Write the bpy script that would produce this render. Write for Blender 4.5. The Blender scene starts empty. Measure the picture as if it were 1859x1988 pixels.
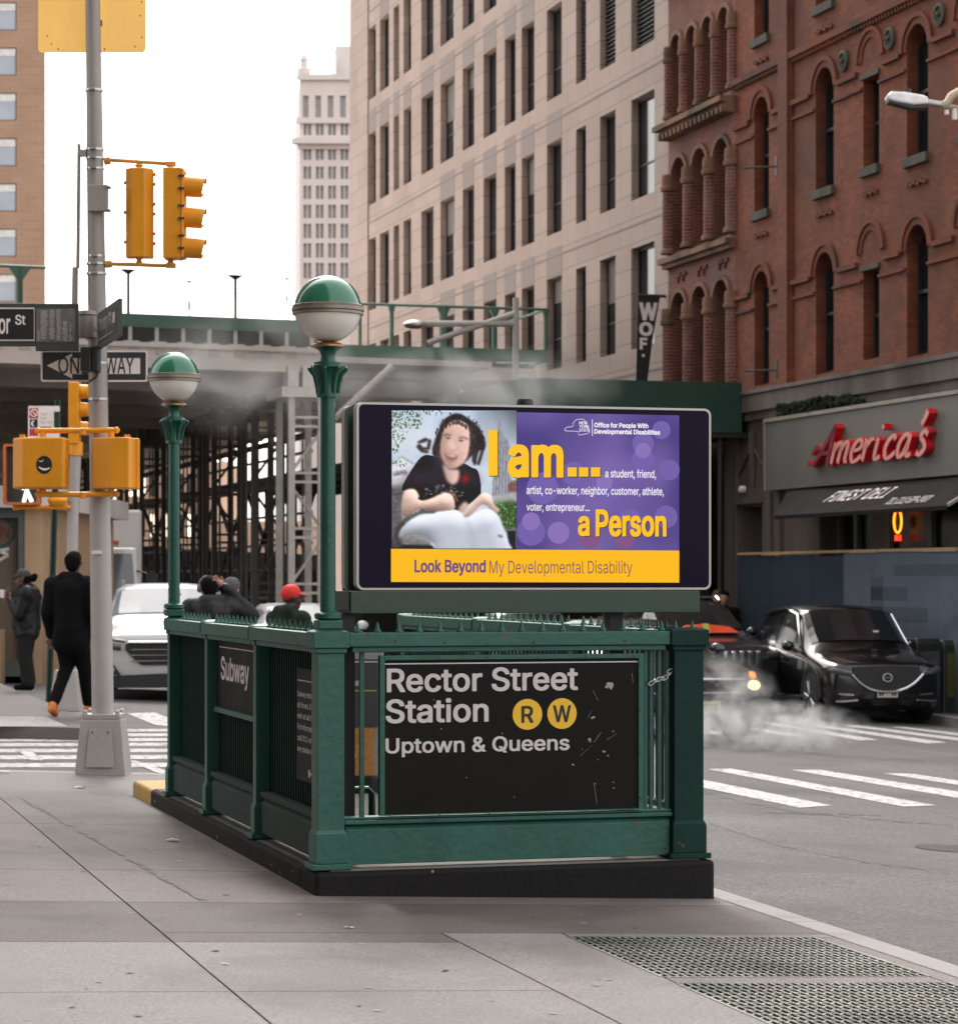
import bpy, bmesh, math, random
from mathutils import Vector, Matrix
R = math.radians
SC = bpy.context.scene
COL = SC.collection
# ------------------------------------------------------------------ camera
FPX, CX, HY, CAMZ = 5000.0, 929.5, 1122.0, 1.53      # focal length, centre and horizon in units of a 1859 wide picture
cd = bpy.data.cameras.new('camera'); cam = bpy.data.objects.new('camera', cd); COL.objects.link(cam)
cam.location = (0, 0, CAMZ); cam.rotation_euler = (R(90), 0, 0)
cd.sensor_fit = 'HORIZONTAL'; cd.sensor_width = 36.0; cd.lens = 36.0 * FPX / 1859.0
cd.shift_y = (HY - 994.0) / 1859.0
cd.clip_start = 0.1; cd.clip_end = 3000
cd.dof.use_dof = True; cd.dof.focus_distance = 12.9; cd.dof.aperture_fstop = 7.2
SC.camera = cam
# ------------------------------------------------------------------ world, sun, exposure
EXPO = 1.5
SUN_EL, SUN_AZ = 46.0, -10.0            # azimuth from +Y towards +X
w = bpy.data.worlds.new('World'); SC.world = w; w.use_nodes = True
nt = w.node_tree; bg = nt.nodes['Background']
sky = nt.nodes.new('ShaderNodeTexSky'); sky.sky_type = 'NISHITA'; sky.sun_disc = False
sky.sun_elevation = R(SUN_EL); sky.sun_rotation = R(SUN_AZ); sky.dust_density = 6.0; sky.air_density = 1.0; sky.ozone_density = 1.0
hsv = nt.nodes.new('ShaderNodeHueSaturation'); hsv.inputs['Saturation'].default_value = 0.25
nt.links.new(sky.outputs[0], hsv.inputs['Color']); hsv.inputs['Value'].default_value = 0.5
cl = nt.nodes.new('ShaderNodeMix'); cl.data_type = 'RGBA'; cl.blend_type = 'ADD'; cl.inputs[0].default_value = 1.0; cl.inputs[7].default_value = (2.75, 2.68, 2.6, 1)   # thin even cloud over the whole sky
nt.links.new(hsv.outputs[0], cl.inputs[6]); nt.links.new(cl.outputs[2], bg.inputs[0]); bg.inputs[1].default_value = 0.15
sl = bpy.data.lights.new('sun', 'SUN'); sl.energy = 0.5; sl.angle = R(12); sl.color = (1, 0.93, 0.84)
so = bpy.data.objects.new('sun', sl); COL.objects.link(so)
sd = Vector((math.sin(R(SUN_AZ)) * math.cos(R(SUN_EL)), math.cos(R(SUN_AZ)) * math.cos(R(SUN_EL)), math.sin(R(SUN_EL))))
so.rotation_euler = sd.to_track_quat('Z', 'Y').to_euler(); so.location = (0, 30, 60)
vs = SC.view_settings; vs.view_transform = 'Standard'; vs.look = 'None'; vs.gamma = 1; vs.exposure = EXPO; vs.use_curve_mapping = False
SC.cycles.use_denoising = True
try: SC.cycles.denoiser = 'OPENIMAGEDENOISE'
except Exception: pass
SC.cycles.max_bounces = 6; SC.cycles.diffuse_bounces = 3; SC.cycles.glossy_bounces = 3; SC.cycles.transmission_bounces = 3
SC.cycles.volume_bounces = 0; SC.cycles.transparent_max_bounces = 12; SC.cycles.sample_clamp_indirect = 6
SC.cycles.volume_step_rate = 1.0; SC.cycles.volume_max_steps = 96
SC.cycles.caustics_reflective = False; SC.cycles.caustics_refractive = False
# ------------------------------------------------------------------ the lie of the land
def gz(x, y): return -0.032 - 0.04 * x - 0.01 * (y - 12.4)          # pavement level
KERB = 0.13
def rz(x, y): return gz(x, y) - KERB
def ray(px, py): return (px - CX) / FPX, (HY - py) / FPX
def G(px, py, off=0.0):
    rx, rzz = ray(px, py)
    y = (-0.032 + 0.124 + off - CAMZ) / (rzz + 0.04 * rx + 0.01)
    return Vector((rx * y, y, CAMZ + rzz * y))
def GR(px, py, off=0.0): return G(px, py, off - KERB)
def P(px, py, Y):
    rx, rzz = ray(px, py); return Vector((rx * Y, Y, CAMZ + rzz * Y))
UX, UY = -0.2785, 0.9604                 # u: along the main street, away from us;  v: across it, to the right
VX, VY = 0.9604, 0.2785
ROT = math.atan2(0.2785, 0.9604)
class Frame:
    def __init__(s, o, ex, ey, ez=(0, 0, 1)):
        s.o = Vector(o); s.x = Vector(ex); s.y = Vector(ey); s.z = Vector(ez)
    def __call__(s, a, b, c): return s.o + s.x * a + s.y * b + s.z * c
    def px(s, px, py, b=0.0):            # picture point on the plane y=b of this frame -> (a, c)
        rx, rzz = ray(px, py)
        o = s.o + s.y * b
        # o + x*a = (rx*Y, Y)
        a = (rx * o.y - o.x) / (s.x.x - rx * s.x.y)
        Y = o.y + a * s.x.y
        return a, CAMZ + rzz * Y - o.z
    def pt(s, px, py, b=0.0):
        a, c = s.px(px, py, b); return s(a, b, c)
WORLD = Frame((0, 0, 0), (1, 0, 0), (0, 1, 0))
K = Frame((-0.786, 12.38, 0), (VX, VY, 0), (UX, UY, 0))              # subway entrance frame
FA = Frame((6.95, 45.7, 0), (UX, UY, 0), (VX, VY, 0))                # far facade line: x along street, y into the buildings
FAD = Frame((-6.95, 0, 0), (1, 0, 0), (0, 1, 0))
# ------------------------------------------------------------------ materials
def lin(c):
    c = c / 255.0
    return c / 12.92 if c <= 0.04045 else ((c + 0.055) / 1.055) ** 2.4
def C(r, g, b): return (lin(r), lin(g), lin(b), 1)
MATS = {}
def pm(name, col, rough=0.6, metal=0.0, var=0.25, scale=3.0, bump=0.15, bscale=None, spec=0.5, coat=0.0, chip=None, chipamt=0.62, streak=0.0, col2=None, detail=6, stain=None, grain=None):
    if name in MATS: return MATS[name]
    m = bpy.data.materials.new(name); m.use_nodes = True; MATS[name] = m
    n = m.node_tree.nodes; l = m.node_tree.links; b = n['Principled BSDF']
    b.inputs['Roughness'].default_value = rough; b.inputs['Metallic'].default_value = metal
    b.inputs['Specular IOR Level'].default_value = spec; b.inputs['Coat Weight'].default_value = coat
    b.inputs['Coat Roughness'].default_value = 0.08
    col = tuple(col[:3]) + (1,)
    tc = n.new('ShaderNodeTexCoord'); mp = n.new('ShaderNodeMapping'); l.new(tc.outputs['Object'], mp.inputs[0])
    if streak: mp.inputs['Scale'].default_value = (1, 1, 1.0 / (1 + streak))
    nz = n.new('ShaderNodeTexNoise'); nz.inputs['Scale'].default_value = scale; nz.inputs['Detail'].default_value = detail; nz.inputs['Roughness'].default_value = 0.65
    l.new(mp.outputs[0], nz.inputs['Vector'])
    mr = n.new('ShaderNodeMapRange'); mr.inputs[1].default_value = 0.25; mr.inputs[2].default_value = 0.75
    mr.inputs[3].default_value = 1 - var; mr.inputs[4].default_value = 1 + var; l.new(nz.outputs[0], mr.inputs[0])
    mx = n.new('ShaderNodeMix'); mx.data_type = 'RGBA'; mx.blend_type = 'MULTIPLY'; mx.inputs[0].default_value = 1
    mx.inputs[6].default_value = col; l.new(mr.outputs[0], mx.inputs[7])
    out = mx.outputs[2]
    if col2:
        m2 = n.new('ShaderNodeMix'); m2.data_type = 'RGBA'; l.new(out, m2.inputs[6]); m2.inputs[7].default_value = tuple(col2[:3]) + (1,)
        n2 = n.new('ShaderNodeTexNoise'); n2.inputs['Scale'].default_value = scale * 0.45; n2.inputs['Detail'].default_value = 8; l.new(mp.outputs[0], n2.inputs['Vector'])
        r2 = n.new('ShaderNodeMapRange'); r2.inputs[1].default_value = 0.5; r2.inputs[2].default_value = 0.68; l.new(n2.outputs[0], r2.inputs[0]); l.new(r2.outputs[0], m2.inputs[0]); out = m2.outputs[2]
    if grain:                                         # (scale, amount): fine aggregate
        n5 = n.new('ShaderNodeTexNoise'); n5.inputs['Scale'].default_value = grain[0]; n5.inputs['Detail'].default_value = 2; l.new(tc.outputs['Object'], n5.inputs['Vector'])
        r5 = n.new('ShaderNodeMapRange'); r5.inputs[1].default_value = .3; r5.inputs[2].default_value = .7; r5.inputs[3].default_value = 1-grain[1]; r5.inputs[4].default_value = 1+grain[1]; l.new(n5.outputs[0], r5.inputs[0])
        m5 = n.new('ShaderNodeMix'); m5.data_type = 'RGBA'; m5.blend_type = 'MULTIPLY'; m5.inputs[0].default_value = 1; l.new(out, m5.inputs[6]); l.new(r5.outputs[0], m5.inputs[7]); out = m5.outputs[2]
    if stain:                                         # (colour, scale, threshold): dirt with a shape of its own
        m4 = n.new('ShaderNodeMix'); m4.data_type = 'RGBA'; l.new(out, m4.inputs[6]); m4.inputs[7].default_value = tuple(stain[0][:3]) + (1,)
        n4 = n.new('ShaderNodeTexNoise'); n4.inputs['Scale'].default_value = stain[1]; n4.inputs['Detail'].default_value = 7; n4.inputs['Roughness'].default_value = .6; n4.inputs['Distortion'].default_value = .5; mp4 = n.new('ShaderNodeMapping'); mp4.inputs['Location'].default_value = (7.3, 2.1, 4.4); l.new(tc.outputs['Object'], mp4.inputs[0]); l.new(mp4.outputs[0], n4.inputs['Vector'])
        r4 = n.new('ShaderNodeMapRange'); r4.inputs[1].default_value = stain[2]; r4.inputs[2].default_value = stain[2]+.16; r4.inputs[4].default_value = .75; l.new(n4.outputs[0], r4.inputs[0]); l.new(r4.outputs[0], m4.inputs[0]); out = m4.outputs[2]
    if chip:
        m3 = n.new('ShaderNodeMix'); m3.data_type = 'RGBA'; l.new(out, m3.inputs[6]); m3.inputs[7].default_value = tuple(chip[:3]) + (1,)
        n3 = n.new('ShaderNodeTexNoise'); n3.inputs['Scale'].default_value = 14; n3.inputs['Detail'].default_value = 5; l.new(tc.outputs['Object'], n3.inputs['Vector'])
        r3 = n.new('ShaderNodeMapRange'); r3.inputs[1].default_value = chipamt; r3.inputs[2].default_value = chipamt + 0.03; l.new(n3.outputs[0], r3.inputs[0]); l.new(r3.outputs[0], m3.inputs[0]); out = m3.outputs[2]
    l.new(out, b.inputs['Base Color'])
    rr = n.new('ShaderNodeMapRange'); rr.inputs[1].default_value = 0.2; rr.inputs[2].default_value = 0.8
    rr.inputs[3].default_value = max(0.02, rough - 0.12); rr.inputs[4].default_value = min(1, rough + 0.12); l.new(nz.outputs[0], rr.inputs[0]); l.new(rr.outputs[0], b.inputs['Roughness'])
    if bump:
        nb = n.new('ShaderNodeTexNoise'); nb.inputs['Scale'].default_value = bscale or scale * 8; nb.inputs['Detail'].default_value = 4; l.new(tc.outputs['Object'], nb.inputs['Vector'])
        bp = n.new('ShaderNodeBump'); bp.inputs['Strength'].default_value = bump; bp.inputs['Distance'].default_value = 0.01
        l.new(nb.outputs[0], bp.inputs['Height']); l.new(bp.outputs[0], b.inputs['Normal'])
    return m
def em(name, col, strength=1.0):
    if name in MATS: return MATS[name]
    m = bpy.data.materials.new(name); m.use_nodes = True; MATS[name] = m
    b = m.node_tree.nodes['Principled BSDF']
    b.inputs['Base Color'].default_value = (0.01, 0.01, 0.01, 1); b.inputs['Roughness'].default_value = 0.25
    b.inputs['Specular IOR Level'].default_value = 0.15
    b.inputs['Emission Color'].default_value = tuple(col[:3]) + (1,); b.inputs['Emission Strength'].default_value = strength
    return m
def glass(name, tint=(0.02, 0.025, 0.03), rough=0.06, spec=0.7):
    m = pm(name, tint, rough, var=0.2, scale=0.6, bump=0.0, spec=spec); return m
def brickmat(name, c1, c2, mortar, bw=0.21, bh=0.072, ms=0.006, frame_rot=0.0, var=0.35, nscale=0.8, grime=None, bump=0.3, rough=0.85):
    m = bpy.data.materials.new(name); m.use_nodes = True; MATS[name] = m
    n = m.node_tree.nodes; l = m.node_tree.links; b = n['Principled BSDF']; b.inputs['Roughness'].default_value = rough
    tc = n.new('ShaderNodeTexCoord'); mp = n.new('ShaderNodeMapping'); l.new(tc.outputs['Object'], mp.inputs[0])
    # rotate so that x runs along the wall, then put z in y
    mp.inputs['Rotation'].default_value = (0, 0, frame_rot)
    sp = n.new('ShaderNodeSeparateXYZ'); cb = n.new('ShaderNodeCombineXYZ'); l.new(mp.outputs[0], sp.inputs[0])
    ad = n.new('ShaderNodeMath'); ad.operation = 'ADD'; l.new(sp.outputs[0], ad.inputs[0]); l.new(sp.outputs[1], ad.inputs[1])
    l.new(ad.outputs[0], cb.inputs[0]); l.new(sp.outputs[2], cb.inputs[1])
    bt = n.new('ShaderNodeTexBrick'); l.new(cb.outputs[0], bt.inputs['Vector'])
    bt.inputs['Scale'].default_value = 1; bt.inputs['Brick Width'].default_value = bw; bt.inputs['Row Height'].default_value = bh; bt.inputs['Mortar Size'].default_value = ms
    bt.inputs['Color1'].default_value = c1; bt.inputs['Color2'].default_value = c2; bt.inputs['Mortar'].default_value = mortar; bt.inputs['Bias'].default_value = 0.0
    nz = n.new('ShaderNodeTexNoise'); nz.inputs['Scale'].default_value = nscale; nz.inputs['Detail'].default_value = 8; nz.inputs['Roughness'].default_value = 0.7; l.new(tc.outputs['Object'], nz.inputs['Vector'])
    mr = n.new('ShaderNodeMapRange'); mr.inputs[1].default_value = 0.3; mr.inputs[2].default_value = 0.7; mr.inputs[3].default_value = 1 - var; mr.inputs[4].default_value = 1 + var; l.new(nz.outputs[0], mr.inputs[0])
    mx = n.new('ShaderNodeMix'); mx.data_type = 'RGBA'; mx.blend_type = 'MULTIPLY'; mx.inputs[0].default_value = 1; l.new(bt.outputs[0], mx.inputs[6]); l.new(mr.outputs[0], mx.inputs[7])
    out = mx.outputs[2]
    if grime:
        m2 = n.new('ShaderNodeMix'); m2.data_type = 'RGBA'; l.new(out, m2.inputs[6]); m2.inputs[7].default_value = grime
        n2 = n.new('ShaderNodeTexNoise'); n2.inputs['Scale'].default_value = nscale * 0.5; n2.inputs['Detail'].default_value = 9; mp2 = n.new('ShaderNodeMapping'); mp2.inputs['Scale'].default_value = (1, 1, 0.5); mp2.inputs['Location'].default_value = (3, 5, 1)
        l.new(tc.outputs['Object'], mp2.inputs[0]); l.new(mp2.outputs[0], n2.inputs['Vector'])
        r2 = n.new('ShaderNodeMapRange'); r2.inputs[1].default_value = 0.5; r2.inputs[2].default_value = 0.75; r2.inputs[4].default_value = 0.7; l.new(n2.outputs[0], r2.inputs[0]); l.new(r2.outputs[0], m2.inputs[0]); out = m2.outputs[2]
    l.new(out, b.inputs['Base Color'])
    bp = n.new('ShaderNodeBump'); bp.inputs['Strength'].default_value = bump; bp.inputs['Distance'].default_value = 0.01; bp.invert = True
    l.new(bt.outputs['Fac'], bp.inputs['Height']); l.new(bp.outputs[0], b.inputs['Normal'])
    return m
# ------------------------------------------------------------------ mesh building
OFF = {}
class MB:
    def __init__(s, fr=WORLD): s.v = []; s.f = []; s.fr = fr; s.mi = []; s.cur = 0
    def add(s, vs, fs, fr=None):
        fr = fr or s.fr; o = len(s.v)
        s.v += [tuple(fr(*p)) if fr is not WORLD else tuple(p) for p in vs]
        s.f += [tuple(i + o for i in f) for f in fs]; s.mi += [s.cur] * len(fs); return s
    def box(s, a0, a1, b0, b1, c0, c1, fr=None):
        return s.add([(a0,b0,c0),(a1,b0,c0),(a1,b1,c0),(a0,b1,c0),(a0,b0,c1),(a1,b0,c1),(a1,b1,c1),(a0,b1,c1)],
                     [(0,3,2,1),(4,5,6,7),(0,1,5,4),(1,2,6,5),(2,3,7,6),(3,0,4,7)], fr)
    def hexa(s, lo, hi): # two quads (4 points each)
        return s.add(list(lo) + list(hi), [(0,3,2,1),(4,5,6,7),(0,1,5,4),(1,2,6,5),(2,3,7,6),(3,0,4,7)])
    def frus(s, a, b, c, w0, d0, w1, d1, h):       # tapered box on (a,b,c)
        lo = [(a-w0/2,b-d0/2,c),(a+w0/2,b-d0/2,c),(a+w0/2,b+d0/2,c),(a-w0/2,b+d0/2,c)]
        hi = [(a-w1/2,b-d1/2,c+h),(a+w1/2,b-d1/2,c+h),(a+w1/2,b+d1/2,c+h),(a-w1/2,b+d1/2,c+h)]
        return s.hexa(lo, hi)
    def prism(s, poly, y0, y1, fr=None):            # polygon in (x,z), extruded along y
        n = len(poly)
        return s.add([(x, y0, z) for x, z in poly] + [(x, y1, z) for x, z in poly],
                     [tuple(range(n)), tuple(range(2*n-1, n-1, -1))] + [(i, n+i, n+(i+1) % n, (i+1) % n) for i in range(n)], fr)
    def slab(s, pts, h):                            # ground polygon given by 3-D points, top at those points
        n = len(pts); pts = [Vector(p) for p in pts]
        return s.add([tuple(p) for p in pts] + [(p.x, p.y, p.z - h) for p in pts],
                     [tuple(range(n)), tuple(range(2*n-1, n-1, -1))] + [(i, n+i, n+(i+1) % n, (i+1) % n) for i in range(n)], WORLD)
    def lathe(s, prof, c=(0,0,0), n=24, axis='z', fr=None, cap=True):   # prof: (r, h)
        vs = []; fs = []
        for r, h in prof:
            for i in range(n):
                t = 2*math.pi*i/n; p = (r*math.cos(t), r*math.sin(t))
                q = {'z': (p[0], p[1], h), 'y': (p[0], h, p[1]), 'x': (h, p[0], p[1])}[axis]
                vs.append((c[0]+q[0], c[1]+q[1], c[2]+q[2]))
        for k in range(len(prof)-1):
            for i in range(n):
                j = (i+1) % n; fs.append((k*n+i, k*n+j, (k+1)*n+j, (k+1)*n+i))
        if cap: fs.append(tuple(range(n-1, -1, -1))); fs.append(tuple(range((len(prof)-1)*n, len(prof)*n)))
        return s.add(vs, fs, fr)
    def tube(s, pts, r, n=8, fr=None, r1=None):
        fr = fr or s.fr
        pts = [Vector(fr(*p)) if fr is not WORLD else Vector(p) for p in pts]
        m = len(pts); vs = []; fs = []; up = None
        for k, p in enumerate(pts):
            d = (pts[min(k+1, m-1)] - pts[max(k-1, 0)]).normalized()
            if up is None:
                up = Vector((0, 0, 1)) if abs(d.z) < 0.9 else Vector((1, 0, 0))
            e1 = d.cross(up).normalized(); e2 = e1.cross(d).normalized(); up = e2
            rr = r if r1 is None else r + (r1 - r) * k / max(1, m-1)
            if isinstance(r, (list, tuple)): rr = r[k]
            for i in range(n):
                t = 2*math.pi*(i+0.5)/n; vs.append(tuple(p + e1*math.cos(t)*rr + e2*math.sin(t)*rr))
        for k in range(m-1):
            for i in range(n):
                j = (i+1) % n; fs.append((k*n+i, k*n+j, (k+1)*n+j, (k+1)*n+i))
        fs.append(tuple(range(n-1, -1, -1))); fs.append(tuple(range((m-1)*n, m*n)))
        return s.add(vs, fs, WORLD)
    def ball(s, c, r, n=12, fr=None):               # ellipsoid, r scalar or 3
        r = (r, r, r) if not isinstance(r, (tuple, list)) else r
        vs = []; fs = []; m = n//2
        for k in range(1, m):
            ph = math.pi*k/m
            for i in range(n):
                t = 2*math.pi*i/n; vs.append((c[0]+r[0]*math.sin(ph)*math.cos(t), c[1]+r[1]*math.sin(ph)*math.sin(t), c[2]+r[2]*math.cos(ph)))
        top = len(vs); vs.append((c[0], c[1], c[2]+r[2])); bot = len(vs); vs.append((c[0], c[1], c[2]-r[2]))
        for k in range(m-2):
            for i in range(n):
                j = (i+1) % n; fs.append((k*n+i, (k+1)*n+i, (k+1)*n+j, k*n+j))
        for i in range(n):
            j = (i+1) % n; fs.append((top, i, j)); fs.append((bot, (m-2)*n+j, (m-2)*n+i))
        return s.add(vs, fs, fr)
    def quad(s, *p): return s.add(list(p), [tuple(range(len(p)))])
    def merge(s, o):
        k = len(s.v); s.v += o.v; s.f += [tuple(i+k for i in f) for f in o.f]; s.mi += o.mi; return s
    def build(s, name, mat, parent=None, smooth=False, bev=0.0, seg=2, label=None, fix=True, angle=35):
        me = bpy.data.meshes.new(name); o = Vector((0, 0, 0))
        if parent is not None: o = OFF.get(parent.name, o)
        me.from_pydata([(x-o.x, y-o.y, z-o.z) for x, y, z in s.v], [], s.f)
        for mm in (mat if isinstance(mat, (list, tuple)) else [mat]): me.materials.append(mm)
        if isinstance(mat, (list, tuple)): me.polygons.foreach_set('material_index', s.mi)
        if fix:
            bm = bmesh.new(); bm.from_mesh(me); bmesh.ops.recalc_face_normals(bm, faces=bm.faces); bm.to_mesh(me); bm.free()
        if smooth:
            me.polygons.foreach_set('use_smooth', [True]*len(me.polygons)); me.set_sharp_from_angle(angle=R(angle))
        ob = bpy.data.objects.new(name, me); COL.objects.link(ob)
        if parent is not None: ob.parent = parent; OFF[ob.name] = o
        if bev:
            md = ob.modifiers.new('bevel', 'BEVEL'); md.width = bev; md.segments = seg; md.limit_method = 'ANGLE'; md.angle_limit = R(40)
        if label: ob['label'] = label
        return ob
def tag(o, label=None, cat=None, group=None, kind=None):
    if label: o['label'] = label
    if cat: o['category'] = cat
    if group: o['group'] = group
    if kind: o['kind'] = kind
    return o
def thing(name, label, cat, loc=(0, 0, 0), rotz=0.0, group=None):
    o = bpy.data.objects.new(name, None); COL.objects.link(o); o.location = loc; o.rotation_euler = (0, 0, rotz); o.empty_display_size = 0.2
    OFF[o.name] = Vector((0, 0, 0)) if rotz else Vector(loc)
    return tag(o, label, cat, group)
def dup(root, loc, rotz=None, label=None, cat=None):
    def cp(o, par):
        c = o.copy(); COL.objects.link(c)
        if par: c.parent = par
        for ch in list(o.children): cp(ch, c)
        return c
    c = cp(root, None); c.location = loc
    if rotz is not None: c.rotation_euler = (0, 0, rotz)
    if label: c['label'] = label
    return c
def split_islands(names, most=70):
    """give every separate piece of the named meshes an object of its own"""
    for ob in [o for o in SC.objects if o.type == 'MESH' and o.name.split('.')[0] in names]:
        me = ob.data; bm = bmesh.new(); bm.from_mesh(me); bmesh.ops.remove_doubles(bm, verts=bm.verts, dist=2e-4); bm.verts.index_update(); seen = {}; isl = []
        for v in bm.verts:
            if v.index in seen: continue
            st = [v]; cur = set()
            while st:
                x = st.pop()
                if x.index in cur: continue
                cur.add(x.index); st += [e.other_vert(x) for e in x.link_edges if e.other_vert(x).index not in cur]
            for i in cur: seen[i] = len(isl)
            isl.append(cur)
        bm.verts.ensure_lookup_table()
        if 1 < len(isl) <= most:
            for k, c in enumerate(isl):
                ids = sorted(c); mp = {i: n for n, i in enumerate(ids)}; m2 = bpy.data.meshes.new(me.name)
                m2.from_pydata([tuple(bm.verts[i].co) for i in ids], [], [tuple(mp[v.index] for v in f.verts) for f in bm.faces if f.verts[0].index in c])
                for mm in me.materials: m2.materials.append(mm)
                if len(me.polygons) and me.polygons[0].use_smooth: m2.polygons.foreach_set('use_smooth', [True]*len(m2.polygons)); m2.set_sharp_from_angle(angle=R(40))
                if k == 0: ob.data = m2
                else:
                    c2 = ob.copy(); c2.data = m2; COL.objects.link(c2)
                    if ob.parent is None: c2.location = ob.location
        bm.free()
def struct(mb, name, mat, **k):
    return tag(mb.build(name, mat, **k), kind='structure')
# ------------------------------------------------------------------ lettering
import os
import numpy as np
FONT = None
try: FONT = bpy.data.fonts.load(os.path.join(bpy.utils.resource_path('LOCAL'), 'datafiles', 'fonts', 'Inter.woff2'))   # the sans serif shipped with Blender
except Exception: FONT = None
_OUT = {}
def outlines(body, space):
    """closed polylines of a line of text"""
    if (body, space) in _OUT: return _OUT[(body, space)]
    cu = bpy.data.curves.new('lettering', 'FONT'); cu.body = body; cu.size = 1; cu.font = FONT or cu.font; cu.space_character = space
    ob = bpy.data.objects.new('lettering', cu); COL.objects.link(ob)
    dg = bpy.context.evaluated_depsgraph_get(); dg.update(); c2 = ob.evaluated_get(dg).to_curve(dg); out = []
    for sp in c2.splines:
        pts = []; bp_ = sp.bezier_points; n = len(bp_)
        for k in range(n):
            a, b = bp_[k], bp_[(k+1) % n]; p0, p1, p2, p3 = a.co, a.handle_right, b.handle_left, b.co
            m = 1 if ((p1-p0).cross(p3-p0).length < 1e-6 and (p2-p0).cross(p3-p0).length < 1e-6) else 4
            for i in range(m):
                t = i/m; q = p0*(1-t)**3+p1*3*t*(1-t)**2+p2*3*t*t*(1-t)+p3*t**3; pts.append((q.x, q.y))
        if len(pts) > 2: out.append(np.array(pts))
    bpy.data.objects.remove(ob); bpy.data.curves.remove(cu); _OUT[(body, space)] = out; return out
_TXT = {}
def textmesh(body, bold=0.0, space=1.0, h=0.0115):
    """filled lettering (non-zero winding, stroke weight grown by bold) as flat cells cut along the outline"""
    key = (body, bold, space, h)
    if key in _TXT: return _TXT[key]
    sp = sorted(outlines(body, space), key=lambda p: p[:, 0].min()); groups = []
    for p in sp:
        if groups and p[:, 0].min() < groups[-1][1] + 2*bold: groups[-1][0].append(p); groups[-1][1] = max(groups[-1][1], p[:, 0].max())
        else: groups.append([[p], p[:, 0].max()])
    vs, fs = [], []
    for ps, _ in groups:
        A = np.concatenate(ps); B = np.concatenate([np.roll(p, -1, 0) for p in ps]); lo = A.min(0)-bold-2*h; hi = A.max(0)+bold+2*h
        nx, ny = int((hi[0]-lo[0])/h)+2, int((hi[1]-lo[1])/h)+2
        gx = lo[0]+np.arange(nx)*h; gy = lo[1]+np.arange(ny)*h; X, Y = np.meshgrid(gx, gy); Pt = np.stack([X.ravel(), Y.ravel()], 1)
        W = np.zeros(len(Pt), int); D = np.full(len(Pt), 9.0)
        for a, b in zip(A, B):
            d = b-a; L2 = d@d
            if L2 < 1e-12: continue
            t = np.clip(((Pt-a)@d)/L2, 0, 1); q = np.abs(Pt-a-t[:, None]*d); q[:, 1] /= .8; D = np.minimum(D, (q[:, 0]**6+q[:, 1]**6)**(1/6) if bold else np.hypot(q[:, 0], q[:, 1]*.8))
            up = (a[1] <= Pt[:, 1]) & (b[1] > Pt[:, 1]); dn = (a[1] > Pt[:, 1]) & (b[1] <= Pt[:, 1]); cr = d[0]*(Pt[:, 1]-a[1])-d[1]*(Pt[:, 0]-a[0])
            W += (up & (cr > 0)).astype(int)-(dn & (cr < 0)).astype(int)
        S = np.where(W != 0, D, -D)+bold; S = S.reshape(ny, nx); ins = S > 0
        for j in range(ny-1):
            i = 0
            while i < nx-1:
                c = ins[j, i]+ins[j, i+1]+ins[j+1, i]+ins[j+1, i+1]
                if c == 0: i += 1; continue
                if c == 4:
                    k = i
                    while k < nx-1 and ins[j, k] and ins[j, k+1] and ins[j+1, k] and ins[j+1, k+1]: k += 1
                    o = len(vs); vs += [(gx[i], gy[j]), (gx[k], gy[j]), (gx[k], gy[j+1]), (gx[i], gy[j+1])]; fs.append((o, o+1, o+2, o+3)); i = k; continue
                cs = [(gx[i], gy[j], S[j, i]), (gx[i+1], gy[j], S[j, i+1]), (gx[i+1], gy[j+1], S[j+1, i+1]), (gx[i], gy[j+1], S[j+1, i])]; pl = []
                for k in range(4):
                    x0, y0, s0 = cs[k]; x1, y1, s1 = cs[(k+1) % 4]
                    if s0 > 0: pl.append((x0, y0))
                    if (s0 > 0) != (s1 > 0): t = s0/(s0-s1); pl.append((x0+(x1-x0)*t, y0+(y1-y0)*t))
                if len(pl) > 2: o = len(vs); vs += pl; fs.append(tuple(range(o, o+len(pl))))
                i += 1
    vs = [(float(x), float(y)) for x, y in vs]; _TXT[key] = (vs, fs); return vs, fs
CAPH = max(p[:, 1].max() for p in outlines('H', 1.0))
def letters(mb, body, x0, z0, cap, x1=None, y=0.0, depth=0.001, bold=0.0, shear=0.0, space=1.0, skew=0.0, fr=None):
    """flat lettering in the frame's x-z plane, face at y-depth; baseline z0, cap height cap, fitted between x0 and x1"""
    vs, fs = textmesh(body, bold*.8, space)
    if not vs: return mb
    k = cap / (CAPH + 1.3*bold*.8); vs = [(X+shear*Y, Y) for X, Y in vs]; xs = [v[0] for v in vs]; lo, hi = min(xs), max(xs)
    kx = (x1 - x0) / (hi - lo) if x1 is not None else k
    return mb.add([(x0+(X-lo)*kx, y-depth, z0+(Y+bold*.5)*k+skew*(X-lo)*kx) for X, Y in vs], fs, fr)
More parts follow.
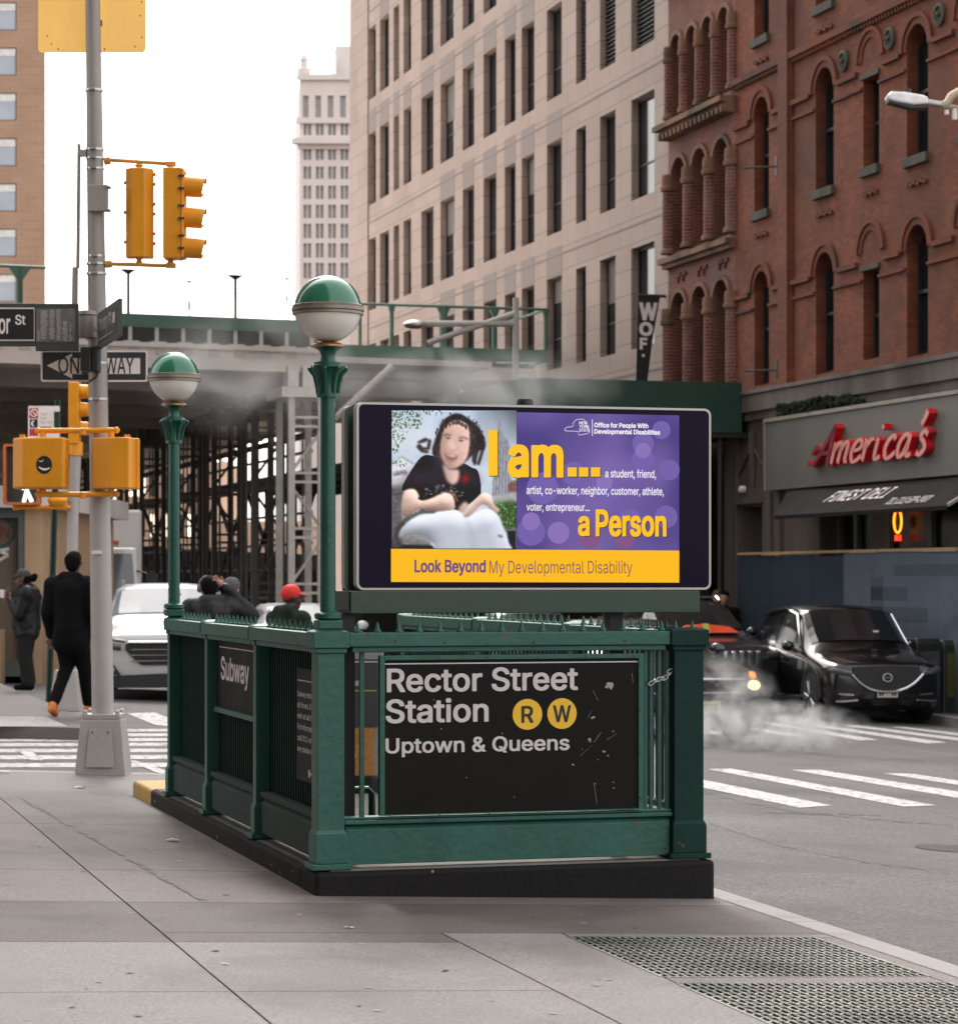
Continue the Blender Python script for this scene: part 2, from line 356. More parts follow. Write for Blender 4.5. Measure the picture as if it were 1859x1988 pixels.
# ================================================================== GROUND
FAr = Frame((6.95, 45.7, 0), (-UX, -UY, 0), (VX, VY, 0))             # facade frame running towards us (for lettering)
M_asph = pm('asphalt', (0.082, 0.076, 0.077, 1), 0.8, grain=(38, .45), stain=((.045, .042, .043), .5, .5), var=0.34, scale=1.3, bump=0.6, bscale=90, col2=(0.108, 0.10, 0.101), detail=10)
M_paint = pm('road_paint', (0.45, 0.43, 0.43, 1), 0.75, var=0.12, scale=6, bump=0.2, chip=(0.13, 0.12, 0.12), chipamt=0.565)
M_slab = [pm('pavement_%d' % i, c, 0.75, grain=(75, .28), stain=(tuple(k*.55 for k in c[:3]), .55+.2*i, .52), chip=tuple(k*.5 for k in c[:3]), chipamt=.70, var=0.2, scale=1.6, bump=0.25, bscale=140, col2=c2, detail=10) for i, (c, c2) in enumerate([
    ((0.166, 0.146, 0.139, 1), (0.12, 0.105, 0.10)), ((0.205, 0.185, 0.178, 1), (0.158, 0.142, 0.136)), ((0.112, 0.093, 0.084, 1), (0.08, 0.066, 0.059)), ((0.168, 0.142, 0.135, 1), (0.128, 0.108, 0.102))])]
M_joint = pm('joint_dirt', (0.085, 0.075, 0.068, 1), 0.9, var=0.4, scale=20)
M_kerb = pm('granite_kerb', (0.24, 0.225, 0.215, 1), 0.7, var=0.15, scale=5, bump=0.3, col2=(0.18, 0.165, 0.16))
def gsheet(x0, x1, y0, y1, zf, dz, n=1):
    mb = MB(); mb.quad((x0, y0, zf(x0, y0)+dz), (x1, y0, zf(x1, y0)+dz), (x1, y1, zf(x1, y1)+dz), (x0, y1, zf(x0, y1)+dz)); return mb
struct(gsheet(-300, 300, -60, 900, rz, 0), 'road', M_asph)
def ab(p):                                        # ground point -> (a, b) of the K frame
    d = Vector((p[0], p[1], 0)) - Vector((K.o.x, K.o.y, 0)); return d.dot(K.x), d.dot(K.y)
def kg(a, b, dz=0.0):
    p = K(a, b, 0); return (p.x, p.y, gz(p.x, p.y) + dz)
def kr(a, b, dz=0.0):
    p = K(a, b, 0); return (p.x, p.y, rz(p.x, p.y) + dz)
# near pavement: separate flags with open joints over a dirt bed
KA = 2.24                                         # kerb line at the right
A_END = ab(G(215, 1507))[1] + 0.25                # corner: pavement ends here towards the crossing
mb = MB(WORLD); mb.slab([kg(-14, -14, -0.012), kg(KA, -14, -0.012), kg(KA, A_END, -0.012), kg(-14, A_END, -0.012)], 0.15)
struct(mb, 'pavement_bed', M_joint)
jl = ab(G(280, 1783))[0]                          # long joint running with the street
bl = [A_END, ab(G(300, 1602))[1], ab(G(300, 1690))[1], ab(G(300, 1752))[1], ab(G(300, 1829))[1], ab(G(300, 1926))[1]]
st = bl[-1]
while st > -13: st -= 1.25; bl.append(st)
al = [-14, jl-6.4, jl-4.8, jl-3.2, jl-1.6, jl, KA-0.17]
GA0, GB1 = ab(G(1090, 1817)), ab(G(1648, 1822))   # grating outline
ga0 = 0.5*(ab(G(1092, 1819))[0] + ab(G(1300, 1897))[0]); ga1 = KA-0.28
gb_a = ab(G(1300, 1820))[1]; gb_b = ab(G(1500, 1897))[1]; gb_c = ab(G(1700, 1909))[1]; gb_d = gb_c - (gb_a - gb_b) * 1.02
random.seed(4)
mb = MB(WORLD); g = 0.0045; da = ga0 - 0.55
def flag(a0, a1, b0, b1, m):
    if a1-a0 < 0.02 or b1-b0 < 0.02: return
    mb.cur = m; mb.slab([kg(a0+g, b0+g), kg(a1-g, b0+g), kg(a1-g, b1-g), kg(a0+g, b1-g)], 0.03)
for i in range(len(bl)-1):
    b1, b0 = bl[i], bl[i+1]
    for j in range(len(al)-1):
        a0, a1 = al[j], al[j+1]
        m = (0, 0, 3, 2, 1, 1)[i] if i < 6 else 1
        if i < 3 and j == 4: m = 3
        if a1 > da and b0 < gb_a + 0.1 and j == len(al)-2:   # flags broken round the grating
            if b1 > gb_a + 0.12: flag(a0, a1, gb_a+0.12, b1, m)
            flag(a0, da, b0, min(b1, gb_a+0.12), m)
            continue
        flag(a0, a1, b0, b1, m)
flag(da, ga0, -13, gb_a+0.12, 1); flag(ga0, KA-0.17, gb_a, gb_a+0.12, 3); flag(ga1, KA-0.17, -13, gb_a, 3)
flag(ga0, ga1, gb_c, gb_b, 3); flag(ga0, ga1, gb_d-0.12, gb_d, 3); flag(ga0, ga1, -13, gb_d-0.12-2.4, 3)
pav = struct(mb, 'pavement', M_slab)
# kerb stones
mb = MB(WORLD)
b = -13.5
while b < A_END:
    e = min(b + 2.1, A_END); mb.slab([kg(KA-0.165, b+0.004, 0.003), kg(KA, b+0.004, 0.003), kg(KA, e-0.004, 0.003), kg(KA-0.165, e-0.004, 0.003)], 0.3); b = e
a = -14
while a < KA-0.17:
    e = min(a + 2.1, KA-0.17); mb.slab([kg(a+0.004, A_END, 0.003), kg(e-0.004, A_END, 0.003), kg(e-0.004, A_END+0.16, 0.003), kg(a+0.004, A_END+0.16, 0.003)], 0.3); a = e
struct(mb, 'kerb', M_kerb, bev=0.012)
# gutter stain strip along the kerb: darker newer asphalt patch
M_gut = pm('gutter_asphalt', (0.055, 0.053, 0.055, 1), 0.6, var=0.3, scale=4, bump=0.6, bscale=90)
mb = MB(WORLD); mb.quad(kr(KA+0.002, -13, 0.004), kr(KA+0.42, -13, 0.004), kr(KA+0.36, 9, 0.004), kr(KA+0.002, 9, 0.004)); struct(mb, 'road_gutter', M_gut)
# far pavements: left corner across the side street, and the one in front of the brick building
M_fpav = pm('far_pavement', (0.13, 0.118, 0.112, 1), 0.8, var=0.2, scale=0.8, bump=0.2)
lb = ab(G(100, 1412))[1]
la = ab(G(176, 1398))[0]
mb = MB(WORLD); mb.slab([kg(-40, lb), kg(la, lb), kg(la, 120), kg(-40, 120)], 0.3); struct(mb, 'far_pavement_corner', M_fpav)
def fg(t, d, dz=0.0):
    p = FA(t, d, 0); return (p.x, p.y, gz(p.x, p.y) + dz)
mb = MB(WORLD); mb.slab([fg(-60, -1.55), fg(3.6, -1.55), fg(4.6, -4.9), fg(150, -4.9), fg(150, 40), fg(-60, 40)], 0.3); struct(mb, 'far_pavement_shops', M_fpav)
mb = MB(WORLD); mb.slab([fg(-60, -1.71, 0.004), fg(3.5, -1.71, 0.004), fg(3.6, -1.55, 0.004), fg(-60, -1.55, 0.004)], 0.3); mb.slab([fg(3.5, -1.71, 0.004), fg(4.5, -5.06, 0.004), fg(4.6, -4.9, 0.004), fg(3.6, -1.55, 0.004)], 0.3); mb.slab([fg(4.5, -5.06, 0.004), fg(150, -5.06, 0.004), fg(150, -4.9, 0.004), fg(4.6, -4.9, 0.004)], 0.3); struct(mb, 'far_kerb', M_kerb)
# sealed cracks and a worn track in the asphalt
M_seal = pm('crack_sealant', (.028, .026, .026, 1), .6, var=.4, scale=9); random.seed(17); mb = MB(WORLD)
for pts in ([(1360, 1538), (1460, 1562), (1560, 1580), (1700, 1592), (1859, 1604)], [(1480, 1578), (1600, 1581), (1720, 1584)], [(1380, 1600), (1500, 1640), (1640, 1668), (1859, 1700)], [(1790, 1570), (1859, 1592)], [(1500, 1455), (1640, 1470), (1859, 1482)]):
    L_ = []; R_ = []
    for (x0, y0), (x1, y1) in zip(pts, pts[1:]):
        for k in range(14): t = k/14; q = GR(x0+(x1-x0)*t, y0+(y1-y0)*t+random.uniform(-1.5, 1.5)); w = random.uniform(.01, .03); L_.append((q.x, q.y-w, q.z+.003-.01*-w)); R_.append((q.x, q.y+w, q.z+.003-.01*w))
    for i in range(len(L_)-1):
        if random.random() > .15: mb.add([L_[i], R_[i], R_[i+1], L_[i+1]], [(0, 1, 2, 3)], WORLD)
tag(mb.build('road_cracks', M_seal), kind='structure')
q = GR(1858, 1648); mb = MB(WORLD); mb.add([(q.x+.3*math.cos(k*.3142), q.y+.3*math.sin(k*.3142), rz(q.x+.3*math.cos(k*.3142), q.y+.3*math.sin(k*.3142))+.004) for k in range(20)], [tuple(range(20))], WORLD); tag(mb.build('manhole_cover', pm('cast_iron', (.03, .03, .03, 1), .5, metal=.5)), 'dark round manhole cover in the road at the right edge', 'manhole cover')
# crossings
def bar(mb, pts, dz=0.004): mb.add([tuple(GR(x, y) + Vector((0, 0, dz))) for x, y in pts], [tuple(range(len(pts)))], WORLD)
mb = MB(WORLD)
for q in ([(1330, 1507), (1371, 1516), (1615, 1565), (1551, 1569), (1330, 1523)], [(1373, 1494), (1419, 1493), (1816, 1564.6), (1753.5, 1567)],
          [(1535, 1495.5), (1593, 1495.5), (2060, 1570), (2000, 1574)], [(1713, 1502), (1769, 1503), (2140, 1558), (2080, 1560)],
          [(1330, 1418), (1375, 1418), (1400, 1422), (1400, 1426), (1330, 1426)], [(1455, 1416), (1470, 1414), (1570, 1430), (1525, 1430)], [(1478, 1404), (1500, 1404), (1706, 1437), (1668, 1438)],
          [(1570, 1409), (1592, 1408), (1838, 1442), (1800, 1444)], [(1640, 1410), (1665, 1409), (1900, 1438), (1870, 1440)], [(1730, 1412), (1755, 1412), (1930, 1432), (1900, 1434)]): bar(mb, q)
struct(mb, 'crossing_marking', M_paint)
mb = MB(WORLD)
for y, h in ((1417, 5), (1425.5, 5.5), (1435, 5.5), (1444, 6), (1455.5, 6.5), (1468, 7.5), (1483, 8)):
    bar(mb, [(-160, y), (330, y-1), (330, y-1+h), (-160, y+h)])
bar(mb, [(250, 1478), (262, 1478), (330, 1500), (330, 1506), (300, 1500)], 0.006); bar(mb, [(246, 1386), (300, 1384), (330, 1396), (330, 1412), (300, 1408)], 0.006); bar(mb, [(35, 1459), (60, 1459), (84, 1478), (58, 1478)], 0.008)
struct(mb, 'side_crossing_marking', M_paint)
M_tact = pm('tactile_paving', (0.38, 0.36, 0.365, 1), 0.7, var=0.1, scale=4)
mb = MB(WORLD)
tp = [G(-60, 1411), G(132, 1411), G(88, 1392), G(-60, 1392)]
mb.add([tuple(p + Vector((0, 0, 0.004))) for p in tp], [(0, 1, 2, 3)], WORLD)
for i in range(24):
    for j in range(6):
        s = i/24; t = (j+.5)/6; p = tp[0].lerp(tp[1], s).lerp(tp[3].lerp(tp[2], s), t); mb.lathe([(0.035, 0.004), (0.022, 0.014)], tuple(p), 6)
struct(mb, 'tactile_paving', M_tact)
# ---- pavement gratings
M_grate = pm('galvanised_steel', (0.3, 0.3, 0.27, 1), 0.5, metal=0.5, var=0.3, scale=3, bump=0.1, col2=(0.13, 0.14, 0.12))
M_pit = pm('vent_pit', (0.05, 0.047, 0.043, 1), 0.9)
def grating(b0, b1, label):
    c = kg((ga0+ga1)/2, (b0+b1)/2); t = thing('pavement_grating', label, 'grating', c, group='ventilation gratings in the pavement')
    mb = MB(WORLD); n = int((ga1-ga0)/0.034)
    for i in range(n+1):
        a = ga0 + (ga1-ga0)*i/n; mb.slab([kg(a-.004, b0, .002), kg(a+.004, b0, .002), kg(a+.004, b1, .002), kg(a-.004, b1, .002)], 0.03)
    mb.build('bearing_bars', M_grate, t)
    mb = MB(WORLD); k = int((b1-b0)/0.075)
    for j in range(k+1):
        b = b0 + (b1-b0)*j/k
        for i in range(n):                       # each bay kinks, as in riveted gratings
            a = ga0 + (ga1-ga0)*i/n; a2 = ga0 + (ga1-ga0)*(i+1)/n; s = 0.018 if i % 2 else -0.018
            if b+s > b1 or b+s < b0: s = 0
            mb.slab([kg(a+.005, b+s-.007, 0), kg(a2-.005, b-s*.2-.007, 0), kg(a2-.005, b-s*.2+.007, 0), kg(a+.005, b+s+.007, 0)], 0.025)
    mb.build('cross_bars', M_grate, t)
    mb = MB(WORLD)
    for q in ((ga0-.012, ga0-.002, b0, b1), (ga1+.002, ga1+.012, b0, b1), (ga0, ga1, b0-.012, b0-.002), (ga0, ga1, b1+.002, b1+.012)):
        mb.slab([kg(q[0], q[2], .003), kg(q[1], q[2], .003), kg(q[1], q[3], .003), kg(q[0], q[3], .003)], 0.008)
    mb.build('rim', M_grate, t)
    mb = MB(WORLD); mb.slab([kg(ga0, b0, -.034), kg(ga1, b0, -.034), kg(ga1, b1, -.034), kg(ga0, b1, -.034)], 0.001)
    mb.build('pit', M_pit, t)
grating(gb_b, gb_a, 'pavement grating nearer the subway entrance, whole in view')
grating(gb_d, gb_c, 'pavement grating farther from the subway entrance, cut by the picture edge')
# patched seam in the flags
M_seam = pm('patched_seam', (0.2, 0.18, 0.165, 1), .9, var=.5, scale=25, bump=.6)
mb = MB(WORLD); pa, pb = G(44, 1551), G(392, 1748); n = 60; random.seed(21); L_ = []; R_ = []
for i in range(n+1):
    q = pa.lerp(pb, i/n); w = .014+.012*random.random(); o = .012*random.uniform(-1, 1); L_.append((q.x-w+o, q.y, gz(q.x-w+o, q.y)+.003)); R_.append((q.x+w+o, q.y, gz(q.x+w+o, q.y)+.003))
for i in range(n):
    if random.random() > .16: mb.add([L_[i], R_[i], R_[i+1], L_[i+1]], [(0, 1, 2, 3)], WORLD)
tag(mb.build('pavement_seam', M_seam), kind='structure')
# ---- litter
M_paper = pm('paper_scrap', (0.62, 0.58, 0.58, 1), 0.8, var=0.15, scale=20)
M_leaf = pm('dry_leaf', (0.22, 0.12, 0.05, 1), 0.8, var=0.3, scale=20)
def scrap(px, py, size, mat, name, label, cat, grp=None):
    p = G(px, py); random.seed(int(px*7+py)); mb = MB(WORLD); n = 7; vs = [(p.x, p.y, p.z + size*0.28)]
    for i in range(n):
        t = 2*math.pi*i/n; r = size*(0.5+0.5*random.random()); vs.append((p.x+r*math.cos(t), p.y+0.8*r*math.sin(t), p.z+0.004+size*0.25*random.random()))
    mb.add(vs, [(0, 1+i, 1+(i+1) % n) for i in range(n)], WORLD)
    ob = mb.build(name, mat); ob.location = (0, 0, 0); tag(ob, label, cat, grp)
scrap(335, 1634, 0.06, M_paper, 'paper_scrap', 'crumpled white paper on pavement beside the black stone base', 'litter')
scrap(158, 1531, 0.06, M_paper, 'paper_scrap', 'flat pale paper scrap on pavement in front of the grey pole base', 'litter')
scrap(8, 1501, 0.07, M_paper, 'paper_scrap', 'white paper cup scrap on the pavement edge by the crossing', 'litter')
scrap(435, 1661, 0.03, M_leaf, 'dry_leaf', 'brown dry leaf lying against the black stone base', 'litter')
scrap(678, 1803, 0.03, M_paper, 'paper_scrap', 'tiny pale scrap in front of the station sign', 'litter')
scrap(590, 1751, 0.02, M_leaf, 'dry_leaf', 'tiny tan leaf by the near corner of the black stone', 'litter')
scrap(438, 1874, 0.025, M_paper, 'paper_scrap', 'tiny white fleck in the middle of the pavement', 'litter')
# gum spots and scuffs, part of the pavement surface
M_gum = pm('gum_spots', (0.27, 0.25, 0.245, 1), 0.8); M_gumd = pm('gum_dark', (0.05, 0.045, 0.042, 1), 0.85)
random.seed(9); m1 = MB(WORLD); m2 = MB(WORLD)
for i in range(260):
    a = random.uniform(-6, 2.0); b = random.uniform(-3.6, A_END-0.2)
    if 0 < a < 2.1 and 0 < b < 6: continue
    if a > ga0-.1 and b < gb_a+.1: continue
    r = random.choice((.008, .01, .014, .018)); c = kg(a, b, 0.0025)
    (m1 if i % 3 else m2).add([(c[0]+r*math.cos(k)*(1+.3*math.sin(3*k+i)), c[1]+r*math.sin(k), gz(c[0]+r*math.cos(k), c[1]+r*math.sin(k))+.0025) for k in [j*math.pi/4 for j in range(8)]], [tuple(range(8))], WORLD)
tag(m1.build('gum_spots', M_gum), 'pale chewing gum spots trodden into the pavement', 'stain', kind='stuff'); tag(m2.build('scuff_spots', M_gumd), 'dark spots and scuffs on the pavement', 'stain', kind='stuff')
# ================================================================== SUBWAY ENTRANCE
GREEN = (0.017, 0.102, 0.074, 1)
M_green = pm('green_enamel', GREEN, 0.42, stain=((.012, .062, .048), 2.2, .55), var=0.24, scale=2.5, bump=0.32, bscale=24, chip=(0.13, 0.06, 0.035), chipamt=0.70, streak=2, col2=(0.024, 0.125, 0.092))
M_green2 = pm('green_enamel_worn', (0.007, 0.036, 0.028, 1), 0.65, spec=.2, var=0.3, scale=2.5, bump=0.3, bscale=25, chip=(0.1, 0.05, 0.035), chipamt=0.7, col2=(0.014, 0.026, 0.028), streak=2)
M_stone = pm('black_stone', (0.014, 0.013, 0.0135, 1), 0.75, spec=.2, var=0.35, scale=4, bump=0.5, bscale=35, chip=(0.3, 0.25, 0.2), chipamt=0.715)
M_stonetop = pm('worn_stone_top', (0.075, 0.068, 0.055, 1), 0.8, var=0.5, scale=6, bump=0.6, bscale=60)
M_ystone = pm('yellow_painted_stone', (0.42, 0.25, 0.05, 1), 0.65, var=0.25, scale=6, bump=0.4, chip=(0.3, 0.25, 0.2), chipamt=0.66)
M_black = pm('black_plate', (0.012, 0.0105, 0.010, 1), 0.55, spec=.12, var=0.3, scale=3, bump=0.1, chip=(0.1, 0.1, 0.1), chipamt=0.76)
M_dusty_shaded = pm('dusty_shaded_green', (0.018, 0.034, 0.031, 1), .7, spec=.3, var=.35, scale=3, bump=.25, bscale=25, streak=3)  # dust, plus the left side's shade painted in as a darker green
LB, RB = 4.6, 5.8                                    # length of left and right rail
ent = thing('subway_entrance', 'green iron subway stair railing on a black stone base with spiked top rails', 'subway entrance', tuple(K(1, 2, 0)))
ST = 0.11
def stone(a0, a1, b0, b1, mat, name, bev=0.02):
    mb = MB(WORLD); q = [(a0, b0), (a1, b0), (a1, b1), (a0, b1)]
    lo = [Vector(kg(a, b, -0.05)) for a, b in q]; hi = [K(a, b, ST) for a, b in q]
    mb.hexa([tuple(p) for p in lo], [tuple(p) for p in hi]); return mb.build(name, mat, ent, bev=bev)
stone(0, 2.055, 0, 0.34, M_stone, 'stone_base'); stone(0.004, 0.34, 0.345, 5.1, M_stone, 'stone_base'); stone(0.004, 0.34, 5.104, 5.9, M_ystone, 'yellow_base_end'); stone(1.72, 2.05, 0.345, 5.9, M_stone, 'stone_base')
mb = MB(WORLD); mb.slab([tuple(K(0.03, 0.33, ST+.004)), tuple(K(0.3, 0.33, ST+.004)), tuple(K(0.3, 5.08, ST+.004)), tuple(K(0.03, 5.08, ST+.004))], .003); mb.build('worn_top', M_stonetop, ent)
mb = MB(WORLD); mb.slab([tuple(K(0.08, 0.03, ST+.006)), tuple(K(1.98, 0.03, ST+.006)), tuple(K(1.98, 0.3, ST+.006)), tuple(K(0.08, 0.3, ST+.006))], .005); mb.build('pale_joint', pm('lime_joint', (0.22, 0.2, 0.185, 1), 0.9), ent)
T1, T0 = 1.263, 1.195                                  # top rail
def post(a0, a1, b0, b1, mat, caps=True, wide=True):
    mb = MB(K)
    mb.box(a0, a1, b0, b1, 0.145, 1.165)
    mb.box(a0-.012, a1+.012, b0-.012, b1+.012, 0.146, 0.285); mb.frus((a0+a1)/2, (b0+b1)/2, 0.285, a1-a0+.024, b1-b0+.024, a1-a0+.002, b1-b0+.002, 0.025)
    mb.box(a0-.03, a1+.03, b0-.03, b1+.03, 0.118, 0.146)
    mb.box(a0-.010, a1+.010, b0-.010, b1+.010, 1.165, 1.19)
    mb.box(a0-.022, a1+.022, b0-.022, b1+.022, 1.19, 1.268); mb.frus((a0+a1)/2, (b0+b1)/2, 1.268, a1-a0+.044, b1-b0+.044, a1-a0-.02, b1-b0-.02, 0.012)
    return mb.build('post', mat, ent, bev=0.004)
# near-left post a .05-.18 ; right post
AL0, AL1 = 0.02, 0.155
AR0, AR1 = K.px(1308, 1450, .05)[0], K.px(1365, 1450, .05)[0]
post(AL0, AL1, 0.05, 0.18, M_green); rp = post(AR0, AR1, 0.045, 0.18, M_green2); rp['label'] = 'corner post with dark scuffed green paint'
for b in (1.665, 3.16, LB-.06): post(AL0+.012, AL0+.12, b-.04, b+.04, M_green)
for b in (1.9, 3.8, RB-.06): post(AR1-.1, AR1-.01, b-.045, b+.045, M_green)
# top rails: front, left, right, each with a moulded underside
def rail(name, a0, a1, b0, b1):
    mb = MB(K); mb.box(a0, a1, b0, b1, T0, T1)
    i = 0.018; mb.box(a0+i, a1-i, b0+i, b1-i, T0-.028, T0); return mb.build(name, M_green, ent, bev=0.005)
rail('top_rail', AL1+.022, AR0-.022, 0.038, 0.19); 
lb = [0.2, 1.665, 3.16, LB-.06]
for i in range(3): rail('top_rail', AL0-.015, AL0+.13, lb[i]+(.05 if i else 0)+.004, lb[i+1]-.07)
rb_ = [0.2, 1.9, 3.8, RB-.06]
for i in range(3): rail('top_rail', AR1-.13, AR1+.015, rb_[i]+(.05 if i else 0)+.004, rb_[i+1]-.07)
# kick boards
mb = MB(K); mb.box(AL1+.012, AR0-.012, 0.075, 0.15, 0.135, 0.30); mb.frus((AL1+AR0)/2, 0.1125, 0.30, AR0-AL1-.024, .075, AR0-AL1-.024, .04, 0.026); mb.box(AL1+.003, AR0-.003, 0.062, 0.16, 0.331, 0.352); mb.box(AL1+.003, AR0-.003, 0.075, 0.15, 0.353, 0.367)
mb.build('kick_board', M_green, ent, bev=0.004)
for i in range(3):
    b0, b1 = (0.2, lb[1]-.06, 0)[:2] if i == 0 else (lb[i]+.06, lb[i+1]-.06)
    mb = MB(K); mb.box(AL0+.035, AL0+.11, b0, b1, 0.15, 0.31); mb.frus(AL0+.0725, (b0+b1)/2, .31, .075, b1-b0, .03, b1-b0, .03); mb.box(AL0+.03, AL0+.115, b0, b1, 0.345, 0.375)
    mb.build('kick_board', M_dusty_shaded, ent, bev=0.004)
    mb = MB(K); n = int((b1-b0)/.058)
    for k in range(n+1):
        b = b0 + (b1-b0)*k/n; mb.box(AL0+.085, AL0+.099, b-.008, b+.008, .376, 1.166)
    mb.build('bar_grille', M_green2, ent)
for i in range(3):
    b0, b1 = (0.2, rb_[1]-.06) if i == 0 else (rb_[i]+.06, rb_[i+1]-.06)
    mb = MB(K); mb.box(AR1-.09, AR1-.02, b0, b1, 0.15, 0.31); mb.box(AR1-.1, AR1, b0, b1, 0.345, 0.375); mb.build('kick_board', M_green, ent)
    mb = MB(K); n = int((b1-b0)/.075)
    for k in range(n+1):
        b = b0 + (b1-b0)*k/n; mb.box(AR1-.056, AR1-.042, b-.008, b+.008, .376, 1.166)
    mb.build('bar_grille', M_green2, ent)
# dark sheet added behind the left bars for the unlit stairwell
mb = MB(K); mb.box(AL0+.108, AL0+.115, 0.2, LB-.1, .376, 1.166); mb.build('stairwell_shade_sheet', pm('stairwell_shade_green', (0.006, 0.022, 0.018, 1), 0.6, var=0.3, scale=4), ent)
# front bars beside the sign
for px in (702,):
    a = K.px(px, 1400, .11)[0]; mb = MB(K); mb.box(a-.011, a+.011, .1, .122, .367, 1.166); mb.build('railing_bar', M_green, ent)
for px in (1252, 1263, 1279, 1294):
    a = K.px(px, 1400, .11)[0]; mb = MB(K); mb.box(a-.008, a+.008, .1, .122, .367, 1.166); mb.build('railing_bar', M_green, ent)
# handrail seen through the gap
mb = MB(K); z = K.px(690, 1534, .5)[1]; a0 = AL0+.09; a1 = K.px(722, 1534, .5)[0]
mb.tube([(a0, .5, z), (a1-.02, .5, z), (a1, .5, z-.02), (a1, .5, z-.17)], .019, 10); mb.build('hand_rail', M_green, ent, smooth=True)
# flat dark slab stands in for the unlit stairwell
mb = MB(K)
for i in range(9): mb.box(.35, 1.7, 5.6-i*.55, 6.15-i*.55, -.09-i*.0, -.085) if i == 0 else None
mb.box(.33, 1.73, .3, 5.9, -.02, .0); mb.build('stairwell_shade_slab', pm('stairwell_shade', (0.03, 0.028, 0.026, 1), 0.8), ent)
# spikes
def spikes(pts):
    for a, b in pts:
        mb = MB(K); mb.lathe([(.02, T1+.0005), (.02, T1+.008), (.013, T1+.014), (.003, T1+.052)], (a, b, 0), 8); mb.build('spike', M_green, ent)
a_s = [K.px(x, 1222, .12)[0] for x in (693, 732, 773, 813, 853, 893, 933, 973, 1011.5, 1052, 1091, 1130, 1169, 1208, 1246, 1283)]
spikes([(a, .115) for a in a_s])
spikes([(AL0+.057, .3 + i*.13) for i in range(31) if min(abs(.3+i*.13-q) for q in lb) > .07])
spikes([(AR1-.057, .3 + i*.135) for i in range(40) if min(abs(.3+i*.135-q) for q in rb_) > .07])
spikes([(AR0+.03, .11), (AR1-.03, .13)])
# rust bolts in the front rail
M_rust = pm('rust', (0.11, 0.04, 0.025, 1), 0.8, var=0.4, scale=30); mb = MB(K)
for x, y in ((768, 1244), (1036, 1247), (1213, 1245), (862, 1248), (945, 1250)):
    a, z = K.px(x, y, .036); mb.lathe([(.006, .0345), (.006, .039)], (a, 0, z), 8, axis='y')
for x, y in ((620, 1545), (657, 1545), (620, 1676), (655, 1676), (1295, 1648)):
    a, z = K.px(x, y, .037); mb.lathe([(.005, .036 if y > 1650 else .047), (.005, .06)], (a, 0, z), 8, axis='y')
mb.build('bolt', M_rust, ent)

# ------------------------------------------------------------------ station sign on the front
M_white = pm('reflective_white', (0.68, 0.63, 0.62, 1), 0.5, var=0.08, scale=8, bump=0.0)
M_yel = pm('bullet_yellow', (0.95, 0.56, 0.025, 1), 0.45, var=0.08, scale=8, bump=0.0)
M_blk = pm('matt_black', (0.012, 0.012, 0.012, 1), 0.5, bump=0.0)
SB = 0.055                                            # sign face
sx0, sz1 = K.px(736, 1273, SB); sx1, sz0 = K.px(1248, 1583, SB); sz0 = .372
sg = thing('station_sign', 'black station name sign reading Rector Street Station in a green frame', 'sign', tuple(K((sx0+sx1)/2, SB, sz0)))
fx0 = K.px(747, 1400, SB)[0]; fx1 = K.px(1236.5, 1400, SB)[0]; fz1 = K.px(900, 1282, SB)[1]; fz0 = K.px(900, 1577, SB)[1]
mb = MB(K); mb.box(fx0-.002, fx1+.002, SB, SB+.02, fz0-.002, fz1+.002); mb.build('panel', M_black, sg)
mb = MB(K); mb.box(sx0, fx0-.003, SB-.012, SB+.03, sz0, sz1); mb.box(fx1+.003, sx1, SB-.012, SB+.03, sz0, sz1); mb.box(fx0-.003, fx1+.003, SB-.012, SB+.03, fz1+.003, sz1); mb.box(fx0-.003, fx1+.003, SB-.012, SB+.03, sz0, fz0-.003); mb.build('frame', M_green, sg, bev=.003)
mb = MB(K)
for i in range(6):
    for z in ((fz1+sz1)/2, (fz0+sz0)/2): mb.lathe([(.006, SB-.0165), (.006, SB-.011)], (sx0+.05+(sx1-sx0-.1)*i/5, 0, z), 8, axis='y')
for i in range(4):
    for a in ((fx0+sx0)/2, (fx1+sx1)/2): mb.lathe([(.006, SB-.0165), (.006, SB-.011)], (a, 0, sz0+.06+(sz1-sz0-.12)*i/3), 8, axis='y')
mb.build('rivet', M_green, sg)
def sgtext(body, xl, xr, base, top, bold=.022):
    a0, z0 = K.px(xl, base, SB); a1, _ = K.px(xr, base, SB); z1 = K.px(xl, top, SB)[1]
    mb = MB(K); letters(mb, body, a0, z0, z1-z0, a1, y=SB-.0002, depth=.0012, bold=bold); return mb.build('lettering', M_white, sg)
sgtext('Rector Street', 750.5, 1121.5, 1344, 1298.5); sgtext('Station', 748.5, 948, 1404, 1358.5); sgtext('Uptown & Queens', 748, 1105, 1463, 1434)
mb = MB(K); a0, z = K.px(747, 1289, SB); a1, _ = K.px(1237, 1286, SB); mb.box(a0, a1, SB-.0014, SB-.0002, z-.0035, z+.0025); mb.build('white_line', M_white, sg)
for (x, y), ch, w in (((1023.4, 1387), 'R', 25), ((1090.5, 1385.5), 'W', 37)):
    a, z = K.px(x, y, SB); r = 30.3*12.6/5000; mb = MB(K); mb.lathe([(r, SB-.0014), (r, SB-.0002)], (a, 0, z), 48, axis='y'); d = mb.build('bullet', M_yel, sg)
    h = 33*12.6/5000; w = w*12.6/5000; mb = MB(K); letters(mb, ch, a-w/2, z-h/2, h, a+w/2, y=SB-.0016, depth=.001, bold=.022); mb.build('bullet_letter', M_blk, d)
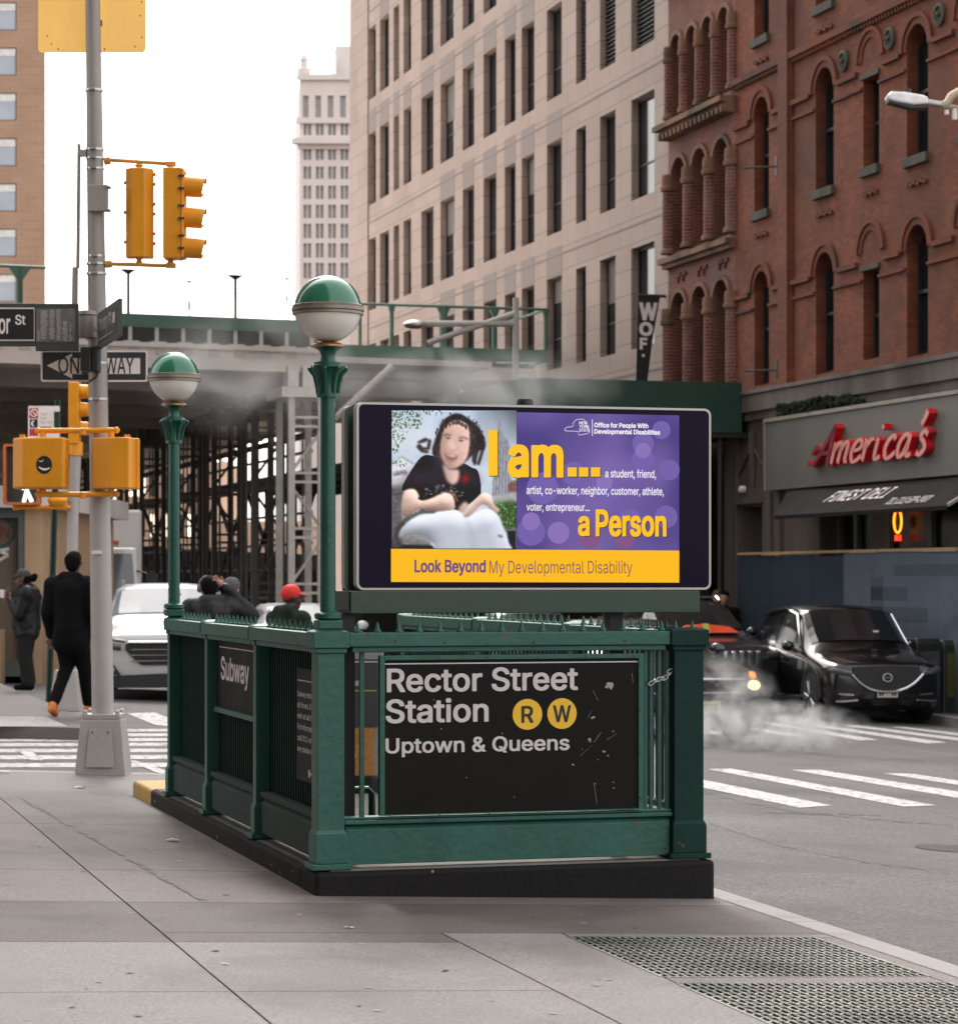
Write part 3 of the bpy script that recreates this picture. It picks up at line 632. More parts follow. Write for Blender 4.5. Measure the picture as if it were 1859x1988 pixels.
# torn sticker and scratches
M_scr = pm('scratch_marks', (0.42, 0.4, 0.39, 1), 0.7); random.seed(3); mb = MB(K)
def blob(cx, cy, r, n=9):
    a, z = K.px(cx, cy, SB); r = r*12.6/5000; pts = []
    for i in range(n):
        t = 2*math.pi*i/n; q = r*random.uniform(.45, 1.15); pts.append((a+q*math.cos(t), z+.8*q*math.sin(t)))
    mb.prism(pts, SB-.001, SB-.0003)
blob(1184, 1331, 11); blob(1177, 1334, 4)
for x, y, r in ((1151, 1393, 4), (1144, 1436, 3.5), (1172, 1459, 4), (1180, 1467, 2), (1112, 1485, 2.5), (1190, 1420, 2), (1155, 1522, 1.6), (1190, 1519, 1.6), (1191, 1530, 1.6), (1145, 1440, 2), (842, 1359, 1.5), (856, 1415, 1.5), (975, 1424, 1.5), (905, 1510, 1.3), (998, 1548, 1.5), (1148, 1395, 2), (1130, 1455, 1.5), (1160, 1475, 1.5)): blob(x, y, r)
def scratch(x0, y0, x1, y1, w):
    (a0, z0), (a1, z1) = K.px(x0, y0, SB), K.px(x1, y1, SB); w *= .0025; mb.prism([(a0, z0), (a0+w, z0+w*.3), (a1+w, z1+w*.3), (a1, z1)], SB-.001, SB-.0003)
for q in ((1152, 1442, 1166, 1422, 1), (1125, 1468, 1150, 1446, .6), (1177, 1437, 1196, 1424, 1.2), (1175, 1436, 1188, 1430, 1), (1158, 1560, 1152, 1520, .5), (1140, 1396, 1147, 1380, .5), (1150, 1340, 1160, 1360, .4), (1228, 1325, 1226, 1308, .5)): scratch(*q)
mb.build('scratches', M_scr, sg)
# chain round the right end bars
M_chain = pm('zinc_chain', (0.5, 0.5, 0.5, 1), 0.35, metal=0.9, bump=0.0)
ch = None; mb = MB(K); cpts = [(1265, 1326), (1272, 1323), (1279, 1319), (1285, 1315.5), (1291, 1316), (1297, 1310), (1301, 1303)]
for i, (x, y) in enumerate(cpts):
    a, z = K.px(x, y, .07); lk = []
    for k in range(11):
        t = 2*math.pi*k/10; dx, dz = .017*math.cos(t), (.010*math.sin(t) if i % 2 == 0 else .003*math.sin(t)); lk.append((a+dx, .075 + (.010*math.sin(t) if i % 2 else 0), z+dz+.4*dx))
    mb.tube(lk, .0036, 6)
tag(mb.build('steel_chain', M_chain, smooth=True), 'short steel chain looped around the bars right of the station sign', 'chain')
# ------------------------------------------------------------------ signs on the left side (seen obliquely)
SL = Frame(K(AL0+.078, 0, 0), (-UX, -UY, 0), (VX, VY, 0))              # runs towards us along the left face
def side_sign(name, label, b0, b1, z0, z1):
    t = thing(name, label, 'sign', tuple(SL(-(b0+b1)/2, 0, z0))); mb = MB(SL); mb.box(-b1, -b0, -.006, .004, z0, z1); mb.build('panel', M_black, t); return t
t = side_sign('subway_sign', 'black side panel sign reading Subway on the left railing', 1.73, 3.09, .765, 1.16)
mb = MB(SL); letters(mb, 'Subway', -2.98, .93, .135, -2.12, y=-.0065, depth=.001, bold=.024); mb.build('lettering', M_white, t)
mb = MB(SL); mb.box(-3.03, -1.8, -.0075, -.0065, 1.118, 1.124); mb.build('white_line', M_white, t)
mb = MB(SL); mb.box(-3.09, -1.73, -.03, .01, .735, .764); mb.build('frame', M_green, t)
t = side_sign('notice_sign', 'small black notice sign with white text beside the near corner post', .2, .86, .50, 1.07)
mb = MB(SL)
for i, s in enumerate(('Subway entrance open', 'all times. Enter or', 'exit at all times.', 'For information', 'call 511 or visit', 'any station booth')):
    letters(mb, s, -.83, .925-i*.056, .028, -.83+.56*min(1, len(s)/20), y=-.0065, depth=.001, bold=.01)
mb.build('lettering', M_white, t)
mb = MB(SL); mb.box(-.83, -.24, -.0075, -.0065, 1.005, 1.01); mb.lathe([(.022, -.0078), (.022, -.0065)], (-.55, 0, .545), 16, axis='y'); mb.box(-.52, -.3, -.0075, -.0065, .54, .55); mb.build('white_line', M_white, t)

# ------------------------------------------------------------------ globe lamps
M_globeG = pm('green_glass', (0.008, 0.15, 0.075, 1), 0.14, var=0.12, scale=3, bump=0.0, coat=0.6)
M_globeW = pm('milk_glass', (0.86, 0.82, 0.75, 1), 0.16, var=0.05, scale=3, bump=0.0, coat=0.4)
M_band = pm('weathered_brass', (0.28, 0.24, 0.19, 1), 0.45, metal=0.4, var=0.2, scale=8)
M_copper = pm('copper_ring', (0.4, 0.2, 0.09, 1), 0.35, metal=0.8, var=0.2)
M_lampgreen = pm('lamp_green_enamel', (0.010, 0.085, 0.06, 1), 0.3, var=0.2, scale=3, bump=0.2, bscale=30, chip=(0.1, 0.09, 0.05), chipamt=0.74)
def lz(y): return 1.53 + (1122-y)*.002494
lp = K(.088, .115, 1.281)
lamp = thing('subway_lamp', 'near subway globe lamp with green and white globe on the front corner post', 'lamp', tuple(lp), group='subway globe lamps')
def LZ(y): return lz(y)
F0 = Frame((lp.x, lp.y, 0), (VX, VY, 0), (UX, UY, 0))
def LA(name, prof, mat, n=32, parent=lamp, **k):
    mb = MB(F0); mb.lathe(prof, (0, 0, 0), n); return mb.build(name, mat, parent, smooth=True, **k)
zc, rg = LZ(598), .163
LA('globe_bowl', [(rg*math.sin(t), zc-rg*math.cos(t)) for t in [R(8+i*6.8) for i in range(13)]], M_globeW)
LA('globe_dome', [(rg*math.cos(t), zc+rg*math.sin(t)) for t in [R(4+i*5) for i in range(17)]] + [(.001, zc+rg)], M_globeG)
LA('globe_band', [(rg+.002, zc-.03), (rg+.010, zc-.028), (rg+.010, zc-.016), (rg+.006, zc-.014), (rg+.014, zc-.011), (rg+.014, zc+.004), (rg+.008, zc+.006), (rg+.010, zc+.016), (rg+.002, zc+.02)], M_band)
LA('globe_collar', [(.07, LZ(673)), (.084, LZ(672)), (.084, LZ(668.5)), (.075, LZ(667)), (.06, LZ(664)), (.03, LZ(663))], M_copper)
LA('neck', [(.04, LZ(703)), (.036, LZ(696)), (.034, LZ(688)), (.042, LZ(680)), (.062, LZ(675)), (.076, LZ(672))], M_lampgreen)
mb = MB(F0); mb.lathe([(.05, LZ(768)), (.048, LZ(764)), (.044, LZ(755)), (.046, LZ(738)), (.058, LZ(722)), (.078, LZ(714)), (.086, LZ(712)), (.086, LZ(708)), (.07, LZ(706)), (.07, LZ(702)), (.02, LZ(701))], (0, 0, 0), 8)
for i in range(8):
    t = 2*math.pi*(i+.5)/8; c, s = math.cos(t), math.sin(t)
    mb.tube([(.05*c, .05*s, LZ(764)), (.055*c, .055*s, LZ(745)), (.068*c, .068*s, LZ(727)), (.088*c, .088*s, LZ(717))], .009, 6); mb.ball((.09*c, .09*s, LZ(715)), .011, 8)
mb.lathe([(.056, LZ(770)), (.056, LZ(763))], (0, 0, 0), 24)
mb.build('capital', M_lampgreen, lamp, smooth=True, angle=50)
LA('pole', [(.0385, LZ(1192)), (.0365, LZ(766))], M_lampgreen, 16)
LA('base_ring', [(.046, 1.325), (.062, 1.33), (.066, 1.335), (.066, 1.355), (.058, 1.36), (.046, 1.366)], M_lampgreen)
mb = MB(F0); mb.box(-.06, .06, -.06, .06, 1.2805, 1.325); mb.build('base_block', M_lampgreen, lamp, bev=.006)
dup(lamp, tuple(K(AL0+.05, LB-.06, 1.281)), label='far subway globe lamp with green and white globe on the rear left post')

# ------------------------------------------------------------------ advert kiosk seen through the left gap
q = G(720, 1552); yk = q.y + .6
AKF = Frame((P(720, 1400, yk).x, yk, 0), (1, 0, 0), (0, 1, 0)); gk = gz(q.x, yk) - .01
t = thing('advert_kiosk', 'slim advert kiosk with a golden poster behind the station sign', 'advert kiosk', tuple(AKF(0, 0, gk)))
def ak(x, y): a, c = AKF.px(x, y); return a, c
def akbox(nm, x0, y0, x1, y1, d, mat, par=None):
    (a0, c1), (a1, c0) = ak(x0, y0), ak(x1, y1); mb = MB(AKF); mb.box(a0, a1, -d, -d+.004 if par else .2, c0, c1); return mb.build(nm, mat, par or t)
akbox('housing', 640, 1262, 742, 1548, .001, pm('kiosk_shell', (0.3, 0.29, 0.28, 1), .5))
akbox('poster_top', 648, 1280, 733, 1412, .006, pm('poster_grey', (0.05, 0.055, 0.055, 1), .5), t)
pg = akbox('poster_gold', 648, 1414, 726, 1505, .006, pm('poster_golden', (0.45, 0.2, 0.05, 1), .6, var=.5, scale=60, bump=.3), t)
akbox('poster_base', 648, 1507, 738, 1541, .006, M_blk, t); akbox('poster_line', 650, 1340, 730, 1342, .008, pm('lime_line', (.4, .45, .05, 1)), t); akbox('poster_line', 650, 1284, 735, 1286, .008, M_white, t)
mb = MB(AKF); a0, c0 = ak(678, 1331); a1, c1 = ak(698, 1322); letters(mb, 'ME', a0, c0, c1-c0, a1, y=-.0085, depth=.001, bold=.03); a0, c0 = ak(676, 1470); a1, c1 = ak(692, 1462); letters(mb, 'ME', a0, c0, c1-c0, a1, y=-.0105, depth=.001, bold=.03); mb.build('lettering', M_white, t)
akbox('yellow_badge', 681, 1531, 690, 1541, .009, M_yel, t)

# ------------------------------------------------------------------ digital billboard above the entrance
BB = .25; E = 2.0 ** (-EXPO)
def bp(x, y): return 582.5 + x*.4439*1.0 - 0, 728.1 + y*.4439       # zoomed-view -> picture
def bq(x, y, b=BB): return K.px(*bp(x, y), b)
bx0, bz1 = bq(247, 117); bx1, bz0 = bq(1796, 941); bz0 = bq(247, 941)[1]
M_alu = pm('brushed_aluminium', (0.42, 0.4, 0.38, 1), 0.35, metal=0.7, var=0.1, scale=6, bump=0.0)
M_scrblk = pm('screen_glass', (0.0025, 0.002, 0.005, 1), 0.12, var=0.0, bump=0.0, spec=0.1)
_sb = M_scrblk.node_tree.nodes['Principled BSDF']; _sb.inputs['Emission Color'].default_value = (.10, .02, .42, 1); _sb.inputs['Emission Strength'].default_value = .02*E      # faint purple emission stands in for reflections in the black border
M_ban = pm('olive_green_steel', (0.03, 0.06, 0.04, 1), 0.5, var=0.2, scale=3, bump=0.1)
bil = thing('digital_billboard', 'wide digital advert screen with yellow and purple display above the subway entrance', 'billboard', tuple(K(1.2, .4, 1.28)))
def rrect(x0, x1, z0, z1, r, n=6):
    o = []
    for cx, cz, s in ((x1-r, z1-r, 0), (x0+r, z1-r, 90), (x0+r, z0+r, 180), (x1-r, z0+r, 270)):
        for i in range(n+1): o.append((cx+r*math.cos(R(s+90*i/n)), cz+r*math.sin(R(s+90*i/n))))
    return o
def ring(mb, o, i, y0, y1):
    n = len(o); vs = [(x, y0, z) for x, z in o] + [(x, y0, z) for x, z in i] + [(x, y1, z) for x, z in o] + [(x, y1, z) for x, z in i]
    fs = []
    for k in range(n):
        j = (k+1) % n; fs += [(k, j, n+j, n+k), (2*n+k, 3*n+k, 3*n+j, 2*n+j), (k, 2*n+k, 2*n+j, j), (n+k, n+j, 3*n+j, 3*n+k)]
    mb.add(vs, fs)
mb = MB(K); ring(mb, rrect(bx0, bx1, bz0, bz1, .035), rrect(bx0+.011, bx1-.011, bz0+.011, bz1-.011, .026), BB, BB+.07); mb.build('bezel', M_alu, bil)
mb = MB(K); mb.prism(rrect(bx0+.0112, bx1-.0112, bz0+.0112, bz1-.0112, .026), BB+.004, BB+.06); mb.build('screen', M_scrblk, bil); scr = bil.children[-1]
mb = MB(K); mb.prism(rrect(bx0+.03, bx1-.03, bz0+.03, bz1-.03, .03), BB+.062, BB+.26); mb.build('housing', pm('housing_dark', (0.012, 0.02, 0.016, 1), .5), bil)
mb = MB(K); ring(mb, rrect(bx0+.002, bx1, bz0, bz1, .035), rrect(bx0+.03, bx1-.03, bz0+.03, bz1-.03, .03), BB+.20, BB+.262); mb.build('rear_frame', M_ban, bil)
mb = MB(K); ring(mb, rrect(bx0, bx1, bz0, bz1, .035), rrect(bx0+.011, bx1-.011, bz0+.011, bz1-.011, .026), BB+.262, BB+.33); mb.prism(rrect(bx0+.0112, bx1-.0112, bz0+.0112, bz1-.0112, .026), BB+.27, BB+.325); mb.build('rear_bezel', M_alu, bil)
a0, z1 = bq(162, 953, .2); a1, z0 = bq(1748, 1045, .2); z1 = bz0-.004; z0 = bq(222, 1044, .2)[1]
aa = bq(220, 1000, .2)[0]
mb = MB(K); mb.box(aa, a1, .2, .56, z0, z1); mb.build('support_beam', M_ban, bil, bev=.004)
mb = MB(K); mb.box(a0, aa-.004, .21, .5, z0+.02, z1); mb.build('beam_end_box', M_blk, bil)
for x in (662+9, 1190):
    a = K.px(x, 1205, .35)[0]; mb = MB(K); mb.box(a-.035, a+.035, .3, .4, .0, z0-.001); mb.build('support_post', M_blk, bil)
a, z = K.px(1021, 783, .4); z = bz1
mb = MB(K); mb.lathe([(.042, z+.0005), (.042, z+.03), (.036, z+.042), (.01, z+.044)], (a, .42, 0), 20); mb.build('antenna', M_blk, bil, smooth=True)
# the picture on the screen
def emc(r, g, b, k=1.0): return em('screen_%d_%d_%d' % (r, g, b), C(r, g, b), E*k)
LAY = [0]
def lay():
    LAY[0] += 1; return BB + .0036 - .00006*LAY[0]
def poly(name, pts, col, par=None, mat=None):
    y = lay(); mb = MB(K); p = [bq(x, yy) for x, yy in pts]; n = len(p)
    mb.add([(a, y, z) for a, z in p], [tuple(range(n))]); return mb.build(name, mat or emc(*col), par or bil, fix=False)
def disc(mb, cx, cy, r, n=20, ky=1.0):
    y = BB + .0036 - .00006*LAY[0]; p = [bq(cx+r*math.cos(2*math.pi*i/n), cy+ky*r*math.sin(2*math.pi*i/n)) for i in range(n)]; mb.add([(a, y, z) for a, z in p], [tuple(range(n))])
# purple field with a soft gradient
def purple():
    m = em('screen_purple_field', C(90, 70, 150), E); n = m.node_tree.nodes; l = m.node_tree.links; b = n['Principled BSDF']
    tc = n.new('ShaderNodeTexCoord'); nz = n.new('ShaderNodeTexNoise'); nz.inputs['Scale'].default_value = 1.6; nz.inputs['Detail'].default_value = 2; l.new(tc.outputs['Object'], nz.inputs['Vector'])
    cr = n.new('ShaderNodeValToRGB'); e = cr.color_ramp.elements; e[0].position = .35; e[0].color = C(70, 56, 128); e[1].position = .68; e[1].color = C(128, 104, 176); l.new(nz.outputs[0], cr.inputs[0]); l.new(cr.outputs[0], b.inputs['Emission Color']); return m
poly('purple_panel', [(948, 162), (1658, 176), (1658, 768), (948, 764)], None, scr, purple())
lay(); mb = MB(K)
for x, y, r in ((1060, 495, 70), (1195, 430, 52), (1340, 505, 60), (1500, 300, 48), (1500, 370, 50), (1615, 415, 45), (1010, 685, 62), (1580, 240, 40), (1440, 640, 55), (1600, 620, 50)): disc(mb, x, y, r)
mb.build('bokeh_light', emc(112, 92, 168), scr, fix=False); lay(); mb = MB(K)
for x, y, r in ((1010, 640, 40), (1130, 690, 48), (1500, 330, 34), (1330, 470, 36)): disc(mb, x, y, r)
mb.build('bokeh_light', emc(136, 110, 182), scr, fix=False); lay(); mb = MB(K)
for x, y in ((1265, 715), (1420, 712)): disc(mb, x, y, 46)
mb.build('bokeh_light', emc(128, 80, 130), scr, fix=False)
poly('yellow_band', [(398, 760), (1658, 768), (1658, 908), (398, 905)], (252, 186, 4), scr)
# the photograph of the seated person shown on the screen: an image painted on a fine grid, one colour per vertex
PW, PH = 196, 214
_x = np.linspace(14, 992, PW); _y = np.linspace(22, 1106, PH); GX, GY = np.meshgrid(_x, _y); CV = np.zeros((PH, PW, 3)); _rng = np.random.RandomState(7)
def blur(a, r):
    r = int(round(r))
    for ax in (0, 1):
        for _ in range(2):
            if r < 1: return a
            p = np.concatenate([np.repeat(np.take(a, [0], ax), r, ax), a, np.repeat(np.take(a, [-1], ax), r, ax)], ax); c = np.cumsum(p, ax); z = np.zeros_like(np.take(c, [0], ax)); c = np.concatenate([z, c], ax); n = a.shape[ax]
            a = (np.take(c, range(2*r+1, 2*r+1+n), ax)-np.take(c, range(0, n), ax))/(2*r+1)
    return a
def nois(sc):
    h, w = max(2, int(PH/sc)), max(2, int(PW/sc)); g = _rng.rand(h+2, w+2); yy = np.linspace(0, h, PH); xx = np.linspace(0, w, PW); y0 = yy.astype(int); x0 = xx.astype(int); fy = (yy-y0)[:, None]; fx = (xx-x0)[None, :]
    return (g[y0][:, x0]*(1-fy)*(1-fx)+g[y0+1][:, x0]*fy*(1-fx)+g[y0][:, x0+1]*(1-fy)*fx+g[y0+1][:, x0+1]*fy*fx)*2-1
def closed(pts, n=4):
    o = []; m = len(pts)
    for i in range(m):
        p0, p1, p2, p3 = pts[i-1], pts[i], pts[(i+1) % m], pts[(i+2) % m]
        for k in range(n): t = k/n; o.append(tuple(.5*(2*p1[j]+(p2[j]-p0[j])*t+(2*p0[j]-5*p1[j]+4*p2[j]-p3[j])*t*t+(3*p1[j]-p0[j]-3*p2[j]+p3[j])*t**3) for j in (0, 1)))
    return o
def mask(pts, soft=1, round_=True):
    p = closed(pts) if round_ else pts; acc = np.zeros((PH, PW))
    for oy in (-1.3, 1.3):
        ins = np.zeros((PH, PW), bool); Y = GY+oy
        for (x0, y0), (x1, y1) in zip(p, p[1:]+p[:1]):
            if y0 == y1: continue
            c = ((y0 <= Y) != (y1 <= Y)) & (GX < (x1-x0)*(Y-y0)/(y1-y0)+x0); ins ^= c
        acc += ins*.5
    return blur(acc, soft)
def put(pts, col, soft=1, op=1.0, vol=0.0, rad=7, lx=.6, ly=-.8, tex=0.0, tsc=3, round_=True):
    global CV
    m = mask(pts, soft, round_); c = np.ones((PH, PW, 3))*np.array(col, float)
    if vol: b = blur(m, rad); gy, gx = np.gradient(b); f = 1+vol*rad*(-(gx*lx+gy*ly)); c = c*f[..., None]
    if tex: c = c*(1+tex*nois(tsc))[..., None]
    k = (m*op)[..., None]; CV[:] = CV*(1-k)+c*k
def line(pts, w, col, soft=0, op=1.0):
    l = []; r = []
    for i, p in enumerate(pts):
        a, b = pts[max(i-1, 0)], pts[min(i+1, len(pts)-1)]; d = math.hypot(b[0]-a[0], b[1]-a[1]) or 1; nx, ny = -(b[1]-a[1])/d*w, (b[0]-a[0])/d*w; l.append((p[0]+nx, p[1]+ny)); r.append((p[0]-nx, p[1]-ny))
    put(l+r[::-1], col, soft, op, round_=False)
g = ((GY-22)/1084)[..., None]; CV[:] = np.array([196, 208, 226])*(1-g)+np.array([216, 226, 236])*g; CV += (18*blur(nois(18), 4))[..., None]
dk = np.clip((GX-640)/340, 0, 1)*np.clip(1-(GY-20)/330, 0, 1); CV *= (1-.5*dk)[..., None]
put([(10, 120), (260, 150), (330, 300), (200, 330), (10, 300)], (226, 230, 238), 10, .7); put([(600, 560), (800, 420), (800, 700), (620, 700)], (206, 216, 228), 10, .8)
put([(800, 696), (808, 540), (846, 300), (842, 238), (866, 226), (884, 232), (920, 240), (944, 330), (950, 560), (1000, 600), (1000, 690)], (150, 150, 160), 1, round_=False, tex=.08)
put([(838, 232), (846, 100), (850, 60), (862, 92), (868, 160), (896, 232)], (150, 150, 160), 1, .95, round_=False)
for k in range(12): line([(822+k*11, 300+abs(k-4)*14), (806+k*12, 690)], 1.8, (206, 210, 220) if k % 2 else (112, 112, 124), 0, .6)
put([(922, 600), (1000, 560), (1000, 668), (922, 672)], (140, 104, 92), 1, round_=False, tex=.25, tsc=2)
for k in range(5): line([(930, 612+k*12), (996, 590+k*15)], 2, (96, 70, 64), 0, .6)
put([(800, 700), (1000, 660), (1000, 760), (800, 760)], (176, 176, 178), 2, round_=False, tex=.06)
put([(14, 470), (90, 382), (185, 440), (160, 560), (14, 560)], (226, 226, 232), 1, round_=False); line([(60, 402), (92, 384), (184, 442)], 4, (120, 132, 130), 1); put([(20, 506), (120, 488), (140, 520), (20, 540)], (150, 140, 156), 1, round_=False, tex=.3, tsc=2)
put([(10, 560), (110, 550), (110, 610), (10, 618)], (200, 196, 196), 3, round_=False); put([(10, 616), (120, 600), (100, 900), (60, 1108), (10, 1108)], (104, 102, 106), 3, round_=False, tex=.15); line([(14, 684), (106, 668)], 4, (60, 58, 62), 1)
def leaves(n, f, cols, r0, r1):
    for _ in range(n):
        x, y = f(); r = _rng.uniform(r0, r1); a = _rng.uniform(0, 3.1); put([(x+r*math.cos(a+t)*(1 if k % 2 else .55), y+r*math.sin(a+t)*(1 if k % 2 else .55)) for k, t in enumerate((0, 1.6, 3.1, 4.7))], cols[_rng.randint(len(cols))], 0, .9, round_=False)
def lf(): t = _rng.rand(); x = 14+240*t**1.3; return x, 24+_rng.rand()*(40+230*(1-abs(t-.3)))
leaves(150, lf, [(58, 84, 48), (92, 124, 66), (40, 60, 38), (136, 166, 92)], 6, 15); leaves(30, lambda: (_rng.uniform(210, 480), _rng.uniform(24, 60)), [(50, 66, 46), (80, 96, 60)], 5, 12); leaves(24, lambda: (_rng.uniform(16, 70), _rng.uniform(280, 360)), [(70, 96, 54), (110, 136, 80)], 5, 12); leaves(26, lambda: (_rng.uniform(20, 140), _rng.uniform(410, 470)), [(70, 100, 60), (120, 150, 90)], 5, 12)
put([(820, 770), (870, 740), (1000, 750), (1000, 960), (880, 950)], (66, 92, 52), 3); leaves(170, lambda: (_rng.uniform(820, 998), _rng.uniform(745, 955)), [(52, 82, 42), (92, 130, 62), (140, 176, 100), (38, 60, 34)], 6, 15)
put([(915, 960), (990, 960), (990, 1108), (930, 1108)], (26, 26, 30), 1, round_=False); line([(918, 962), (988, 958)], 5, (150, 150, 154), 1)
put([(215, 268), (280, 236), (294, 262), (230, 280)], (60, 50, 50), 1); line([(222, 290), (250, 322), (300, 322), (312, 250)], 13, (54, 44, 44), 1); line([(212, 300), (250, 340), (300, 350)], 11, (60, 50, 50), 1)
put([(330, 352), (392, 150), (440, 80), (530, 44), (620, 90), (700, 160), (750, 280), (730, 330), (690, 340), (640, 380), (560, 440), (420, 420)], (40, 31, 31), 1, tex=.5, tsc=2.2)
for _ in range(150):
    a = _rng.uniform(-2.9, .35); r = _rng.uniform(120, 205); x, y = 540+r*math.cos(a)*1.0, 250+r*math.sin(a)*1.02
    if y > 400: continue
    c = [(18, 14, 15), (84, 68, 62), (52, 36, 50), (30, 24, 25)][_rng.randint(4)]; line([(x, y), (x+_rng.uniform(-14, 14), y+_rng.uniform(10, 34))], _rng.uniform(2, 4.5), c, 0, .75)
for p in ([(690, 320), (668, 400), (664, 450)], [(735, 300), (712, 380), (690, 450)], [(660, 350), (652, 430)]): line(p, 11, (46, 36, 38), 1)
put([(90, 640), (180, 470), (270, 372), (400, 400), (560, 430), (640, 470), (690, 500), (716, 640), (690, 700), (560, 800), (500, 800), (220, 720), (190, 650)], (22, 18, 22), 0, vol=.5, rad=9, tex=.35, tsc=4)
put([(150, 500), (420, 480), (660, 500), (690, 600), (430, 610), (120, 600)], (76, 52, 76), 6, .45); put([(360, 350), (420, 330), (400, 480), (340, 470)], (70, 46, 84), 5, .4)
for _ in range(46): x, y = _rng.uniform(250, 560), _rng.uniform(610, 700); line([(x, y), (x+_rng.uniform(6, 26), y+_rng.uniform(-8, 8))], _rng.uniform(2, 5), (150, 148, 156), 0, .8)
line([(470, 630), (510, 690), (530, 740)], 6, (190, 130, 70), 1)
put([(412, 440), (470, 480), (540, 490), (535, 570), (492, 606), (440, 560)], (222, 186, 176), 2, vol=.35, rad=7, lx=.7, ly=.2)
put([(400, 250), (430, 150), (490, 106), (560, 106), (612, 150), (624, 250), (612, 360), (580, 430), (510, 476), (450, 470), (405, 400), (392, 320)], (226, 188, 172), 1, vol=.8, rad=10, lx=.5, ly=-.35, tex=.03)
put([(530, 140), (620, 160), (622, 300), (590, 420), (520, 470), (560, 330), (540, 230)], (196, 158, 170), 8, .45); put([(395, 300), (440, 330), (430, 440), (400, 400)], (200, 160, 150), 7, .55)
line([(418, 220), (450, 210), (480, 222)], 6, (96, 74, 70), 1, .85); line([(540, 238), (580, 234), (612, 250)], 6, (96, 74, 70), 1, .8)
for x, y in ((455, 243), (556, 262)): put([(x-26, y), (x-6, y-9), (x+24, y+2), (x, y+9)], (178, 134, 128), 1, .8); put([(x-15, y), (x, y-6), (x+15, y+1), (x, y+6)], (214, 200, 198), 0, .9); put([(x-6, y), (x+1, y-6), (x+8, y), (x+1, y+6)], (34, 26, 26), 0); line([(x-24, y-3), (x, y-10), (x+22, y-1)], 2.5, (70, 50, 48), 0, .8)
put([(470, 250), (500, 250), (526, 315), (500, 338), (458, 328), (462, 300)], (244, 216, 206), 3, .7); line([(458, 328), (478, 338), (500, 338), (524, 324)], 4, (160, 112, 104), 2, .8); line([(504, 252), (514, 290), (526, 316)], 5, (190, 148, 140), 3, .6)
put([(430, 362), (470, 360), (530, 378), (516, 410), (470, 414), (442, 396)], (150, 92, 90), 1, .85); put([(440, 364), (480, 364), (520, 378), (500, 390), (464, 383)], (226, 216, 208), 1, .85); put([(466, 368), (473, 368), (473, 378), (467, 377)], (110, 64, 66), 0, .7); line([(436, 404), (470, 424), (512, 416)], 6, (180, 118, 112), 1, .6); line([(418, 340), (408, 380), (420, 410)], 4, (196, 152, 144), 3, .7); line([(548, 350), (556, 390), (540, 420)], 4, (190, 146, 146), 3, .7)
for _ in range(60):
    x = _rng.uniform(405, 625); y = 118+((x-515)/115)**2*70; line([(x, y-16), (x+_rng.uniform(-9, 9), y+_rng.uniform(4, 22))], _rng.uniform(2, 4), (58, 44, 42), 0, .7)
put([(120, 650), (190, 640), (226, 690), (222, 730), (300, 720), (390, 680), (440, 668), (490, 690), (510, 760), (500, 806), (430, 824), (360, 818), (240, 800), (150, 850), (110, 862), (88, 800), (96, 720)], (220, 186, 172), 1, vol=1.0, rad=8, lx=.3, ly=-.9, tex=.03)
line([(348, 792), (386, 770), (400, 730)], 4, (178, 138, 130), 2, .8); line([(372, 802), (420, 806), (470, 800)], 4, (186, 148, 140), 2, .7); line([(440, 690), (470, 720), (480, 770)], 4, (206, 170, 162), 3, .6); line([(230, 800), (320, 800), (430, 826)], 6, (150, 110, 104), 3, .6)
put([(530, 800), (580, 740), (618, 760), (600, 800), (560, 832)], (214, 178, 168), 2, vol=.4); put([(575, 850), (620, 790), (690, 700), (740, 672), (790, 690), (812, 760), (860, 800), (838, 824), (790, 800), (760, 770), (716, 760), (660, 820), (620, 860)], (224, 190, 176), 1, vol=1.0, rad=8, lx=.3, ly=-.9)
line([(722, 700), (736, 740), (728, 775)], 4, (190, 152, 144), 2, .8); line([(762, 760), (792, 790), (806, 806)], 4, (190, 152, 144), 2, .8)
put([(60, 990), (130, 900), (230, 850), (330, 826), (500, 806), (560, 830), (590, 872), (700, 810), (780, 800), (850, 850), (880, 920), (930, 1060), (940, 1112), (660, 1112), (340, 1112), (350, 1080), (240, 1010), (120, 1010)], (208, 212, 224), 1, vol=.9, rad=12, lx=.2, ly=-.9)
k = mask([(60, 990), (130, 900), (230, 850), (330, 826), (500, 806), (560, 830), (590, 872), (700, 810), (780, 800), (850, 850), (880, 920), (930, 1060), (940, 1112), (660, 1112), (340, 1112), (350, 1080), (240, 1010), (120, 1010)])
CV *= (1-k*.12*(.5+.5*np.sin((GX*.55+GY)*.42)))[..., None]
line([(596, 872), (640, 980), (664, 1110)], 9, (150, 156, 176), 5, .75); line([(380, 1060), (420, 1000), (520, 960)], 7, (180, 186, 204), 5, .6); line([(740, 960), (800, 920), (850, 900)], 7, (180, 186, 204), 5, .6); line([(820, 850), (870, 980), (900, 1100)], 8, (170, 176, 196), 6, .6); put([(846, 1000), (884, 1004), (878, 1022), (850, 1014)], (110, 86, 96), 1, .8)
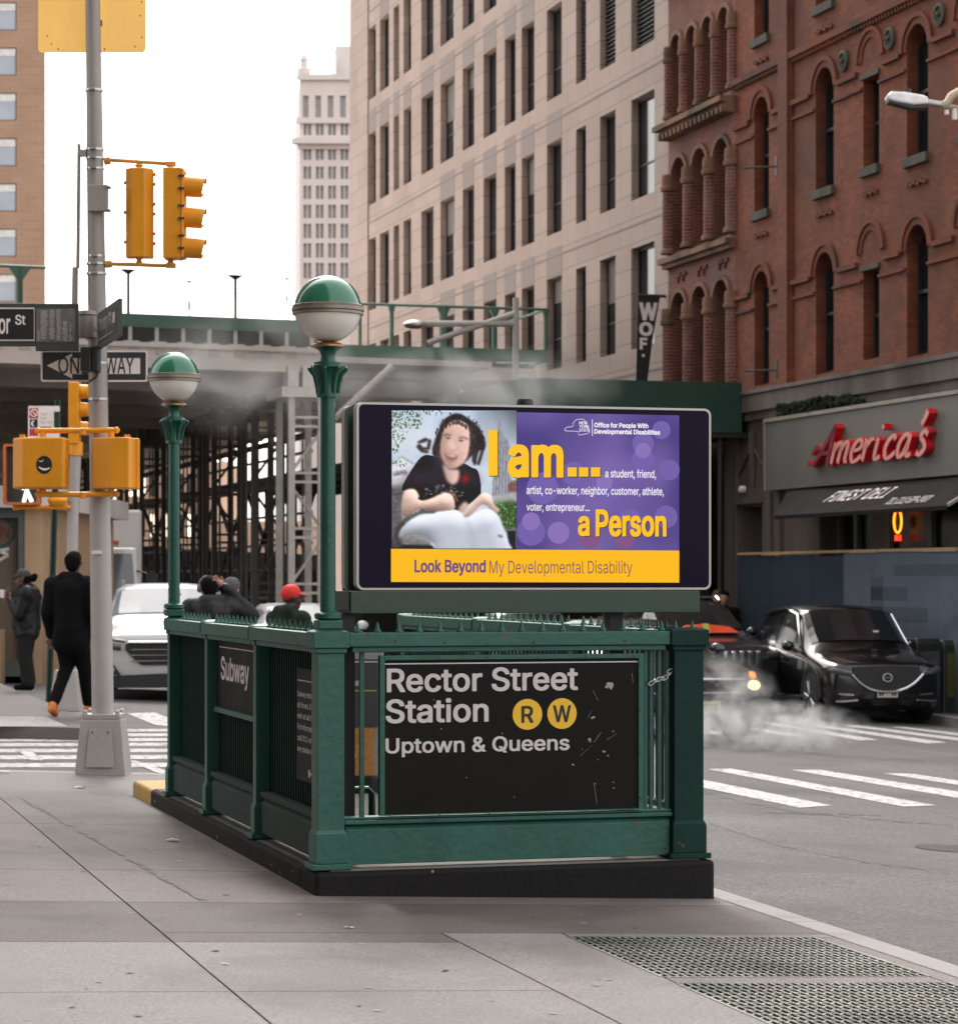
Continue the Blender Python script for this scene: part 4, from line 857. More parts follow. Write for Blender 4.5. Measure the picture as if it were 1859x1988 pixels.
put([(90, 900), (120, 860), (230, 810), (250, 796), (360, 810), (340, 830), (240, 836), (160, 880), (100, 930)], (92, 90, 86), 1, vol=.5, tex=.3, tsc=2); line([(100, 900), (60, 960), (40, 1030)], 18, (70, 66, 66), 1, .95); put([(80, 1010), (250, 1000), (320, 1080), (130, 1070), (90, 1060)], (136, 134, 134), 1, vol=.4, tex=.1); put([(60, 1070), (330, 1080), (345, 1112), (20, 1112)], (36, 34, 36), 1, round_=False); put([(14, 1040), (70, 1020), (100, 1080), (30, 1112), (14, 1112)], (70, 66, 68), 1, tex=.5, tsc=2)
put([(560, 560), (590, 524), (620, 546), (606, 584), (576, 590)], (176, 26, 16), 3, .85)
CV = (CV-128)*1.04+121; CV += (5*nois(1.2))[..., None]; CV = np.clip(CV, 5, 250)
y_ = lay(); me = bpy.data.meshes.new('portrait_photo'); vv = []; 
for r_ in range(PH):
    for c_ in range(PW): a, z = bq(393.7+.5575*_x[c_], 142.2+.5573*_y[r_]); p = K(a, y_, z)-OFF[bil.name]; vv.append(tuple(p))
me.from_pydata(vv, [], [(r_*PW+c_, r_*PW+c_+1, (r_+1)*PW+c_+1, (r_+1)*PW+c_) for r_ in range(PH-1) for c_ in range(PW-1)])
ca = me.color_attributes.new('photo', 'FLOAT_COLOR', 'POINT'); cl_ = CV/255; cl_ = np.where(cl_ <= .04045, cl_/12.92, ((cl_+.055)/1.055)**2.4).reshape(-1, 3); ca.data.foreach_set('color', np.concatenate([cl_, np.ones((len(cl_), 1))], 1).astype(np.float32).ravel())
M_photo = em('screen_photo', (1, 1, 1), E); vc_ = M_photo.node_tree.nodes.new('ShaderNodeVertexColor'); vc_.layer_name = 'photo'; M_photo.node_tree.links.new(vc_.outputs[0], M_photo.node_tree.nodes['Principled BSDF'].inputs['Emission Color'])
me.materials.append(M_photo); ph = bpy.data.objects.new('portrait_photo', me); COL.objects.link(ph); ph.parent = scr; OFF[ph.name] = OFF[bil.name]
# words
def bt(body, xl, xr, base, top, col, bold=.0, par=scr, shear=0, xr_base=None):
    y = lay(); a0, z0 = bq(xl, base); a1, z0b = bq(xr, xr_base if xr_base else base); z1 = bq(xl, top)[1]
    mb = MB(K); letters(mb, body, a0, z0, z1-z0, a1, y=y, depth=.0002, bold=bold, shear=shear); return mb.build('screen_lettering', emc(*col), par, fix=False)
def shadowed(body, xl, xr, base, top, col, bold):
    bt(body, xl+4, xr+4, base+4, top+4, (70, 50, 60), bold); bt(body, xl, xr, base, top, col, bold)
YT = (255, 194, 20)
def bar_i(x0, y0, x1, y1, col): poly('screen_lettering', [(x0, y0), (x1, y0), (x1, y1), (x0, y1)], col, scr)
bar_i(827, 244, 868, 444, (60, 44, 70)); bar_i(823, 240, 864, 440, YT)
shadowed('am', 908, 1152, 444, 263, YT, .04)
for xd in (1170, 1220, 1272): bar_i(xd+4, 408, xd+44, 448, (60, 44, 70)); bar_i(xd, 404, xd+40, 444, YT)
WT = (244, 240, 246)
bt('a student, friend,', 1334, 1556, 447, 413, WT, .014); bt('artist, co-worker, neighbor, customer, athlete,', 990, 1590, 520, 486, WT, .014); bt('voter, entrepreneur...', 990, 1266, 593, 560, WT, .014)
shadowed('a', 1215, 1266, 702, 592, YT, .035); shadowed('Person', 1292, 1602, 704, 588, YT, .035)
bt('Look Beyond', 500, 812, 863, 808, (104, 72, 130), .032); bt('My Developmental Disability', 828, 1452, 867, 812, (132, 88, 92), .0)
bt('Office for People With', 1286, 1522, 228, 208, WT, .035); bt('Developmental Disabilities', 1286, 1574, 256, 236, WT, .035)
bt('NEW', 1220, 1256, 215, 202, WT, .02); bt('YORK', 1220, 1264, 231, 218, WT, .02); bt('STATE', 1220, 1267, 247, 234, WT, .02)
bar_i(1276, 194, 1279, 266, WT)
y = lay(); mb = MB(K); oc = [(1156, 238), (1166, 228), (1184, 226), (1196, 222), (1192, 212), (1208, 194), (1236, 192), (1246, 200), (1250, 214), (1262, 236), (1266, 252), (1254, 256), (1226, 262), (1218, 262), (1216, 246), (1160, 244), (1156, 238)]
pq = [bq(*q) for q in oc]; mb.tube([(a, y, z) for a, z in pq], .0012, 5); mb.build('screen_emblem', emc(*WT), scr)
# ================================================================== SIGNAL POLE AT THE LEFT
M_galv = pm('galvanised_pole', (0.33, 0.295, 0.27, 1), 0.5, metal=0.15, var=0.22, scale=2.2, bump=0.15, bscale=20, streak=4, col2=(0.17, 0.15, 0.135))
M_polep = pm('grey_painted_pole', (0.42, 0.385, 0.37, 1), 0.5, var=0.12, scale=2.5, bump=0.12, bscale=20, chip=(0.1, 0.09, 0.085), chipamt=0.735)
M_sigy = pm('signal_yellow', (0.80, 0.31, 0.006, 1), 0.42, var=0.12, scale=4, bump=0.1, bscale=20)
M_sigy2 = pm('signal_yellow_faded', (0.66, 0.32, 0.05, 1), 0.5, var=0.15, scale=4, bump=0.1)
M_dark = pm('dark_grey', (0.035, 0.035, 0.036, 1), 0.5, var=0.2)
M_signback = pm('sign_dark_green_grey', (0.05, 0.055, 0.05, 1), 0.5, var=0.25, scale=5)
M_sgnw = pm('sign_white', (0.86, 0.78, 0.75, 1), 0.45, var=0.1, scale=6, bump=0)
YP = G(200, 1505).y + .2
FP = Frame((0, YP, 0), (1, 0, 0), (0, 1, 0))
def at(x, y, d=0.0): a, c = FP.px(x, y, d); return (a, d, c)
def pxx(y): return 180 + (199.5-180)*y/1380.0                         # the pole leans slightly
base = at(201, 1505); gb = gz(base[0], YP)
pol = thing('signal_pole', 'tall leaning grey traffic signal pole with tapered square base on the near pavement corner', 'signal pole', (base[0], YP, gb))
mb = MB(FP); ys = [1392, 1200, 900, 600, 300, 0, -250]; rr = [.084, .08, .076, .071, .064, .057, .052]
mb.tube([at(pxx(y), y) for y in ys], rr, 20); mb.build('shaft', M_galv, pol, smooth=True)
mb = MB(FP); mb.tube([at(pxx(y), y) for y in (1392, 1100, 955)], [.0855, .082, .0795], 20); mb.build('painted_shaft', M_polep, pol, smooth=True)
c0 = base[0]; zt = at(200, 1388)[2]
mb = MB(FP); mb.frus(c0, 0, gb-.03, .40, .40, .31, .31, zt-gb+.0); mb.box(c0-.15, c0+.15, -.15, .15, zt-.03, zt+.012)
for sx in (-1, 1):
    for sy in (-1, 1): mb.lathe([(.022, zt+.0), (.022, zt+.035), (.01, zt+.045)], (c0+sx*.125, sy*.125, 0), 8)
bs = mb.build('pole_base', M_polep, pol, bev=.012)
h = (zt-gb); mb = MB(FP)
q = [(-.11, -.195, .06), (.11, -.195, .06), (.085, -.165, h*.78), (-.085, -.165, h*.78)]
mb.hexa([(c0+x, y-.012, gb+z) for x, y, z in q], [(c0+x*.98, y-.016, gb+z) for x, y, z in q]); mb.build('access_plate', M_polep, bs, bev=.003)
mb = MB(FP)
for x, z in ((-.08, .1), (.08, .1), (-.06, h*.72), (.06, h*.72)): mb.lathe([(.008, -.205+z*.06), (.008, -.2+z*.06)], (c0+x, 0, gb+z), 8, axis='y')
mb.build('plate_screw', M_dark, bs)
mb = MB(FP)
for y in (175, 290, 307, 327, 497, 512, 531, 640, 705, 775, 838):
    mb.tube([at(pxx(y), y-2), at(pxx(y), y+2)], .078 if y > 500 else .07, 20); p = at(pxx(y), y); mb.box(p[0]-.02, p[0]+.02, -.1, -.06, p[2]-.01, p[2]+.01)
mb.build('band_clamp', M_chain, pol)
mb = MB(FP); (x0, _, z1), (x1, _, z0) = at(174, 362), at(213, 414); mb.box(x0, x1, -.12, -.055, z0, z1); mb.box(x1-.01, x1+.02, -.14, -.05, z1-.03, z1-.01); mb.box(x1-.01, x1+.02, -.14, -.05, z0, z0+.02); mb.build('bracket_box', M_galv, pol, bev=.008)
mb = MB(FP); (x0, _, z1), (x1, _, z0) = at(181, 1069), at(201, 1076); mb.box(x0, x1, -.0935, -.0835, z0, z1); mb.build('label_strip', M_sgnw, pol)
# upper pair of vehicle signals on two arms
sig = thing('traffic_signal', 'pair of yellow three lamp traffic signals hung between two arms high on the tall pole', 'traffic signal', at(290, 415)[:1] + (YP, at(290, 415)[2]))
mb = MB(FP); mb.tube([at(205, 308), at(212, 310), at(335, 318)], .016, 10); mb.tube([at(202, 313), at(214, 311)], .03, 12); mb.box(at(322, 318)[0], at(341, 318)[0], -.03, .03, at(335, 322)[2], at(335, 314)[2])
mb.build('upper_arm', M_sigy2, sig, smooth=True)
mb = MB(FP); mb.tube([at(207, 510), at(215, 512), at(338, 516)], .016, 10); mb.tube([at(205, 513), at(217, 512)], .03, 12); mb.box(at(322, 518)[0], at(341, 518)[0], -.03, .03, at(335, 520)[2], at(335, 511)[2]); mb.build('lower_arm', M_sigy2, sig, smooth=True)
for x in (270, 331):
    mb = MB(FP); p, q = at(x, 318), at(x, 331); mb.lathe([(.02, p[2]), (.035, p[2]-.012), (.02, p[2]-.03), (.03, q[2])], (p[0], 0, 0), 12); p, q = at(x, 498), at(x, 516); mb.lathe([(.03, p[2]), (.02, p[2]-.03), (.035, q[2])], (p[0], 0, 0), 12); mb.build('hanger', M_sigy2, sig, smooth=True)
def octo(x0, x1, d0, d1, k): return [(x0, d1), (x0, d0+k), (x0+k, d0), (x1-k, d0), (x1, d0+k), (x1, d1)]
def vprism(mb, poly, z0, z1): # polygon in plan
    n = len(poly); mb.add([(x, y, z0) for x, y in poly] + [(x, y, z1) for x, y in poly], [tuple(range(n-1, -1, -1)), tuple(range(n, 2*n))] + [(i, (i+1) % n, n+(i+1) % n, n+i) for i in range(n)])
# head seen from behind
x0, x1 = at(245, 0)[0], at(296.5, 0)[0]; z1, z0 = at(0, 328)[2], at(0, 501)[2]
mb = MB(FP); vprism(mb, octo(x0, x1, -.09, .06, .055), z0, z1); hd = mb.build('signal_head', M_sigy, sig, bev=.006)
mb = MB(FP)
for i in range(3):
    for s in (.17, .5): mb.box(x1-.002, x1+.02, .0, .03, z1-(z1-z0)*(i+s)/3-.012, z1-(z1-z0)*(i+s)/3+.012)
    mb.box(x0-.02, x0+.002, .0, .03, z1-(z1-z0)*(i+.45)/3-.012, z1-(z1-z0)*(i+.45)/3+.012)
mb.build('latch', M_sigy, hd)
# head seen from the side with three visors
x0, x1 = at(319, 0)[0], at(354, 0)[0]
mb = MB(FP); mb.box(x0, x1, -.1, .1, z0-.01, z1); mb.box(x1+.001, x1+.02, -.11, .11, z0-.005, z1-.005); hd = mb.build('signal_head', M_sigy, sig, bev=.008)
mb = MB(FP)
for i in range(3):
    for s in (.3, .72): mb.box(x1-.02, x1+.028, -.125, -.111, z1-(z1-z0)*(i+s)/3-.008, z1-(z1-z0)*(i+s)/3+.008)
mb.build('latch', M_dark, hd)
for i, cy in enumerate((361, 421, 480)):
    zc_ = at(0, cy)[2]; xa = x1+.021; xb = at(401, 0)[0]; n = 20; mb = MB(FP); vs = []; fs = []
    for k in range(n):
        t = R(-60) + R(300)*k/(n-1); c, s = math.cos(t+R(90)), math.sin(t+R(90))
        for (xx, rr_, dz) in ((xa, .083, 0), (xb - .012*(1-s)*1.5, .079, -.012)): vs.append((xx, rr_*c, zc_+dz+rr_*s))
        for (xx, rr_, dz) in ((xb - .012*(1-s)*1.5, .075, -.012), (xa, .079, 0)): vs.append((xx, rr_*c, zc_+dz+rr_*s))
    for k in range(n-1):
        for j in range(4): fs.append((k*4+j, k*4+(j+1) % 4, k*4+4+(j+1) % 4, k*4+4+j))
    fs += [(0, 1, 2, 3), tuple((n-1)*4+j for j in (3, 2, 1, 0))]
    mb.add(vs, fs); mb.build('visor', M_sigy, hd, smooth=True)
    mb = MB(FP); mb.lathe([(.075, xa+.001), (.07, xa+.012), (.001, xa+.022)], (0, 0, zc_), 20, axis='x'); mb.build('lens', pm('lens_%d' % i, [(.2, .01, .01, 1), (.2, .1, .01, 1), (.01, .12, .08, 1)][i], .2), hd, smooth=True)
# yellow warning sign plate behind the pole top
msy = pm('sign_yellow', (0.9, 0.55, 0.16, 1), .5, var=.1, scale=1.5, bump=0, streak=3, col2=(.92, .76, .55)); nn_ = msy.node_tree.nodes; ll_ = msy.node_tree.links; pb_ = nn_['Principled BSDF']
tl_ = nn_.new('ShaderNodeBsdfTranslucent'); ll_.new(pb_.inputs['Base Color'].links[0].from_socket, tl_.inputs[0]); mxs = nn_.new('ShaderNodeMixShader'); mxs.inputs[0].default_value = .55; ll_.new(pb_.outputs[0], mxs.inputs[1]); ll_.new(tl_.outputs[0], mxs.inputs[2]); ll_.new(mxs.outputs[0], nn_['Material Output'].inputs[0])   # thin sheet lit from behind
ys = thing('warning_sign', 'blank yellow back of a big square sign at the top of the leaning pole', 'sign', (at(178, 100)[0], YP, at(178, 100)[2]))
(x0, _, z0), (x1, _, z1) = at(74, 102, .1), at(283, -110, .1); mb = MB(FP); pq_ = rrect(x0, x1, z0, z1, .035); mb.add([(x, .1, z) for x, z in pq_], [tuple(range(len(pq_)))]); mb.build('plate', pm('sign_yellow', (0.9, 0.55, 0.16, 1), .5, var=.1, scale=1.5, bump=0, streak=3, col2=(.92, .76, .55)), ys)
mb = MB(FP)
for x, y in ((92, 70), (100, 85), (113, 95), (275, 3), (272, 30), (285-10, 72), (262, 90), (203, 95)): mb.lathe([(.006, .095), (.006, .1)], (at(x, 0, .1)[0], 0, at(0, y, .1)[2]), 8, axis='y')
mb.box(at(165, 0)[0], at(195, 0)[0], .05, .099, at(0, 40)[2]-.02, at(0, 40)[2]+.02); mb.build('bolt', M_dark, ys)
# edge-on regulatory sign left of the pole
t = thing('edge_on_sign', 'narrow sign seen edge on left of the leaning pole', 'sign', (at(152, 560)[0], YP, at(152, 600)[2]))
mb = MB(FP)
def stripq(x0t, x1t, yt, x0b, x1b, yb, d0, d1):
    lo = [at(x0b, yb, 0), at(x1b, yb, 0)]; hi = [at(x0t, yt, 0), at(x1t, yt, 0)]
    mb.hexa([(lo[0][0], d0, lo[0][2]), (lo[1][0], d0, lo[1][2]), (lo[1][0], d1, lo[1][2]), (lo[0][0], d1, lo[0][2])], [(hi[0][0], d0, hi[0][2]), (hi[1][0], d0, hi[1][2]), (hi[1][0], d1, hi[1][2]), (hi[0][0], d1, hi[0][2])])
stripq(151, 155, 279, 148.5, 153, 519, -.03, .05); stripq(142, 149.5, 519.5, 141, 149, 590, -.05, .06); mb.build('plate', M_galv, t)
mb = MB(FP); p, q = at(155, 296), at(170, 293); mb.tube([(p[0], 0, p[2]), (q[0], 0, q[2])], .02, 8); mb.box(p[0], p[0]+.05, -.03, .03, p[2]-.03, p[2]+.02); mb.build('bracket', M_chain, t)
# street name signs
D0 = -.16
ss = thing('street_name_sign', 'dark street name sign ending in or St with a grey skyline picture', 'sign', (at(75, 640)[0], YP+D0, at(75, 680)[2]))
def rectpx(mb, x0, y0, x1, y1, d0, d1): (a0, _, c1), (a1, _, c0) = at(x0, y0, d0), at(x1, y1, d0); mb.box(a0, a1, d0, d1, c0, c1); return (a0, a1, c0, c1)
mb = MB(FP); rectpx(mb, -62, 588.5, 68.5, 672, D0, D0+.03); rectpx(mb, 69, 589, 152, 681, D0-.002, D0+.032); mb.build('frame', M_signback, ss, bev=.004)
mb = MB(FP); rectpx(mb, -55, 597, 67, 661.5, D0-.004, D0-.0005); mb.build('border', M_sgnw, ss)
mb = MB(FP); rectpx(mb, -53.5, 599.5, 65.8, 659, D0-.006, D0-.0045); pn = mb.build('panel', M_blk, ss)
mb = MB(FP)
def wtext(mb, s, xl, xr, base, top, d, bold=.0, **k):
    a0, _, c0 = at(xl, base, d); a1, _, c1 = at(xr, top, d); letters(mb, s, a0, c0, c1-c0, a1, y=d, depth=.001, bold=bold, **k)
wtext(mb, 'Rector', -52, 20, 647.5, 609, D0-.0063, .022); wtext(mb, 'St', 29.5, 49.5, 630, 611, D0-.0063, .022); mb.build('lettering', M_sgnw, ss)
M_sky1 = pm('etched_grey', (.14, .13, .12, 1), .5, var=.3, scale=20); M_sky2 = pm('etched_light', (.42, .4, .37, 1), .5, var=.3, scale=25)
mb = MB(FP); rectpx(mb, 70, 599, 146, 664, D0-.006, D0-.0025); mb.build('skyline_panel', M_sky1, ss)
mb = MB(FP); random.seed(2)
for x0, x1, y0, y1 in ((78, 93, 600, 659), (95, 107, 600, 658), (109, 119, 600, 660), (121, 132, 622, 661), (88, 92, 640, 662), (134, 140, 630, 662), (72, 77, 640, 662)):
    y = y1-2
    while y > y0: rectpx(mb, x0+random.uniform(0, 2), y, x1-random.uniform(0, 3), y+1.6, D0-.0075, D0-.0065); y -= 3.2
mb.build('skyline_etching', M_sky2, ss)
t = thing('sign_bracket', 'grey drum shaped sign bracket clamped to the leaning pole between the street signs', 'bracket', (at(173, 630)[0], YP, at(173, 657)[2]))
mb = MB(FP); (x0, _, z1), (x1, _, z0) = at(153, 604), at(191, 657); cx = (x0+x1)/2; r = (x1-x0)/2; mb.lathe([(r*.94, z0), (r, z0+.015), (r, z1-.03), (r*.9, z1-.005), (r*.6, z1)], (cx, -.05, 0), 24); mb.build('drum', M_galv, t, smooth=True); mb = MB(FP); mb.lathe([(r*1.02, z1-.045), (r*1.02, z1-.035)], (cx, -.05, 0), 24); mb.build('seam', M_dark, t)
# cross street sign: a blade running along the main street
pb = at(193, 640, -.12); FC = Frame((pb[0], YP-.12, 0), (-UX, -UY, 0), (VX, VY, 0))
cs = thing('cross_street_sign', 'dark framed street sign seen obliquely, pointing towards us right of the pole', 'sign', (pb[0], YP-.12, pb[2]-.2))
z1 = FC.px(196, 606)[1]; z0 = FC.px(196, 676)[1]; L = FC.px(234, 640)[0]
mb = MB(FC); mb.box(0, L, -.014, .014, z0, z1); mb.build('frame', M_signback, cs, bev=.004); mb = MB(FC); mb.box(.06, L-.1, -.017, -.0145, z0+.04, z1-.05); mb.build('panel', M_dark, cs)
mb = MB(FC); mb.box(.08, L-.3, -.0185, -.0175, z0+.06, z0+.065); mb.box(.08, L-.3, -.0185, -.0175, z1-.08, z1-.075); mb.box(L-.3, L-.16, -.0185, -.0175, z0+.12, z1-.08); letters(mb, 'Trinity Pl', .1, z0+.12, .1, L-.36, y=-.0176, depth=.001); mb.build('lettering', M_sky2, cs)
# black camera box
t = thing('control_box', 'small black box strapped to the pole below the drum bracket', 'control box', (at(173, 720)[0], YP, at(173, 720)[2]))
mb = MB(FP); rectpx(mb, 155.5, 673, 176, 720, -.26, -.1); rectpx(mb, 176.3, 671, 190.5, 721, -.24, -.085); mb.build('case', M_blk, t, bev=.01)
mb = MB(FP); mb.tube([at(188, 700, -.1), at(192, 715, -.11), at(186, 732, -.1), at(172, 741, -.1)], .008, 6); mb.tube([at(150, 728, -.1), at(165, 726, -.12), at(172, 722, -.1)], .006, 6); mb.build('cable', M_blk, t)
# one way sign behind the pole
ow = thing('one_way_sign', 'black and white ONE WAY arrow sign behind the leaning pole pointing left', 'sign', (at(182, 710)[0], YP+.12, at(182, 742)[2]))
D1 = .12; tilt = (678-682)/207.0
(x0, _, z0), (x1, _, z1) = at(79, 741, D1), at(286.5, 680, D1); mb = MB(FP); mb.prism(rrect(x0, x1, z0, z1, .02), D1, D1+.004); mb.build('plate', M_sgnw, ow)
mb = MB(FP); mb.prism(rrect(x0+.014, x1-.014, z0+.014, z1-.014, .014), D1-.0015, D1-.0003); mb.build('black_field', M_dark, ow)
zc_ = (z0+z1)/2; mb = MB(FP); xh = at(91, 0, D1)[0]; xm = at(140, 0, D1)[0]; xs = at(272, 0, D1)[0]; hh = .098; sh = .062
mb.prism([(xh, zc_+.004), (xm, zc_+hh), (xm, zc_+sh), (xs, zc_+sh), (xs, zc_-sh), (xm, zc_-sh), (xm, zc_-hh)], D1-.003, D1-.0018); mb.build('arrow', M_sgnw, ow)
mb = MB(FP); wtext(mb, 'ONE', 113, 172, 725, 693, D1-.0033, .012); wtext(mb, 'WAY', 204, 260, 725, 693, D1-.0033, .012); mb.build('lettering', M_dark, ow)
# pedestrian signals on the near pole
DP = -.2
ped = thing('pedestrian_signal', 'pair of yellow pedestrian signals, left one with a winking sticker, on the leaning pole', 'pedestrian signal', (at(190, 900)[0], YP+DP, at(190, 960)[2]))
for yv in (836, 960):
    mb = MB(FP); mb.tube([at(71, yv, DP), at(145, yv, DP), at(226, yv-1, DP)], .021, 10); mb.ball(at(226, yv-1, DP), .027, 10); mb.ball(at(73, yv, DP), .024, 10); mb.tube([at(161, yv-4, DP), at(161, yv+8, DP)], .03, 10); mb.tube([at(161, yv, DP), at(190, yv, -.06)], .022, 8); mb.build('bracket_arm', M_sigy, ped, smooth=True)
for x in (83, 216):
    mb = MB(FP)
    for ya, yb in ((838, 852), (947, 958)): p, q = at(x, ya, DP), at(x, yb, DP); mb.tube([p, q], .025, 12)
    mb.build('hanger', M_sigy, ped, smooth=True)
def pbox(x0, x1, xs, side, lab):                       # case seen from behind, one flank chamfered
    (a0, _, z1), (a1, _, z0) = at(x0, 850, DP), at(x1, 949, DP); s = at(xs, 0, DP)[0]
    poly = [(a0, DP+.12), (a0, DP+.01), (s, DP-.1), (a1-.012, DP-.1), (a1, DP-.08), (a1, DP+.12)] if side < 0 else [(a0, DP+.12), (a0, DP-.02), (s, DP-.1), (a1-.06, DP-.1), (a1-.035, DP-.06), (a1-.035, DP+.02), (a1-.033, DP+.03), (a1, DP+.03), (a1, DP+.12)]
    mb = MB(FP); vprism(mb, poly, z0, z1); o = mb.build('signal_case', M_sigy, ped, bev=.016, seg=3); o['label'] = lab
    mb = MB(FP); kx = a0+.07 if side < 0 else a1-.09; mb.box(kx-.02, kx+.02, DP+.02, DP+.07, z1+.001, z1+.028); mb.build('latch', M_sigy, o)
    return o, a0, a1, z0, z1
o, a0, a1, z0, z1 = pbox(24, 130, 48.7, -1, 'left case with a round black winking sticker'); 
(sx, _, sz) = at(90, 903.5, DP); D2 = DP-.1012; mb = MB(FP); mb.lathe([(.061, D2-.0015), (.061, D2)], (sx, 0, sz), 32, axis='y'); stk = mb.build('sticker', M_blk, o)
for v in stk.data.vertices: v.co.z = (v.co.z - (sz-OFF[stk.name].z))*1.14 + (sz-OFF[stk.name].z)
def arcstrip(cx, cz, r0, r1, t0, t1, d, n=10):
    o_ = []; i_ = []
    for k in range(n+1):
        t = R(t0+(t1-t0)*k/n); wv = math.sin(math.pi*k/n)**.6; o_.append((cx+r0*math.cos(t), cz+r0*math.sin(t))); rr_ = r0-(r0-r1)*wv; i_.append((cx+rr_*math.cos(t), cz+rr_*math.sin(t)))
    mb.prism(o_+i_[::-1], d-.001, d)
mb = MB(FP); arcstrip(sx+.004, sz+.012, .055, .038, 205, 325, D2-.002); arcstrip(sx-.024, sz+.042, .02, .012, 200, 360, D2-.002); mb.build('sticker_face', M_sgnw, stk)
pbox(180, 268, 219, 1, 'right case seen from a corner')
# ================================================================== SECOND POLE, PEDESTRIAN SIGNAL, NO PARKING SIGN ACROSS THE SIDE STREET
q = G(128, 1377); Y2 = q.y; F2 = Frame((0, Y2, 0), (1, 0, 0), (0, 1, 0)); g2 = gz(q.x, Y2)
def a2(x, y, d=0.0): a, c = F2.px(x, y, d); return (a, d, c)
t = thing('signal_pole', 'short grey signal pole across the side street with a yellow signal on top', 'signal pole', (q.x, Y2, g2))
mb = MB(F2); mb.tube([a2(136.5, 1300), a2(141.5, 1000), a2(147, 875)], .068, 14); mb.build('shaft', M_polep, t, smooth=True)
zt = a2(0, 1297)[2]; mb = MB(F2); mb.frus(a2(129, 0)[0], 0, g2-.02, .38, .38, .24, .24, zt-g2); mb.build('pole_base', M_polep, t, bev=.012)
mb = MB(F2); mb.tube([a2(146.5, 884), a2(147.5, 858)], .085, 14); mb.build('slip_fitter', M_sigy, t, smooth=True)
(x0, _, z1), (x1, _, z0) = a2(135, 742), a2(155, 862); mb = MB(F2); mb.box(x0, x1, -.1, .1, z0, z1); hd = mb.build('signal_head', M_sigy, t, bev=.01)
mb = MB(F2)
for yv in (760, 795, 832): p = a2(0, yv)[2]; mb.lathe([(.085, x1+.002), (.08, x1+.1)], (0, 0, p), 14, axis='x')
mb.build('visor', M_sigy, hd, smooth=True)
t = thing('pedestrian_signal', 'lit walking figure pedestrian signal with orange rim on the far pole', 'pedestrian signal', a2(45, 980)[:1] + (Y2-.1, a2(45, 985)[2]))
(x0, _, z1), (x1, _, z0) = a2(7, 862, -.2), a2(77, 980, -.2)
M_org = pm('signal_orange', (.55, .14, .04, 1), .5)
mb = MB(F2); ring(mb, rrect(x0, x1, z0, z1, .03), rrect(x0+.03, x1-.03, z0+.03, z1-.03, .02), -.24, -.06); mb.build('case', M_org, t); mb = MB(F2); mb.box(x0+.031, x1-.031, -.16, -.08, z0+.031, z1-.031); mb.build('face', M_dark, t)
mb = MB(F2)
for p, q_ in (((52, 953), (46, 975)), ((52, 953), (62, 974)), ((52, 930), (52, 953)), ((50, 935), (42, 950)), ((53, 935), (62, 947))): mb.tube([a2(*p, -.17), a2(*q_, -.17)], .022, 6)
mb.ball(a2(53, 921, -.17), .035, 10); mb.build('walking_figure', em('led_white', C(235, 240, 225), 1.1), t)
mb = MB(F2); mb.tube([a2(30, 985, -.1), a2(132, 985, -.1), a2(140, 984, 0)], .028, 8); mb.tube([a2(30, 990, -.1), a2(30, 980, -.1)], .035, 8); mb.ball(a2(112, 972, -.1), (.12, .1, .08), 12); mb.build('bracket_arm', M_sigy, t, smooth=True)
q = G(95, 1354); Y3 = q.y; F3 = Frame((0, Y3, 0), (1, 0, 0), (0, 1, 0)); g3 = gz(q.x, Y3)
def a3(x, y, d=0.0): a, c = F3.px(x, y, d); return (a, d, c)
ns = thing('parking_sign', 'red and white no parking sign on a leaning green channel post', 'sign', (q.x, Y3, g3))
mb = MB(F3); e = Vector(a3(95, 1356)); f = Vector(a3(112, 776))
for dx in (-.028, .028): mb.tube([(e.x+dx, 0, e.z-.05), (f.x+dx, 0, f.z)], .014, 5)
mb.tube([(e.x, .02, e.z-.05), (f.x, .02, f.z)], .022, 5); mb.build('channel_post', pm('post_green', (.008, .035, .024, 1), .5), ns)
(x0, _, z1), (x1, _, z0) = a3(54.5, 788, -.06), a3(116, 857, -.06); mb = MB(F3); mb.prism(rrect(x0, x1, z0, z1, .02), -.06, -.055); mb.build('plate', M_sgnw, ns)
M_red = pm('sign_red', (.5, .035, .03, 1), .5); M_pale = pm('sign_pale_red', (.55, .35, .34, 1), .5)
def r3(nm, xa, ya, xb, yb, m, d=-.062):
    (a, _, c1), (b_, _, c0) = a3(xa, ya, d), a3(xb, yb, d); mb = MB(F3); mb.box(a, b_, d-.001, d, c0, c1); mb.build(nm, m, ns)
r3('red_block', 57, 792, 74, 812, M_red); r3('black_block', 58, 814, 73, 830, M_blk); r3('red_block', 57, 832, 74, 846, M_red); r3('red_block', 57, 849, 100, 856, M_red)
mb = MB(F3); p = a3(66, 802, -.064); tb = [(p[0]+.045*math.cos(k*.52), -.0645, p[2]+.045*math.sin(k*.52)) for k in range(13)]; mb.tube(tb, .008, 5); mb.tube([(p[0]-.03, -.0645, p[2]+.03), (p[0]+.03, -.0645, p[2]-.03)], .008, 5); mb.build('prohibition_symbol', M_sgnw, ns)
mb = MB(F3); p = a3(66, 822, -.064); pts = []
for k in range(9): tt = R(90+k*22.5); pts.append((p[0]+.04*math.cos(tt), p[2]+.04*math.sin(tt)))
for k in range(9): tt = R(270-k*22.5); pts.append((p[0]+.02*math.cos(tt)+.006, p[2]+.03*math.sin(tt)))
mb.prism(pts, -.0645, -.0635); mb.build('moon_symbol', M_sgnw, ns)
r3('arrow_line', 78, 828, 100, 831, M_red)
mb = MB(F3)
